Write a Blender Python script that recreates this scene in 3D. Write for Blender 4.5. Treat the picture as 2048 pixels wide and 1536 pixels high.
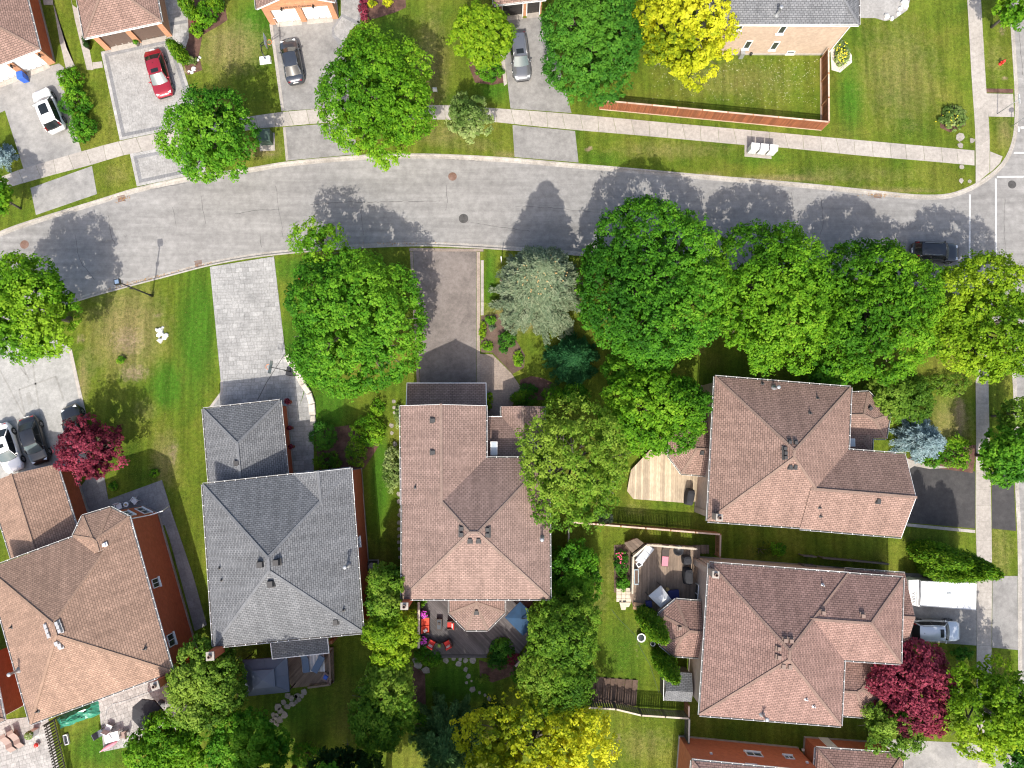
import bpy, math, random
import numpy as np
from mathutils import Vector
for _o in list(bpy.data.objects):
    bpy.data.objects.remove(_o)
SC = bpy.context.scene
COL = SC.collection
R = random.Random(11)
RG = np.random.default_rng(7)
rad = math.radians

# ------------------------------------------------------------------ camera, sky, sun, exposure
FPX, CAMH, NADIR = 1400.0, 66.0, 880.0          # focal length in photo pixels, flying height, row of the nadir
TH = math.atan((NADIR - 768) / FPX)
cam_d = bpy.data.cameras.new('camera')
cam_d.sensor_width = 36.0
cam_d.lens = 36.0 * FPX / 2048
cam_d.clip_end = 5000
cam = bpy.data.objects.new('camera', cam_d)
cam.location = (0, 0, CAMH)
cam.rotation_euler = (TH, 0, 0)
COL.objects.link(cam)
SC.camera = cam
SUN_EL, SUN_AZ = rad(49), rad(5)
world = bpy.data.worlds.new('World')
SC.world = world
world.use_nodes = True
wn = world.node_tree
sky = wn.nodes.new('ShaderNodeTexSky')
sky.sky_type = 'NISHITA'
sky.sun_disc = False
sky.sun_elevation = SUN_EL
sky.sun_rotation = math.pi + SUN_AZ
sky.air_density = 1.0
sky.dust_density = 4.0
sky.ozone_density = 1.0
bg = wn.nodes['Background']
bg.inputs['Strength'].default_value = 0.15
wn.links.new(sky.outputs['Color'], bg.inputs['Color'])
sun_d = bpy.data.lights.new('sun', 'SUN')
sun_d.energy = 3.3
sun_d.angle = rad(0.5)
sun_d.color = (1.0, 0.94, 0.84)
sun = bpy.data.objects.new('sun', sun_d)
sun.rotation_euler = (math.pi / 2 - SUN_EL, 0, -SUN_AZ)
sun.location = (0, -40, 80)
COL.objects.link(sun)
SC.view_settings.view_transform = 'Standard'
SC.view_settings.look = 'None'
SC.view_settings.gamma = 1.0
SC.view_settings.use_curve_mapping = False
SC.view_settings.exposure = 0.86
SC.cycles.max_bounces = 4
SC.cycles.diffuse_bounces = 3
SC.cycles.glossy_bounces = 2
SC.cycles.transmission_bounces = 2
SC.cycles.filter_width = 1.15
SC.cycles.transparent_max_bounces = 8

# ------------------------------------------------------------------ helpers
ct, st = math.cos(TH), math.sin(TH)
def ray(px, py):
    a, b = (px - 1024) / FPX, (768 - py) / FPX
    return Vector((a, b * ct + st, b * st - ct))
def P(px, py, z=0.0):
    """point of the place at height z that the photo shows at that pixel"""
    d = ray(px, py)
    t = (CAMH - z) / -d.z
    return Vector((d.x * t, d.y * t, z))
def PP(pts, z=0.0):
    return [P(x, y, z) for x, y in pts]
def xy(pts, z=0.0):
    return [(p.x, p.y) for p in PP(pts, z)]
def on_wall(px, py, a, b):
    d = ray(px, py)
    n = Vector((b[1] - a[1], a[0] - b[0]))
    t = (n.x * a[0] + n.y * a[1]) / (n.x * d.x + n.y * d.y)
    return Vector((d.x * t, d.y * t, CAMH + d.z * t))
ORG = {}
def org(o):
    return ORG.get(o.as_pointer(), Vector((0, 0, 0))) if o else Vector((0, 0, 0))
def tag(o, label=None, cat=None, group=None, kind=None):
    if label: o['label'] = label
    if cat: o['category'] = cat
    if group: o['group'] = group
    if kind: o['kind'] = kind
    return o
def thing(name, label, cat, loc=(0, 0, 0), rz=0.0, group=None):
    o = bpy.data.objects.new(name, None)
    o.empty_display_size = 0.3
    o.location = loc
    o.rotation_euler = (0, 0, rz)
    COL.objects.link(o)
    ORG[o.as_pointer()] = Vector(loc)
    return tag(o, label, cat, group)
def struct(name, label=None):
    o = bpy.data.objects.new(name, None)
    COL.objects.link(o)
    return tag(o, label, None, None, 'structure')
def copy_tree(o, parent=None):
    c = o.copy()
    COL.objects.link(c)
    c.parent = parent
    for ch in o.children:
        copy_tree(ch, c)
    return c
def place(o, p, rz=0.0):
    o.location = p
    o.rotation_euler = (0, 0, rz)
    return o
class MB:
    """collects shapes, then links them as one mesh object"""
    def __init__(s):
        s.v, s.f, s.uv, s.mi = [], [], [], []
    def add(s, vs, fs, m=0, uvs=None):
        o = len(s.v)
        s.v += [tuple(v) for v in vs]
        for i, f in enumerate(fs):
            s.f.append(tuple(o + k for k in f))
            s.mi.append(m)
            s.uv.append(uvs[i] if uvs else None)
        return s
    def box(s, c, d, rz=0.0, m=0, top=1.0):
        x, y, z = d[0] / 2, d[1] / 2, d[2] / 2
        ca, sa = math.cos(rz), math.sin(rz)
        vs = []
        for k, (a, b, e) in enumerate(((-1, -1, -1), (1, -1, -1), (1, 1, -1), (-1, 1, -1), (-1, -1, 1), (1, -1, 1), (1, 1, 1), (-1, 1, 1))):
            q = top if e > 0 else 1.0
            u, w = a * x * q, b * y * q
            vs.append((c[0] + u * ca - w * sa, c[1] + u * sa + w * ca, c[2] + e * z))
        return s.add(vs, [(0, 3, 2, 1), (4, 5, 6, 7), (0, 1, 5, 4), (1, 2, 6, 5), (2, 3, 7, 6), (3, 0, 4, 7)], m)
    def bar(s, a, b, w, h, m=0, up=(0, 0, 1)):
        a, b = Vector(a), Vector(b)
        d = (b - a).normalized()
        u = Vector(up)
        if abs(d.dot(u)) > 0.98: u = Vector((0, 1, 0))
        r = d.cross(u).normalized() * (w / 2)
        u = r.cross(d).normalized() * (h / 2)
        vs = [a - r - u, a + r - u, a + r + u, a - r + u, b - r - u, b + r - u, b + r + u, b - r + u]
        return s.add(vs, [(0, 1, 2, 3), (7, 6, 5, 4), (4, 5, 1, 0), (5, 6, 2, 1), (6, 7, 3, 2), (7, 4, 0, 3)], m)
    def prism(s, poly, z0, z1, m=0, bot=True):
        n = len(poly)
        vs = [(p[0], p[1], z0) for p in poly] + [(p[0], p[1], z1) for p in poly]
        if area(poly) < 0:
            fs = [tuple(range(2 * n - 1, n - 1, -1))] + [(i + n, (i + 1) % n + n, (i + 1) % n, i) for i in range(n)]
        else:
            fs = [tuple(range(n, 2 * n))] + [(i, (i + 1) % n, (i + 1) % n + n, i + n) for i in range(n)]
        return s.add(vs, fs, m)
    def tube(s, pts, r, n=8, m=0, cap=True):
        pts = [Vector(p) for p in pts]
        rs = r if isinstance(r, (list, tuple)) else [r] * len(pts)
        vs, fs = [], []
        for i, p in enumerate(pts):
            d = (pts[min(i + 1, len(pts) - 1)] - pts[max(i - 1, 0)]).normalized()
            u = Vector((0, 0, 1)) if abs(d.z) < 0.95 else Vector((1, 0, 0))
            a = d.cross(u).normalized()
            b = a.cross(d)
            for k in range(n):
                t = 2 * math.pi * k / n
                vs.append(p + a * (math.cos(t) * rs[i]) + b * (math.sin(t) * rs[i]))
        for i in range(len(pts) - 1):
            for k in range(n):
                fs.append((i * n + k, i * n + (k + 1) % n, (i + 1) * n + (k + 1) % n, (i + 1) * n + k))
        if cap:
            fs.append(tuple(range(n - 1, -1, -1)))
            fs.append(tuple(range((len(pts) - 1) * n, len(pts) * n)))
        return s.add(vs, fs, m)
    def lathe(s, c, prof, n=16, m=0, sx=1.0, sy=1.0):
        vs, fs = [], []
        for r, z in prof:
            for k in range(n):
                t = 2 * math.pi * k / n
                vs.append((c[0] + r * sx * math.cos(t), c[1] + r * sy * math.sin(t), c[2] + z))
        for i in range(len(prof) - 1):
            for k in range(n):
                fs.append((i * n + k, i * n + (k + 1) % n, (i + 1) * n + (k + 1) % n, (i + 1) * n + k))
        fs.append(tuple(range(n - 1, -1, -1)))
        fs.append(tuple(range((len(prof) - 1) * n, len(prof) * n)))
        return s.add(vs, fs, m)
    def build(s, name, mat, parent=None, smooth=False, loc=None):
        me = bpy.data.meshes.new(name)
        o3 = org(parent) if loc is None else Vector(loc)
        me.from_pydata([(v[0] - o3.x, v[1] - o3.y, v[2] - o3.z) for v in s.v], [], s.f)
        for mm in (mat if isinstance(mat, (list, tuple)) else [mat]):
            me.materials.append(M[mm] if isinstance(mm, str) else mm)
        if any(s.mi): me.polygons.foreach_set('material_index', s.mi)
        if any(u is not None for u in s.uv):
            lay = me.uv_layers.new(name='UVMap')
            flat = []
            for f, u in zip(s.f, s.uv):
                for k in range(len(f)):
                    flat += list(u[k]) if u is not None else [0.0, 0.0]
            lay.data.foreach_set('uv', flat)
        if smooth: me.polygons.foreach_set('use_smooth', [True] * len(me.polygons))
        me.update()
        o = bpy.data.objects.new(name, me)
        COL.objects.link(o)
        if parent is not None:
            o.parent = parent
            ORG[o.as_pointer()] = org(parent)
            if loc is not None:
                o.location = Vector(loc) - org(parent)
        elif loc is not None:
            o.location = loc
            ORG[o.as_pointer()] = Vector(loc)
        return o
def inst(o, loc, rz=0.0, parent=None, rot=None, sc=None):
    """another object with the same mesh; loc is in the world"""
    c = o.copy()
    COL.objects.link(c)
    c.parent = parent
    c.location = Vector(loc) - org(parent)
    c.rotation_euler = rot if rot else (0, 0, rz)
    if sc: c.scale = sc
    return c
def area(p):
    return 0.5 * sum(p[i][0] * p[(i + 1) % len(p)][1] - p[(i + 1) % len(p)][0] * p[i][1] for i in range(len(p)))
def ccw(p):
    p = [(q[0], q[1]) for q in p]
    return p if area(p) > 0 else p[::-1]
def clip_half(poly, a, b, c):
    """keep a*x+b*y+c >= 0"""
    out = []
    for i in range(len(poly)):
        p, q = poly[i], poly[(i + 1) % len(poly)]
        dp, dq = a * p[0] + b * p[1] + c, a * q[0] + b * q[1] + c
        if dp >= 0: out.append(p)
        if (dp >= 0) != (dq >= 0):
            t = dp / (dp - dq)
            out.append((p[0] + (q[0] - p[0]) * t, p[1] + (q[1] - p[1]) * t))
    return out
def clip_rect(poly, cx, cy, w, h, ang=0.0):
    ca, sa = math.cos(ang), math.sin(ang)
    for nx, ny, d in ((ca, sa, w / 2), (-ca, -sa, w / 2), (-sa, ca, h / 2), (sa, -ca, h / 2)):
        poly = clip_half(poly, -nx, -ny, d + nx * cx + ny * cy)
        if len(poly) < 3: return []
    return poly
def dedupe(p, e=0.004):
    out = []
    for q in p:
        if not out or math.hypot(q[0] - out[-1][0], q[1] - out[-1][1]) > e: out.append(q)
    if len(out) > 1 and math.hypot(out[0][0] - out[-1][0], out[0][1] - out[-1][1]) <= e: out.pop()
    return out
def inset(poly, d):
    """move every edge of a ccw polygon inwards by d (one number or one for each edge)"""
    n = len(poly)
    ds = d if isinstance(d, (list, tuple)) else [d] * n
    L = []
    for i in range(n):
        a, b = poly[i], poly[(i + 1) % n]
        l = math.hypot(b[0] - a[0], b[1] - a[1])
        nx, ny = -(b[1] - a[1]) / l, (b[0] - a[0]) / l
        L.append((nx, ny, nx * a[0] + ny * a[1] + ds[i]))
    out = []
    for i in range(n):
        a, b = L[i - 1], L[i]
        D = a[0] * b[1] - a[1] * b[0]
        if abs(D) < 1e-5:
            out.append((poly[i][0] + b[0] * ds[i], poly[i][1] + b[1] * ds[i]))
        else:
            out.append(((a[2] * b[1] - b[2] * a[1]) / D, (a[0] * b[2] - b[0] * a[2]) / D))
    return out
def inside(poly, x, y):
    c = False
    for i in range(len(poly)):
        a, b = poly[i], poly[i - 1]
        if (a[1] > y) != (b[1] > y) and x < (b[0] - a[0]) * (y - a[1]) / (b[1] - a[1]) + a[0]: c = not c
    return c
def spline(pts, step):
    """Catmull-Rom through the points, resampled at equal steps"""
    pts = [Vector(p) for p in pts]
    q = [pts[0] * 2 - pts[1]] + pts + [pts[-1] * 2 - pts[-2]]
    d = []
    for i in range(1, len(q) - 2):
        for k in range(12):
            t = k / 12
            d.append(0.5 * ((2 * q[i]) + (q[i + 1] - q[i - 1]) * t + (2 * q[i - 1] - 5 * q[i] + 4 * q[i + 1] - q[i + 2]) * t * t + (3 * q[i] - q[i - 1] - 3 * q[i + 1] + q[i + 2]) * t ** 3))
    d.append(pts[-1])
    out, acc = [d[0]], 0.0
    for i in range(1, len(d)):
        seg = (d[i] - d[i - 1]).length
        while acc + seg >= step:
            t = (step - acc) / seg
            d[i - 1] = d[i - 1].lerp(d[i], t)
            out.append(d[i - 1].copy())
            seg = (d[i] - d[i - 1]).length
            acc = 0.0
        acc += seg
    out.append(d[-1])
    return out

def lettering(name, body, size, mat, parent, loc, rot, extrude=.006, align='CENTER'):
    """words as flat raised letters: a text curve turned into a mesh part"""
    fc = bpy.data.curves.new(name, 'FONT')
    fc.body = body; fc.size = size; fc.extrude = extrude; fc.align_x = align
    t = bpy.data.objects.new(name, fc)
    COL.objects.link(t)
    me = bpy.data.meshes.new_from_object(t.evaluated_get(bpy.context.evaluated_depsgraph_get()))
    bpy.data.objects.remove(t)
    me.materials.clear()
    me.materials.append(M[mat])
    o = bpy.data.objects.new(name, me)
    COL.objects.link(o)
    o.parent = parent
    o.location = Vector(loc) - org(parent)
    o.rotation_euler = rot
    return o

# ------------------------------------------------------------------ materials
M = {}
def nodes(name):
    m = bpy.data.materials.new(name)
    m.use_nodes = True
    M[name] = m
    return m, m.node_tree.nodes, m.node_tree.links, m.node_tree.nodes['Principled BSDF']
def noise(n, l, vec, scale, detail=3.0, rough=0.6):
    t = n.new('ShaderNodeTexNoise')
    t.inputs['Scale'].default_value = scale
    t.inputs['Detail'].default_value = detail
    t.inputs['Roughness'].default_value = rough
    if vec is not None: l.new(vec, t.inputs['Vector'])
    return t.outputs['Fac']
def ramp(n, l, fac, stops):
    r = n.new('ShaderNodeValToRGB')
    while len(r.color_ramp.elements) < len(stops): r.color_ramp.elements.new(0.5)
    for e, (p, c) in zip(r.color_ramp.elements, stops):
        e.position = p
        e.color = (c, c, c, 1) if isinstance(c, (int, float)) else (*c, 1)
    l.new(fac, r.inputs['Fac'])
    return r.outputs['Color']
def mix(n, l, fac, a, b, mode='MIX'):
    x = n.new('ShaderNodeMix')
    x.data_type = 'RGBA'
    x.blend_type = mode
    for sock, v in ((x.inputs['Factor'], fac), (x.inputs[6], a), (x.inputs[7], b)):
        if isinstance(v, (int, float)):
            sock.default_value = v
        elif isinstance(v, tuple):
            sock.default_value = (*v, 1)
        else:
            l.new(v, sock)
    return x.outputs[2]
def pos(n):
    return n.new('ShaderNodeNewGeometry').outputs['Position']
def bump(n, l, b, h, strength=0.3, dist=0.02):
    x = n.new('ShaderNodeBump')
    x.inputs['Strength'].default_value = strength
    x.inputs['Distance'].default_value = dist
    l.new(h, x.inputs['Height'])
    l.new(x.outputs['Normal'], b.inputs['Normal'])
def plain(name, c, rough=0.6, metal=0.0, var=0.12, scale=6.0, emit=None, coat=0.0, spec=0.5):
    m, n, l, b = nodes(name)
    v = n.new('ShaderNodeTexCoord').outputs['Object']
    f = noise(n, l, v, scale)
    col = mix(n, l, f, tuple(x * (1 - var) for x in c), tuple(min(1, x * (1 + var)) for x in c))
    l.new(col, b.inputs['Base Color'])
    b.inputs['Roughness'].default_value = rough
    b.inputs['Metallic'].default_value = metal
    b.inputs['Specular IOR Level'].default_value = spec
    if coat:
        b.inputs['Coat Weight'].default_value = coat
        b.inputs['Coat Roughness'].default_value = 0.08
    return m
def mottled(name, c1, c2, c3, s1=0.35, s2=8.0, s3=60.0, rough=0.85, bmp=0.25, rnd=0.0):
    """stone, concrete, asphalt: large stains, small mottling, grain; rnd adds a tone of its own to each object"""
    m, n, l, b = nodes(name)
    p = pos(n)
    a = noise(n, l, p, s1, 5, 0.65)
    c = ramp(n, l, a, [(0.32, c1), (0.52, c2), (0.72, c3)])
    g = noise(n, l, p, s2, 4, 0.7)
    c = mix(n, l, 0.55, c, ramp(n, l, g, [(0.3, 0.62), (0.7, 1.25)]), 'MULTIPLY')
    k = noise(n, l, p, s3, 2, 0.8)
    c = mix(n, l, 0.5, c, ramp(n, l, k, [(0.3, 0.6), (0.7, 1.35)]), 'MULTIPLY')
    if rnd:
        r = n.new('ShaderNodeObjectInfo').outputs['Random']
        c = mix(n, l, 1.0, c, ramp(n, l, r, [(0.0, 1 - rnd), (1.0, 1 + rnd)]), 'MULTIPLY')
    l.new(c, b.inputs['Base Color'])
    b.inputs['Roughness'].default_value = rough
    b.inputs['Specular IOR Level'].default_value = 0.25
    bump(n, l, b, k, bmp, 0.01)
    return m
def shingle(name, c1, c2, slot, streak=0.35, w=0.34, h=0.18, mort=0.022):
    m, n, l, b = nodes(name)
    uv = n.new('ShaderNodeUVMap').outputs['UV']
    t = n.new('ShaderNodeTexBrick')
    t.offset = 0.5
    t.inputs['Color1'].default_value = (*c1, 1)
    t.inputs['Color2'].default_value = (*c2, 1)
    t.inputs['Mortar'].default_value = (*slot, 1)
    t.inputs['Scale'].default_value = 1.0
    t.inputs['Mortar Size'].default_value = mort
    t.inputs['Mortar Smooth'].default_value = 0.2
    t.inputs['Bias'].default_value = -0.1
    t.inputs['Brick Width'].default_value = w
    t.inputs['Row Height'].default_value = h
    l.new(uv, t.inputs['Vector'])
    p = pos(n)
    big = noise(n, l, p, 0.5, 4, 0.6)
    c = mix(n, l, streak, t.outputs['Color'], ramp(n, l, big, [(0.3, 0.72), (0.7, 1.25)]), 'MULTIPLY')
    mp = n.new('ShaderNodeMapping')
    mp.inputs['Scale'].default_value = (1.6, 0.16, 1)
    l.new(uv, mp.inputs['Vector'])
    sk = noise(n, l, mp.outputs['Vector'], 1.0, 4, 0.7)
    c = mix(n, l, 0.7, c, ramp(n, l, sk, [(0.35, 0.76), (0.65, 1.18)]), 'MULTIPLY')
    gr = noise(n, l, p, 7.0, 3, 0.8)
    c = mix(n, l, 0.6, c, ramp(n, l, gr, [(0.3, 0.72), (0.7, 1.28)]), 'MULTIPLY')
    l.new(c, b.inputs['Base Color'])
    b.inputs['Roughness'].default_value = 0.9
    b.inputs['Specular IOR Level'].default_value = 0.2
    bump(n, l, b, t.outputs['Fac'], -0.6, 0.012)
    return m
def brickwall(name, c1, c2, mortar):
    m, n, l, b = nodes(name)
    uv = n.new('ShaderNodeUVMap').outputs['UV']
    t = n.new('ShaderNodeTexBrick')
    t.inputs['Color1'].default_value = (*c1, 1)
    t.inputs['Color2'].default_value = (*c2, 1)
    t.inputs['Mortar'].default_value = (*mortar, 1)
    t.inputs['Scale'].default_value = 1.0
    t.inputs['Mortar Size'].default_value = 0.006
    t.inputs['Brick Width'].default_value = 0.25
    t.inputs['Row Height'].default_value = 0.08
    l.new(uv, t.inputs['Vector'])
    g = noise(n, l, pos(n), 2.5, 4, 0.7)
    c = mix(n, l, 0.6, t.outputs['Color'], ramp(n, l, g, [(0.3, 0.75), (0.7, 1.2)]), 'MULTIPLY')
    l.new(c, b.inputs['Base Color'])
    b.inputs['Roughness'].default_value = 0.9
    bump(n, l, b, t.outputs['Fac'], -0.5, 0.008)
    return m
def wood(name, c1, c2, along=(1, 12, 1), scale=3.0, rnd=0.25, rough=0.8):
    m, n, l, b = nodes(name)
    tc = n.new('ShaderNodeTexCoord').outputs['Object']
    mp = n.new('ShaderNodeMapping')
    mp.inputs['Scale'].default_value = along
    l.new(tc, mp.inputs['Vector'])
    f = noise(n, l, mp.outputs['Vector'], scale, 4, 0.6)
    c = ramp(n, l, f, [(0.3, c1), (0.7, c2)])
    g = noise(n, l, pos(n), 1.1, 4, 0.7)
    c = mix(n, l, 0.6, c, ramp(n, l, g, [(0.3, 0.7), (0.7, 1.25)]), 'MULTIPLY')
    r = n.new('ShaderNodeObjectInfo').outputs['Random']
    c = mix(n, l, 1.0, c, ramp(n, l, r, [(0.0, 1 - rnd), (1.0, 1 + rnd)]), 'MULTIPLY')
    l.new(c, b.inputs['Base Color'])
    b.inputs['Roughness'].default_value = rough
    bump(n, l, b, f, 0.3, 0.006)
    return m
def leaf(name, c1, c2, c3, trans=0.42, rough=0.6):
    """c1..c3: the leaf colours of the plant, mixed by a random tone for each spray and leaf"""
    m, n, l, b = nodes(name)
    at = n.new('ShaderNodeAttribute')
    at.attribute_name = 'tone'
    c = ramp(n, l, at.outputs['Fac'], [(0.1, c1), (0.5, c2), (0.92, c3)])
    l.new(c, b.inputs['Base Color'])
    b.inputs['Roughness'].default_value = rough
    b.inputs['Specular IOR Level'].default_value = 0.12
    tr = n.new('ShaderNodeBsdfTranslucent')
    l.new(mix(n, l, 1.0, c, (1.25, 1.15, 0.6), 'MULTIPLY'), tr.inputs['Color'])
    ms = n.new('ShaderNodeMixShader')
    ms.inputs['Fac'].default_value = trans
    l.new(b.outputs['BSDF'], ms.inputs[1])
    l.new(tr.outputs['BSDF'], ms.inputs[2])
    l.new(ms.outputs['Shader'], n['Material Output'].inputs['Surface'])
    return m
def glass(name, c, rough=0.08, spec=0.9):
    m, n, l, b = nodes(name)
    b.inputs['Base Color'].default_value = (*c, 1)
    b.inputs['Roughness'].default_value = rough
    b.inputs['Specular IOR Level'].default_value = spec
    b.inputs['Coat Weight'].default_value = 0.15
    b.inputs['Coat Roughness'].default_value = 0.03
    return m

# lawn: green, lush, dry and bare tones follow soft patches stored on the sheet and broken up by noise
def lawn_mat():
    m, n, l, b = nodes('lawn')
    p = pos(n)
    def attr(a):
        x = n.new('ShaderNodeAttribute')
        x.attribute_name = a
        return x.outputs['Fac']
    def wob(a, scale, amt):
        s = n.new('ShaderNodeMath'); s.operation = 'MULTIPLY_ADD'
        l.new(noise(n, l, p, scale, 5, 0.75), s.inputs[0])
        s.inputs[1].default_value = amt
        l.new(a, s.inputs[2])
        t = n.new('ShaderNodeMath'); t.operation = 'SUBTRACT'
        l.new(s.outputs[0], t.inputs[0])
        t.inputs[1].default_value = amt / 2
        return t.outputs[0]
    base = ramp(n, l, noise(n, l, p, 0.22, 4, 0.6), [(0.3, (0.055, 0.102, 0.009)), (0.5, (0.094, 0.130, 0.013)), (0.7, (0.140, 0.150, 0.024))])
    base = mix(n, l, ramp(n, l, wob(attr('lush'), 0.9, 0.5), [(0.25, 0.0), (0.75, 1.0)]), base, (0.046, 0.116, 0.009))
    base = mix(n, l, ramp(n, l, wob(attr('dry'), 1.6, 0.9), [(0.3, 0.0), (0.95, 1.0)]), base, (0.185, 0.158, 0.062))
    base = mix(n, l, ramp(n, l, wob(attr('bare'), 2.6, 1.1), [(0.45, 0.0), (0.85, 1.0)]), base, (0.24, 0.185, 0.115))
    # mowing and clumps, blades
    base = mix(n, l, 0.75, base, ramp(n, l, noise(n, l, p, 3.2, 5, 0.8), [(0.3, 0.48), (0.7, 1.5)]), 'MULTIPLY')
    mp = n.new('ShaderNodeMapping')
    mp.inputs['Rotation'].default_value = (0, 0, 0.12)
    mp.inputs['Scale'].default_value = (1.5, 0.1, 1)
    l.new(p, mp.inputs['Vector'])
    base = mix(n, l, 0.75, base, ramp(n, l, noise(n, l, mp.outputs['Vector'], 1.0, 3, 0.6), [(0.38, 0.72), (0.62, 1.2)]), 'MULTIPLY')
    wd = noise(n, l, p, 5.5, 2, 0.5)
    base = mix(n, l, ramp(n, l, wd, [(0.66, 0.0), (0.74, 0.55)]), base, (0.16, 0.19, 0.05))
    k = noise(n, l, p, 16.0, 3, 0.85)
    base = mix(n, l, 0.95, base, ramp(n, l, k, [(0.3, 0.3), (0.7, 1.7)]), 'MULTIPLY')
    l.new(base, b.inputs['Base Color'])
    b.inputs['Roughness'].default_value = 0.95
    b.inputs['Specular IOR Level'].default_value = 0.1
    bump(n, l, b, k, 0.8, 0.05)
lawn_mat()
mottled('soil', (0.075, 0.050, 0.038), (0.115, 0.078, 0.060), (0.15, 0.105, 0.085), 0.8, 9, 30, 0.95, 0.6)
mottled('mulch', (0.06, 0.035, 0.026), (0.115, 0.062, 0.048), (0.17, 0.10, 0.08), 1.2, 12, 34, 0.95, 0.7)
mottled('asphalt', (0.215, 0.208, 0.20), (0.245, 0.238, 0.229), (0.27, 0.263, 0.253), 0.12, 1.6, 45, 0.9, 0.2)
def road_wear():
    """faint streaks and drips along the driving direction"""
    m = M['asphalt']; n, l = m.node_tree.nodes, m.node_tree.links
    b = n['Principled BSDF']
    src = b.inputs['Base Color'].links[0].from_socket
    p = pos(n)
    for sc_, amt, lo, hi in (((.035, .8, 1), .55, .80, 1.15), ((.25, 2.6, 1), .45, .80, 1.16)):
        mp = n.new('ShaderNodeMapping')
        mp.inputs['Scale'].default_value = sc_
        l.new(p, mp.inputs['Vector'])
        src = mix(n, l, amt, src, ramp(n, l, noise(n, l, mp.outputs['Vector'], 1.0, 4, .65), [(.35, lo), (.65, hi)]), 'MULTIPLY')
    sp = noise(n, l, p, 1.3, 3, .6)
    src = mix(n, l, ramp(n, l, sp, [(.70, 0.0), (.78, .5)]), src, (.11, .105, .10))
    l.new(src, b.inputs['Base Color'])
road_wear()
mottled('asphalt_drive', (0.165, 0.160, 0.154), (0.235, 0.228, 0.219), (0.265, 0.257, 0.246), 0.4, 2.2, 40, 0.9, 0.2)
mottled('asphalt_warm', (0.120, 0.104, 0.095), (0.188, 0.163, 0.149), (0.220, 0.192, 0.176), 0.4, 3, 40, 0.9, 0.2)
mottled('asphalt_new', (0.042, 0.041, 0.042), (0.052, 0.050, 0.051), (0.072, 0.069, 0.068), 0.3, 2, 40, 0.85, 0.2)
mottled('concrete', (0.285, 0.262, 0.236), (0.345, 0.317, 0.286), (0.39, 0.36, 0.326), 0.3, 3, 40, 0.9, 0.12, rnd=0.06)
mottled('concrete_drive', (0.21, 0.205, 0.198), (0.27, 0.262, 0.25), (0.34, 0.328, 0.308), 0.35, 1.8, 40, 0.9, 0.15)
mottled('kerb_concrete', (0.27, 0.248, 0.22), (0.345, 0.32, 0.288), (0.42, 0.395, 0.36), 0.8, 6, 40, 0.9, 0.2, rnd=0.08)
mottled('paver_grey', (0.225, 0.225, 0.221), (0.305, 0.303, 0.297), (0.355, 0.351, 0.343), 0.5, 5, 40, 0.88, 0.2, rnd=0.14)
mottled('paver_pale', (0.265, 0.257, 0.247), (0.325, 0.317, 0.305), (0.39, 0.38, 0.367), 0.9, 4, 40, 0.88, 0.2, rnd=0.12)
mottled('paver_dark', (0.17, 0.17, 0.175), (0.20, 0.20, 0.205), (0.235, 0.235, 0.24), 0.9, 5, 40, 0.88, 0.2, rnd=0.1)
mottled('paver_brown', (0.25, 0.20, 0.165), (0.31, 0.25, 0.21), (0.36, 0.30, 0.26), 0.9, 5, 40, 0.88, 0.2, rnd=0.14)
mottled('joint_sand', (0.12, 0.115, 0.105), (0.15, 0.145, 0.135), (0.18, 0.17, 0.16), 1.0, 6, 40, 0.95, 0.2)
mottled('stamped', (0.26, 0.258, 0.246), (0.305, 0.302, 0.288), (0.35, 0.346, 0.33), 0.5, 2.4, 40, 0.85, 0.15)
mottled('stamped_dark', (0.23, 0.225, 0.21), (0.26, 0.255, 0.24), (0.29, 0.285, 0.27), 0.5, 2.4, 40, 0.85, 0.15)
mottled('stone_pale', (0.42, 0.38, 0.32), (0.52, 0.48, 0.42), (0.62, 0.58, 0.52), 1.0, 5, 30, 0.85, 0.4, rnd=0.12)
mottled('stone_white', (0.62, 0.60, 0.57), (0.72, 0.70, 0.67), (0.80, 0.78, 0.75), 1.0, 5, 30, 0.8, 0.4, rnd=0.08)
mottled('flagstone', (0.22, 0.20, 0.175), (0.30, 0.275, 0.24), (0.36, 0.33, 0.30), 1.2, 5, 30, 0.85, 0.4, rnd=0.18)
mottled('tar', (0.06, 0.059, 0.057), (0.085, 0.083, 0.08), (0.11, 0.107, 0.102), 1.0, 6, 30, 0.7, 0.1)
mottled('rust_iron', (0.13, 0.075, 0.05), (0.18, 0.11, 0.085), (0.22, 0.15, 0.12), 2.0, 12, 50, 0.75, 0.4)
mottled('dark_iron', (0.05, 0.048, 0.046), (0.075, 0.072, 0.07), (0.10, 0.097, 0.094), 2.0, 12, 50, 0.7, 0.4)
mottled('road_paint', (0.42, 0.42, 0.41), (0.54, 0.54, 0.53), (0.64, 0.64, 0.63), 1.5, 6, 30, 0.7, 0.1)
shingle('shingle_brown', (0.279, 0.185, 0.151), (0.209, 0.137, 0.112), (0.094, 0.062, 0.052))
shingle('shingle_rose', (0.275, 0.191, 0.163), (0.209, 0.145, 0.123), (0.113, 0.078, 0.067))
shingle('shingle_tan', (0.315, 0.208, 0.155), (0.230, 0.151, 0.114), (0.134, 0.088, 0.067), 0.3)
shingle('shingle_red', (0.279, 0.178, 0.151), (0.203, 0.128, 0.109), (0.087, 0.055, 0.049))
shingle('shingle_grey', (0.175, 0.180, 0.188), (0.125, 0.130, 0.138), (0.058, 0.060, 0.066), 0.3)
brickwall('brick_red', (0.47, 0.115, 0.044), (0.40, 0.092, 0.034), (0.36, 0.13, 0.07))
brickwall('brick_orange', (0.47, 0.225, 0.115), (0.40, 0.175, 0.09), (0.45, 0.30, 0.21))
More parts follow.
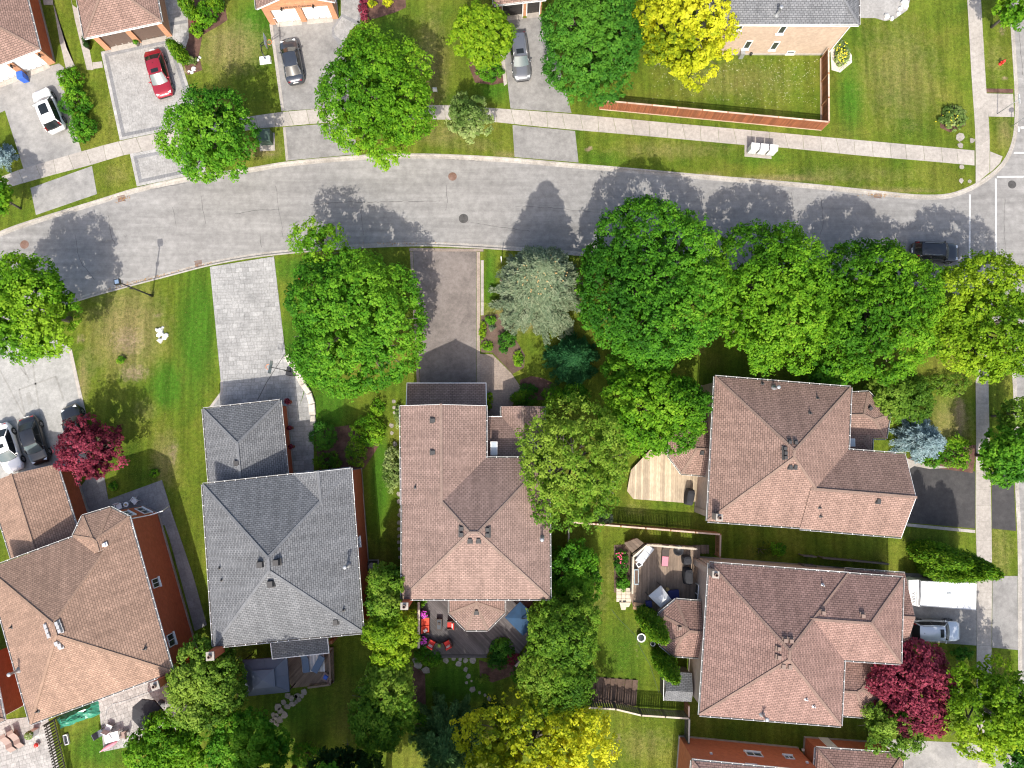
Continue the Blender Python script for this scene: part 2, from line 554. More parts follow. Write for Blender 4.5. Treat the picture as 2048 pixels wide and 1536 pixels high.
brickwall('brick_vivid', (0.50, 0.145, 0.062), (0.44, 0.115, 0.048), (0.42, 0.17, 0.10))
brickwall('brick_beige', (0.43, 0.325, 0.245), (0.38, 0.28, 0.21), (0.45, 0.38, 0.31))
brickwall('brick_pink', (0.46, 0.36, 0.295), (0.41, 0.315, 0.26), (0.44, 0.37, 0.32))
wood('wood_redfence', (0.19, 0.062, 0.026), (0.28, 0.098, 0.042), (12, 12, 1))
wood('wood_fence_cap', (0.42, 0.30, 0.23), (0.52, 0.39, 0.31), (1, 1, 1))
wood('wood_grey', (0.085, 0.076, 0.066), (0.15, 0.135, 0.118), (12, 12, 1))
wood('wood_orange', (0.28, 0.13, 0.06), (0.38, 0.19, 0.095), (12, 12, 1))
wood('deck_grey', (0.062, 0.056, 0.058), (0.105, 0.096, 0.098), (1, 14, 1), 2.0, 0.34)
wood('deck_honey', (0.33, 0.255, 0.175), (0.50, 0.415, 0.30), (1, 14, 1), 2.0, 0.26)
wood('deck_brown', (0.16, 0.115, 0.082), (0.26, 0.195, 0.145), (1, 14, 1), 2.0, 0.25)
wood('wood_pale', (0.42, 0.36, 0.28), (0.56, 0.49, 0.40), (1, 14, 1), 2.0, 0.15)
plain('white_trim', (0.78, 0.78, 0.77), 0.5, var=0.05)
plain('white_door', (0.80, 0.79, 0.76), 0.45, var=0.03)
plain('brown_door', (0.115, 0.078, 0.062), 0.5, var=0.06)
plain('black_door', (0.028, 0.026, 0.026), 0.4)
plain('gutter_dark', (0.07, 0.065, 0.06), 0.6)
plain('vent_black', (0.04, 0.038, 0.038), 0.6)
plain('vent_brown', (0.19, 0.13, 0.105), 0.6)
plain('vent_silver', (0.42, 0.42, 0.42), 0.4, 0.5)
plain('white_plastic', (0.78, 0.78, 0.78), 0.4, var=0.04)
plain('black_plastic', (0.022, 0.022, 0.024), 0.45)
plain('black_metal', (0.02, 0.02, 0.022), 0.4, 0.2)
plain('grey_metal', (0.30, 0.31, 0.32), 0.4, 0.6)
plain('galvanised', (0.36, 0.37, 0.38), 0.45, 0.5)
plain('box_green', (0.045, 0.075, 0.058), 0.55)
plain('bin_blue', (0.03, 0.11, 0.50), 0.45)
plain('hydrant_red', (0.55, 0.03, 0.02), 0.4)
plain('fabric_red', (0.50, 0.035, 0.028), 0.9)
plain('fabric_coral', (0.66, 0.085, 0.045), 0.9)
plain('fabric_white', (0.75, 0.74, 0.71), 0.9)
plain('fabric_grey', (0.10, 0.115, 0.14), 0.9)
plain('fabric_black', (0.022, 0.023, 0.028), 0.9)
plain('fabric_blue', (0.010, 0.042, 0.095), 0.85, scale=2.0, var=0.35)
plain('fabric_palegrey', (0.50, 0.52, 0.54), 0.85)
plain('fabric_pink', (0.60, 0.21, 0.26), 0.9)
plain('fabric_slate', (0.13, 0.19, 0.28), 0.9)
plain('tarp_green', (0.03, 0.20, 0.13), 0.3, scale=3.0, var=0.3)
plain('gazebo_roof', (0.095, 0.115, 0.155), 0.9, scale=2.0)
plain('wicker', (0.055, 0.042, 0.036), 0.8, scale=30.0, var=0.4)
plain('terracotta', (0.42, 0.13, 0.06), 0.8)
plain('cardboard', (0.48, 0.30, 0.17), 0.85)
plain('chair_brown', (0.24, 0.17, 0.145), 0.7)
plain('orange_rim', (0.70, 0.18, 0.03), 0.5)
plain('clear_board', (0.36, 0.44, 0.47), 0.2, var=0.05)
plain('lettering', (0.015, 0.012, 0.012), 0.5)
plain('petal_magenta', (0.55, 0.05, 0.50), 0.7)
plain('petal_pink', (0.70, 0.06, 0.16), 0.7)
plain('petal_white', (0.80, 0.78, 0.74), 0.7)
plain('petal_yellow', (0.75, 0.60, 0.02), 0.7)
plain('bark', (0.10, 0.085, 0.07), 0.95, scale=12, var=0.4)
plain('bark_pale', (0.22, 0.20, 0.18), 0.95, scale=12, var=0.4)
plain('tyre', (0.018, 0.018, 0.018), 0.85)
plain('rim', (0.45, 0.45, 0.46), 0.3, 0.8)
plain('lamp_clear', (0.70, 0.71, 0.72), 0.2)
plain('tail_red', (0.22, 0.006, 0.008), 0.3)
for nm, c, mt in (('paint_white', (0.78, 0.78, 0.77), 0.0), ('paint_red', (0.30, 0.012, 0.024), 0.35), ('paint_slate', (0.060, 0.068, 0.082), 0.55),
                  ('paint_silver', (0.42, 0.43, 0.45), 0.55), ('paint_pewter', (0.20, 0.205, 0.22), 0.6), ('paint_black', (0.014, 0.014, 0.016), 0.3), ('paint_ice', (0.52, 0.55, 0.58), 0.5)):
    plain(nm, c, 0.3, mt, 0.03, 2.0, coat=1.0)
glass('car_glass', (0.014, 0.017, 0.019), 0.12, 0.35)
glass('car_glass_pale', (0.085, 0.115, 0.12), 0.2, 0.5)
glass('window_glass', (0.035, 0.042, 0.046), 0.08)
glass('skylight_glass', (0.38, 0.43, 0.47), 0.15)
leaf('leaf_maple', (0.025, 0.108, 0.008), (0.077, 0.238, 0.013), (0.175, 0.363, 0.023))
leaf('leaf_bright', (0.043, 0.146, 0.007), (0.123, 0.293, 0.012), (0.252, 0.421, 0.026))
leaf('leaf_lime', (0.064, 0.156, 0.007), (0.167, 0.306, 0.011), (0.316, 0.444, 0.024))
leaf('leaf_dark', (0.018, 0.085, 0.010), (0.045, 0.165, 0.016), (0.105, 0.265, 0.024))
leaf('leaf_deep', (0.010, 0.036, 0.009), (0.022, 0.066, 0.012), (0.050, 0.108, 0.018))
leaf('leaf_teal', (0.012, 0.066, 0.022), (0.026, 0.112, 0.036), (0.050, 0.170, 0.050))
leaf('leaf_gold', (0.13, 0.205, 0.010), (0.38, 0.425, 0.012), (0.64, 0.64, 0.035), 0.4)
leaf('leaf_fresh', (0.046, 0.125, 0.010), (0.125, 0.250, 0.018), (0.240, 0.350, 0.042))
leaf('leaf_pale', (0.080, 0.150, 0.028), (0.19, 0.280, 0.075), (0.34, 0.42, 0.16))
leaf('leaf_sage', (0.070, 0.112, 0.060), (0.140, 0.185, 0.108), (0.24, 0.275, 0.175), 0.2)
leaf('leaf_blue', (0.094, 0.160, 0.176), (0.193, 0.281, 0.308), (0.330, 0.429, 0.462), 0.15)
leaf('leaf_red', (0.069, 0.009, 0.018), (0.172, 0.023, 0.044), (0.322, 0.057, 0.092), 0.3)
leaf('leaf_olive', (0.050, 0.125, 0.012), (0.120, 0.234, 0.022), (0.240, 0.358, 0.048))
leaf('leaf_cedar', (0.026, 0.094, 0.006), (0.082, 0.194, 0.008), (0.204, 0.319, 0.018), 0.25)
leaf('leaf_pine', (0.026, 0.075, 0.019), (0.060, 0.137, 0.036), (0.120, 0.221, 0.066), 0.2)
# ------------------------------------------------------------------ the setting: ground, road, kerbs, lawns
N_OUT = [(-400, 640), (-150, 525), (0, 462), (71, 437), (195, 399), (274, 375), (380, 352), (500, 335), (574, 323), (719, 310), (835, 307), (932, 310), (1030, 316),
         (1156, 327), (1264, 336), (1406, 349), (1540, 360), (1640, 369), (1745, 380), (1824, 388), (1877, 389), (1909, 384), (1946, 369), (1983, 345), (2009, 317),
         (2024, 280), (2029, 237), (2029, 185), (2026, 132), (2021, 53), (2017, 0), (2005, -150), (1995, -400)]
S_OUT = [(-400, 842), (-150, 731), (0, 660), (153, 604), (258, 574), (330, 555), (419, 532), (500, 517), (587, 507), (700, 498), (816, 493), (895, 494), (1035, 502),
         (1185, 514), (1351, 529), (1508, 542), (1700, 558), (1825, 571), (1912, 588), (1974, 626), (2010, 684), (2025, 760), (2029, 948), (2035, 1093), (2036, 1300), (2037, 1536), (2037, 1800)]
def offset_line(pts, d):
    out = []
    for i, p in enumerate(pts):
        t = pts[min(i + 1, len(pts) - 1)] - pts[max(i - 1, 0)]
        n = Vector((t.y, -t.x, 0)).normalized()
        out.append(p + n * d)
    return out
n_line = spline(PP(N_OUT), 0.75)
s_line = spline(PP(S_OUT), 0.75)
RZ = -0.12
g = MB().add([(-1500, -1500, -0.35), (1500, -1500, -0.35), (1500, 1500, -0.35), (-1500, 1500, -0.35)], [(0, 1, 2, 3)]).build('ground', 'lawn')
tag(g, kind='structure')
# asphalt between the kerbs
road_poly = [(p.x, p.y) for p in offset_line(n_line, 0.2)]
road_poly += [(P(2700, -400).x, P(2700, -400).y), (P(2700, 1800).x, P(2700, 1800).y)]
road_poly += [(p.x, p.y) for p in offset_line(s_line, -0.2)[::-1]]
road = MB().add([(x, y, RZ) for x, y in road_poly], [tuple(range(len(road_poly)))[::-1]]).build('road', 'asphalt')
tag(road, kind='structure')
def kerb(name, line, sgn):
    root = struct(name)
    prof = [(0.0, -0.1), (0.0, 0.014), (0.13, 0.016), (0.16, 0.0), (0.19, RZ + 0.03), (0.21, RZ + 0.018), (0.46, RZ + 0.006), (0.46, RZ - 0.05)]
    k = 4
    for i in range(0, len(line) - 1, k):
        seg = line[max(0, i - 1):i + k + 2]
        lo = 1 if i > 0 else 0
        rings = []
        for j in range(lo, min(lo + k + 1, len(seg))):
            t = (seg[min(j + 1, len(seg) - 1)] - seg[max(j - 1, 0)]).normalized()
            n = Vector((t.y, -t.x, 0)) * sgn
            q = seg[j] + t * (0.006 if j == lo else (-0.006 if j == lo + k else 0))
            rings.append([q + n * a + Vector((0, 0, z)) for a, z in prof])
        if len(rings) < 2: continue
        m = MB()
        np_ = len(prof)
        vs = [v for r_ in rings for v in r_]
        fs = []
        for a in range(len(rings) - 1):
            for b_ in range(np_ - 1):
                q = (a * np_ + b_, a * np_ + b_ + 1, (a + 1) * np_ + b_ + 1, (a + 1) * np_ + b_)
                fs.append(q if sgn < 0 else q[::-1])
        fs.append(tuple(range(np_))); fs.append(tuple(range(len(vs) - 1, len(vs) - np_ - 1, -1)))
        m.add(vs, fs).build('kerb_stone', 'kerb_concrete', root)
    return root
kerb('kerb', n_line, 1)
kerb('kerb', s_line, -1)

DRY = [(1800, 150, 95, 130, .62), (1750, 60, 60, 60, .4), (862, 140, 38, 130, .75), (460, 95, 72, 62, .85), (232, 215, 28, 60, .5), (232, 350, 40, 30, .5), (1340, 300, 150, 22, .6), (1480, 160, 150, 50, .55),
       (255, 660, 75, 90, .95), (330, 920, 28, 60, .8), (290, 820, 40, 30, .5), (525, 300, 42, 18, .9), (1700, 350, 200, 25, .5), (1265, 205, 60, 8, .6), (890, 270, 60, 30, .7), (955, 290, 60, 20, .6), (1015, 308, 30, 8, .9),
       (1290, 1490, 70, 40, .55), (1190, 1200, 40, 50, .5), (1225, 1140, 30, 60, .45), (1010, 640, 45, 40, .9), (1900, 850, 50, 60, .75), (2000, 1100, 30, 60, .6), (2000, 1340, 30, 50, .4), (1990, 120, 30, 60, .5), (2010, 265, 18, 40, .8),
       (1270, 1020, 40, 16, .5), (1400, 180, 80, 30, .4), (1420, 350, 30, 5, 1.0), (1560, 358, 110, 5, 1.0), (1790, 379, 90, 6, 1.0), (1670, 390, 40, 20, .3), (190, 700, 22, 60, .6), (165, 760, 14, 60, .9), (175, 640, 20, 20, .5),
       (1060, 645, 40, 16, 1.0), (1400, 690, 8, 20, .9), (2000, 1010, 20, 40, .6)]
LUSH = [(395, 660, 42, 140, .9), (335, 770, 34, 48, 1.0), (610, 720, 60, 90, 1.0), (655, 815, 45, 50, 1.0), (1700, 200, 28, 80, .8), (520, 40, 60, 60, .8), (980, 560, 14, 80, .8), (780, 80, 50, 70, .7), (810, 100, 30, 60, .6),
        (200, 1490, 60, 50, .8), (910, 1370, 80, 50, .9), (1250, 1290, 60, 60, .6), (1520, 315, 80, 20, .6), (990, 180, 40, 30, .8), (220, 40, 30, 60, .5), (760, 960, 20, 120, .9), (1210, 320, 60, 20, .6), (600, 540, 60, 30, .8), (560, 1440, 100, 70, .6)]
BARE = [(255, 682, 42, 40, .75), (268, 745, 38, 22, .8), (162, 677, 7, 13, 1.2), (315, 634, 9, 6, 1.2), (345, 905, 10, 30, .85), (1176, 297, 7, 5, 1.2), (1793, 354, 7, 6, 1.0), (1060, 648, 22, 8, .7), (540, 306, 20, 8, .7), (2005, 60, 12, 20, .7),
        (1920, 830, 16, 60, .8), (1235, 1475, 10, 10, .8), (1225, 1505, 14, 10, .8), (1270, 1290, 6, 60, .8), (1835, 252, 6, 6, .9), (430, 70, 14, 6, .8), (368, 140, 18, 10, .9), (2010, 155, 8, 6, .9)]
def lawn_sheet(name, poly, cell=0.6):
    px = np.array(poly)
    x0, y0 = px.min(0); x1, y1 = px.max(0)
    xs = np.arange(x0, x1 + cell, cell); ys = np.arange(y0, y1 + cell, cell)
    X, Y = np.meshgrid(xs, ys, indexing='ij')
    ins = np.zeros(X.shape, bool)
    for i in range(len(poly)):
        a, b = poly[i], poly[i - 1]
        if a[1] == b[1]: continue
        cond = ((a[1] > Y) != (b[1] > Y)) & (X < (b[0] - a[0]) * (Y - a[1]) / (b[1] - a[1]) + a[0])
        ins ^= cond
    c4 = ins[:-1, :-1].astype(int) + ins[1:, :-1] + ins[1:, 1:] + ins[:-1, 1:]
    near = np.zeros(c4.shape, bool)
    for p in poly:
        i, j = int((p[0] - x0) / cell), int((p[1] - y0) / cell)
        near[max(0, i - 1):i + 2, max(0, j - 1):j + 2] = True
    idx = -np.ones(X.shape, int)
    full = (c4 == 4) & ~near
    use = np.zeros(X.shape, bool)
    use[:-1, :-1] |= full; use[1:, :-1] |= full; use[1:, 1:] |= full; use[:-1, 1:] |= full
    idx[use] = np.arange(use.sum())
    verts = [(a, b, 0.0) for a, b in zip(X[use], Y[use])]
    faces = []
    for i, j in zip(*np.nonzero(full)):
        faces.append((idx[i, j], idx[i + 1, j], idx[i + 1, j + 1], idx[i, j + 1]))
    for i, j in zip(*np.nonzero(((c4 > 0) & (c4 < 4)) | (near & (c4 > 0)))):
        q = dedupe(clip_rect(poly, xs[i] + cell / 2, ys[j] + cell / 2, cell, cell))
        if len(q) > 2:
            o = len(verts)
            verts += [(a, b, 0.0) for a, b in q]
            faces.append(tuple(range(o, o + len(q))))
    me = bpy.data.meshes.new(name)
    me.from_pydata(verts, [], faces)
    V = np.array(verts)
    for nm, blobs in (('dry', DRY), ('lush', LUSH), ('bare', BARE)):
        f = np.zeros(len(V))
        for bx, by, rx, ry, s in blobs:
            c = P(bx, by); k = 21.0
            d = ((V[:, 0] - c.x) / (rx / k)) ** 2 + ((V[:, 1] - c.y) / (ry / k)) ** 2
            f = np.maximum(f, s * np.exp(-d * 0.7))
        a = me.attributes.new(nm, 'FLOAT', 'POINT')
        a.data.foreach_set('value', f.astype(np.float32))
    me.materials.append(M['lawn'])
    o = bpy.data.objects.new(name, me)
    COL.objects.link(o)
    return tag(o, kind='structure')
n_poly = ccw([(p.x, p.y) for p in n_line] + xy([(-500, -400), (-600, 300)]))
s_poly = ccw([(p.x, p.y) for p in s_line] + xy([(-400, 1800)]))
lawn_sheet('lawn', n_poly)
lawn_sheet('lawn', s_poly)

def sheet(name, px, mat, z=0.012, kind='structure', parent=None):
    p = ccw(xy(px))
    o = MB().prism(p, z - 0.06, z).build(name, mat, parent)
    return tag(o, kind=kind) if parent is None else o
def pavers(name, px, ang, rows, widths, mat, z=0.03, gap=0.012, joint='joint_sand', limit=300, fine=False, world_poly=None, inner=None, rng=None):
    """a paved area: a bed and single pavers laid in courses; the largest 300 are pieces of their own"""
    rng = rng or random.Random(len(name) * 7 + int(px[0][0]) if px else 5)
    poly = world_poly or ccw(xy(px))
    bed = MB().prism(poly, z - 0.09, z - 0.012).build(name, joint)
    tag(bed, kind='structure')
    ca, sa = math.cos(ang), math.sin(ang)
    us = [p[0] * ca + p[1] * sa for p in poly]; vs = [-p[0] * sa + p[1] * ca for p in poly]
    v = min(vs) - rng.random() * rows[0]
    out = []
    while v < max(vs):
        h = rng.choice(rows)
        u = min(us) - rng.random() * widths[-1]
        while u < max(us):
            w = rng.choice(widths)
            cu, cv = u + w / 2, v + h / 2
            q = clip_rect(poly, cu * ca - cv * sa, cu * sa + cv * ca, w - gap, h - gap, ang)
            q = dedupe(q) if q else q
            if q and len(q) > 2 and abs(area(q)) > 0.004: out.append((abs(area(q)), q))
            u += w
        v += h
    out.sort(key=lambda t: -t[0])
    n1 = 0 if fine else min(limit, len(out))
    for a, q in out[:n1]:
        MB().prism(q, z - 0.05, z + rng.uniform(-0.003, 0.003)).build('paver', mat, bed)
    if n1 < len(out):
        mats = mat if isinstance(mat, list) else [mat]
        m = MB()
        for a, q in out[n1:]:
            m.prism(q, z - 0.05, z + rng.uniform(-0.003, 0.003), rng.randrange(len(mats)))
        tag(m.build('paver_field', mats, bed), kind='stuff')
    return bed
def slabs(name, up, lo, n, mat='concrete', z=0.022):
    root = struct(name)
    def samp(px):
        pts = spline(PP(px), 0.25)
        k = len(pts) - 1
        return [pts[min(k, round(i * k / n))] for i in range(n + 1)]
    a, b = samp(up), samp(lo)
    for i in range(n):
        q = [a[i], a[i + 1], b[i + 1], b[i]]
        c = sum(q, Vector()) / 4
        q = [(p.x + (c.x - p.x) * 0.016, p.y + (c.y - p.y) * 0.006) for p in q]
        MB().prism(ccw(q), z - 0.08, z + R.uniform(-0.003, 0.003)).build('slab', mat, root)
    return root
# pavement on the north side and beside the side street
slabs('pavement', [(-160, 415), (-60, 375), (10, 351), (47, 337), (163, 303), (237, 283), (337, 262), (430, 245), (513, 231), (566, 224), (653, 217), (760, 212), (866, 210), (901, 211), (982, 216), (1040, 220), (1142, 228), (1264, 239), (1540, 264), (1671, 276), (1838, 291), (1949, 301)],
      [(-150, 440), (-55, 400), (10, 377), (113, 348), (182, 330), (258, 308), (361, 291), (440, 272), (516, 257), (566, 253), (648, 246), (760, 241), (866, 239), (905, 240), (985, 244), (1027, 248), (1150, 260), (1280, 271), (1488, 290), (1561, 295), (1719, 311), (1850, 322), (1949, 331)], 62)
slabs('pavement', [(1915, -300), (1934, 0), (1943, 158), (1950, 264), (1951, 368)], [(1945, -300), (1962, 0), (1973, 185), (1979, 264), (1979, 345)], 19)
sheet('pavement_corner', [(1980, 303), (2005, 313), (2000, 326), (1985, 341), (1980, 345)], 'concrete', 0.02)
slabs('pavement', [(1951, 640), (1951, 763), (1952, 887), (1951, 948), (1951, 1053), (1954, 1152), (1953, 1321), (1954, 1526), (1955, 1800)],
      [(1977, 640), (1977, 763), (1979, 882), (1981, 948), (1983, 1053), (1984, 1152), (1983, 1321), (1985, 1531), (1986, 1800)], 33)
sheet('ramp', [(1972, 187), (2026, 188), (2028, 234), (1977, 233)], 'concrete', 0.02)
sheet('soil_strip', [(1972, 177), (2026, 178), (2026, 186), (1972, 185)], 'mulch', 0.012)
# driveways and aprons
sheet('driveway', [(-40, 185), (0, 166), (60, 143), (118, 127), (128, 135), (128, 180), (163, 303), (47, 337), (10, 221), (-30, 240)], 'concrete_drive')
sheet('apron', [(61, 376), (184, 332), (194, 388), (72, 430)], 'concrete_drive')
sheet('driveway', [(541, 47), (680, 36), (684, 95), (728, 211), (568, 222)], 'asphalt_drive')
sheet('apron', [(569, 254), (703, 244), (717, 308), (576, 321)], 'asphalt_drive')
m = sheet('edging', [(539, 49), (545, 49), (569, 222), (563, 223)], 'concrete', 0.03)
sheet('edging', [(566, 255), (571, 255), (577, 321), (572, 322)], 'concrete', 0.03)
sheet('driveway', [(1009, 40), (1092, 33), (1143, 226), (1021, 217), (1008, 105)], 'asphalt_drive')
sheet('apron', [(1025, 250), (1150, 262), (1157, 325), (1029, 314)], 'asphalt_drive')
sheet('edging', [(1001, 110), (1009, 110), (1014, 168), (1008, 172)], 'concrete', 0.03)
sheet('driveway', [(826, 502), (953, 503), (952, 790), (842, 790)], 'asphalt_warm')
sheet('driveway', [(1828, 932), (1950, 943), (1950, 1057), (1780, 1042), (1790, 948)], 'asphalt_new')
sheet('apron', [(1983, 944), (2027, 948), (2032, 1062), (1984, 1057)], 'asphalt_new')
sheet('driveway', [(1790, 1145), (1954, 1152), (1953, 1291), (1780, 1278)], 'asphalt_drive')
sheet('apron', [(1985, 1152), (2035, 1152), (2036, 1300), (1984, 1295)], 'asphalt_drive')
sheet('driveway', [(1770, 1478), (1954, 1487), (1955, 1700), (1770, 1700)], 'concrete_drive')
sheet('apron', [(1986, 1490), (2037, 1494), (2037, 1700), (1986, 1700)], 'concrete_drive')
sheet('edging', [(1808, 1046), (1950, 1060), (1950, 1066), (1808, 1052)], 'concrete', 0.03)
# paver driveway with dark border (red car) and its apron
def bordered(name, px, ang, step):
    outer = ccw(xy(px))
    a, b, c = outer, inset(outer, 0.28), inset(outer, 0.62)
    pavers(name, None, ang, [0.26], [0.2, 0.3, 0.42], ['paver_pale'], 0.03, 0.008, 'joint_sand', fine=True, world_poly=c, rng=random.Random(4))
    root = struct(name + '_border')
    for o_, i_, mt, nm in ((a, b, 'paver_pale', 'edge_course'), (b, c, 'paver_dark', 'dark_course')):
        for k in range(len(o_)):
            p0, p1 = Vector(o_[k]), Vector(o_[(k + 1) % len(o_)])
            q0, q1 = Vector(i_[k]), Vector(i_[(k + 1) % len(i_)])
            n = max(1, int((p1 - p0).length / step))
            m = MB()
            for i in range(n):
                t0, t1 = i / n + 0.02 / n, (i + 1) / n - 0.02 / n
                q = [p0.lerp(p1, t0), p0.lerp(p1, t1), q0.lerp(q1, t1), q0.lerp(q1, t0)]
                m.prism(ccw(q), -0.03, 0.03 + R.uniform(-.003, .003))
            tag(m.build(nm, mt, root), kind='stuff')
bordered('driveway', [(202, 104), (345, 72), (380, 180), (403, 247), (240, 281)], rad(12), 0.3)
bordered('apron', [(260, 308), (404, 281), (412, 344), (274, 373)], rad(12), 0.3)
# big-paver driveway of the grey house, with a turn-out towards the side door
pavers('driveway', [(420, 534), (548, 513), (571, 708), (590, 735), (610, 772), (600, 812), (560, 830), (560, 860), (424, 860), (424, 815), (444, 785)], rad(3), [0.42, 0.3], [0.3, 0.45, 0.6], 'paver_grey', 0.03, 0.016)
sheet('edging', [(441, 762), (446, 762), (446, 786), (424, 815), (418, 815), (441, 784)], 'concrete', 0.035)
pavers('walkway', [(572, 812), (600, 812), (612, 775), (622, 795), (627, 850), (628, 955), (580, 955)], rad(3), [0.45], [0.45, 0.6], 'paver_grey', 0.03, 0.014)
# brick-edged driveway of the brown house
pavers('driveway_edge', [(819, 496), (967, 498), (967, 503), (819, 503)], 0, [0.12], [0.2], 'paver_brown', 0.03, 0.01, fine=True)
pavers('driveway_edge', [(953.5, 504), (960, 504), (960, 790), (953, 790)], rad(90), [0.15], [0.22], 'paver_brown', 0.03, 0.01, fine=True)
pavers('driveway_edge', [(820, 504), (825.5, 504), (841, 790), (835, 790)], rad(90), [0.13], [0.22], 'paver_brown', 0.03, 0.01, fine=True)
root = struct('edging')
for i in range(4):
    y0 = 521 + i * 27.5
    MB().prism(ccw(xy([(961.5, y0), (967.5, y0), (967.5, y0 + 27), (961.5, y0 + 27)])), -0.05, 0.10).build('kerb_block', 'concrete', root)
pavers('walkway', [(960, 708), (985, 709), (1006, 730), (1024, 748), (1040, 772), (1038, 790), (1000, 850), (960, 850)], rad(0), [0.2], [0.2, 0.3], ['paver_brown'], 0.03, 0.008, fine=True)
sheet('flower_bed', [(962, 632), (995, 628), (1010, 655), (1035, 685), (1050, 710), (1048, 735), (1025, 748), (985, 705), (962, 705)], 'soil', 0.014)
sheet('flower_bed', [(1040, 760), (1062, 752), (1085, 756), (1115, 770), (1100, 800), (1040, 800)], 'mulch', 0.014)
sheet('flower_bed', [(1000, 560), (1014, 545), (1012, 600), (1040, 640), (1030, 650), (1003, 610)], 'mulch', 0.014)
# stamped concrete in front of the tan house, with score lines and an inlaid rectangle
sheet('driveway', [(-60, 660), (60, 655), (133, 690), (143, 700), (172, 832), (178, 940), (60, 990), (-80, 1010)], 'stamped')
sheet('edging', [(136, 692), (144, 700), (174, 835), (166, 835)], 'concrete', 0.03)
for a, b, w in (((0, 741), (48, 832), .14), ((40, 735), (52, 750), .1), ((60, 690), (80, 830), .16), ((38, 779), (112, 753), .16), ((112, 753), (128, 802), .16), ((38, 779), (52, 838), .16), ((30, 700), (58, 760), .14), ((-10, 850), (40, 838), .12)):
    m = MB().bar(P(*a, 0.010), P(*b, 0.010), w, 0.012).build('score_band', 'stamped_dark')
    tag(m, kind='structure')
tag(MB().prism(ccw(xy([(51, 786), (60, 784), (66, 808), (57, 810)])), 0, 0.017).build('inlay', 'stamped_dark'), kind='structure')
# patio and side path of the tan house
pavers('patio', [(160, 975), (180, 950), (209, 955), (217, 999), (324, 960), (340, 1012), (330, 1050), (200, 1070), (165, 1060)], rad(19), [0.45, 0.6], [0.45, 0.6, 0.9], 'paver_dark', 0.03, 0.014)
pavers('side_path', [(322, 1030), (340, 1014), (386, 1150), (414, 1250), (390, 1262), (340, 1080)], rad(107), [0.6], [0.6, 0.9], 'paver_dark', 0.03, 0.014)
pavers('patio', [(196, 1395), (345, 1330), (362, 1370), (385, 1440), (330, 1478), (208, 1503)], rad(20), [0.42], [0.3, 0.45], 'paver_pale', 0.03, 0.016)
pavers('patio', [(-60, 1475), (0, 1440), (95, 1430), (107, 1480), (140, 1640), (-60, 1640)], rad(15), [0.3, 0.4], [0.3, 0.5], 'paver_pale', 0.03, 0.014)
# top edge of the photo: paths between the front gardens
sheet('path', [(88, 10), (108, 10), (133, 95), (152, 137), (132, 137), (120, 85), (95, -60), (75, -60)], 'concrete', 0.02)
sheet('path', [(145, 10), (160, 20), (175, 78), (187, 140), (174, 140), (150, 40), (135, -40)], 'concrete', 0.02)
sheet('path', [(185, 125), (204, 123), (206, 135), (187, 138)], 'concrete', 0.021)
pavers('walkway', [(325, -40), (365, -40), (376, 40), (378, 75), (370, 100), (345, 76), (335, 20)], rad(10), [0.4], [0.4, 0.6], 'paver_pale', 0.03, 0.012)
sheet('path_band', [(340, 46), (374, 40), (375, 46), (341, 52)], 'paver_dark', 0.034)
pavers('walkway', [(682, -40), (715, -40), (720, 20), (718, 45), (700, 62), (684, 96), (668, 72), (668, 55), (682, 35)], rad(25), [0.3], [0.3, 0.45], ['paver_pale'], 0.03, 0.01, fine=True)
for q in ([(668, 58), (684, 34), (717, 51), (722, 45), (684, 28), (664, 56), (664, 72), (684, 98), (690, 88), (686, 84), (670, 70)],):
    tag(MB().prism(ccw(xy(q)), 0, 0.036).build('path_band', 'paver_dark'), kind='structure')
sheet('path_band', [(714, -30), (719, -30), (724, 25), (719, 47), (714, 45), (719, 22)], 'paver_dark', 0.036)
sheet('flower_bed', [(722, -20), (810, -20), (812, 15), (790, 25), (725, 45), (720, 30)], 'mulch', 0.014)
sheet('patio', [(1715, -60), (1835, -60), (1815, 20), (1790, 38), (1770, 42), (1750, 36), (1715, 36)], 'paver_pale', 0.02)
sheet('flower_bed', [(355, 10), (395, -20), (445, -20), (455, 40), (440, 50), (405, 70), (398, 110), (405, 140), (375, 150), (360, 100)], 'mulch', 0.014)
sheet('flower_bed', [(935, 125), (1000, 125), (1008, 165), (985, 170), (950, 165)], 'mulch', 0.014)
sheet('flower_bed', [(1660, 85), (1685, 80), (1703, 110), (1704, 125), (1680, 145), (1663, 140)], 'stone_pale', 0.014)
sheet('flower_bed', [(1882, 225), (1905, 210), (1930, 220), (1932, 250), (1900, 265), (1880, 255)], 'mulch', 0.014)
sheet('flower_bed', [(1860, 890), (1955, 890), (1945, 946), (1828, 930), (1810, 920)], 'mulch', 0.014)
sheet('path', [(1810, 915), (1835, 925), (1900, 935), (1860, 938), (1828, 932), (1800, 950)], 'concrete', 0.016)
# vegetable plot: ridged soil
tag(MB().prism(ccw(xy([(1176, 1352), (1276, 1360), (1272, 1412), (1172, 1400)])), -0.05, 0.02).build('vegetable_plot', 'soil'), kind='structure')
m = MB()
for i in range(7):
    x = 1182 + i * 14.5
    a, b = P(x, 1354 + i * .9, 0.06), P(x - 4, 1402 + i * 1.6, 0.06)
    m.bar(a, b, 0.32, 0.14)
tag(m.build('soil_ridges', 'soil'), kind='stuff')
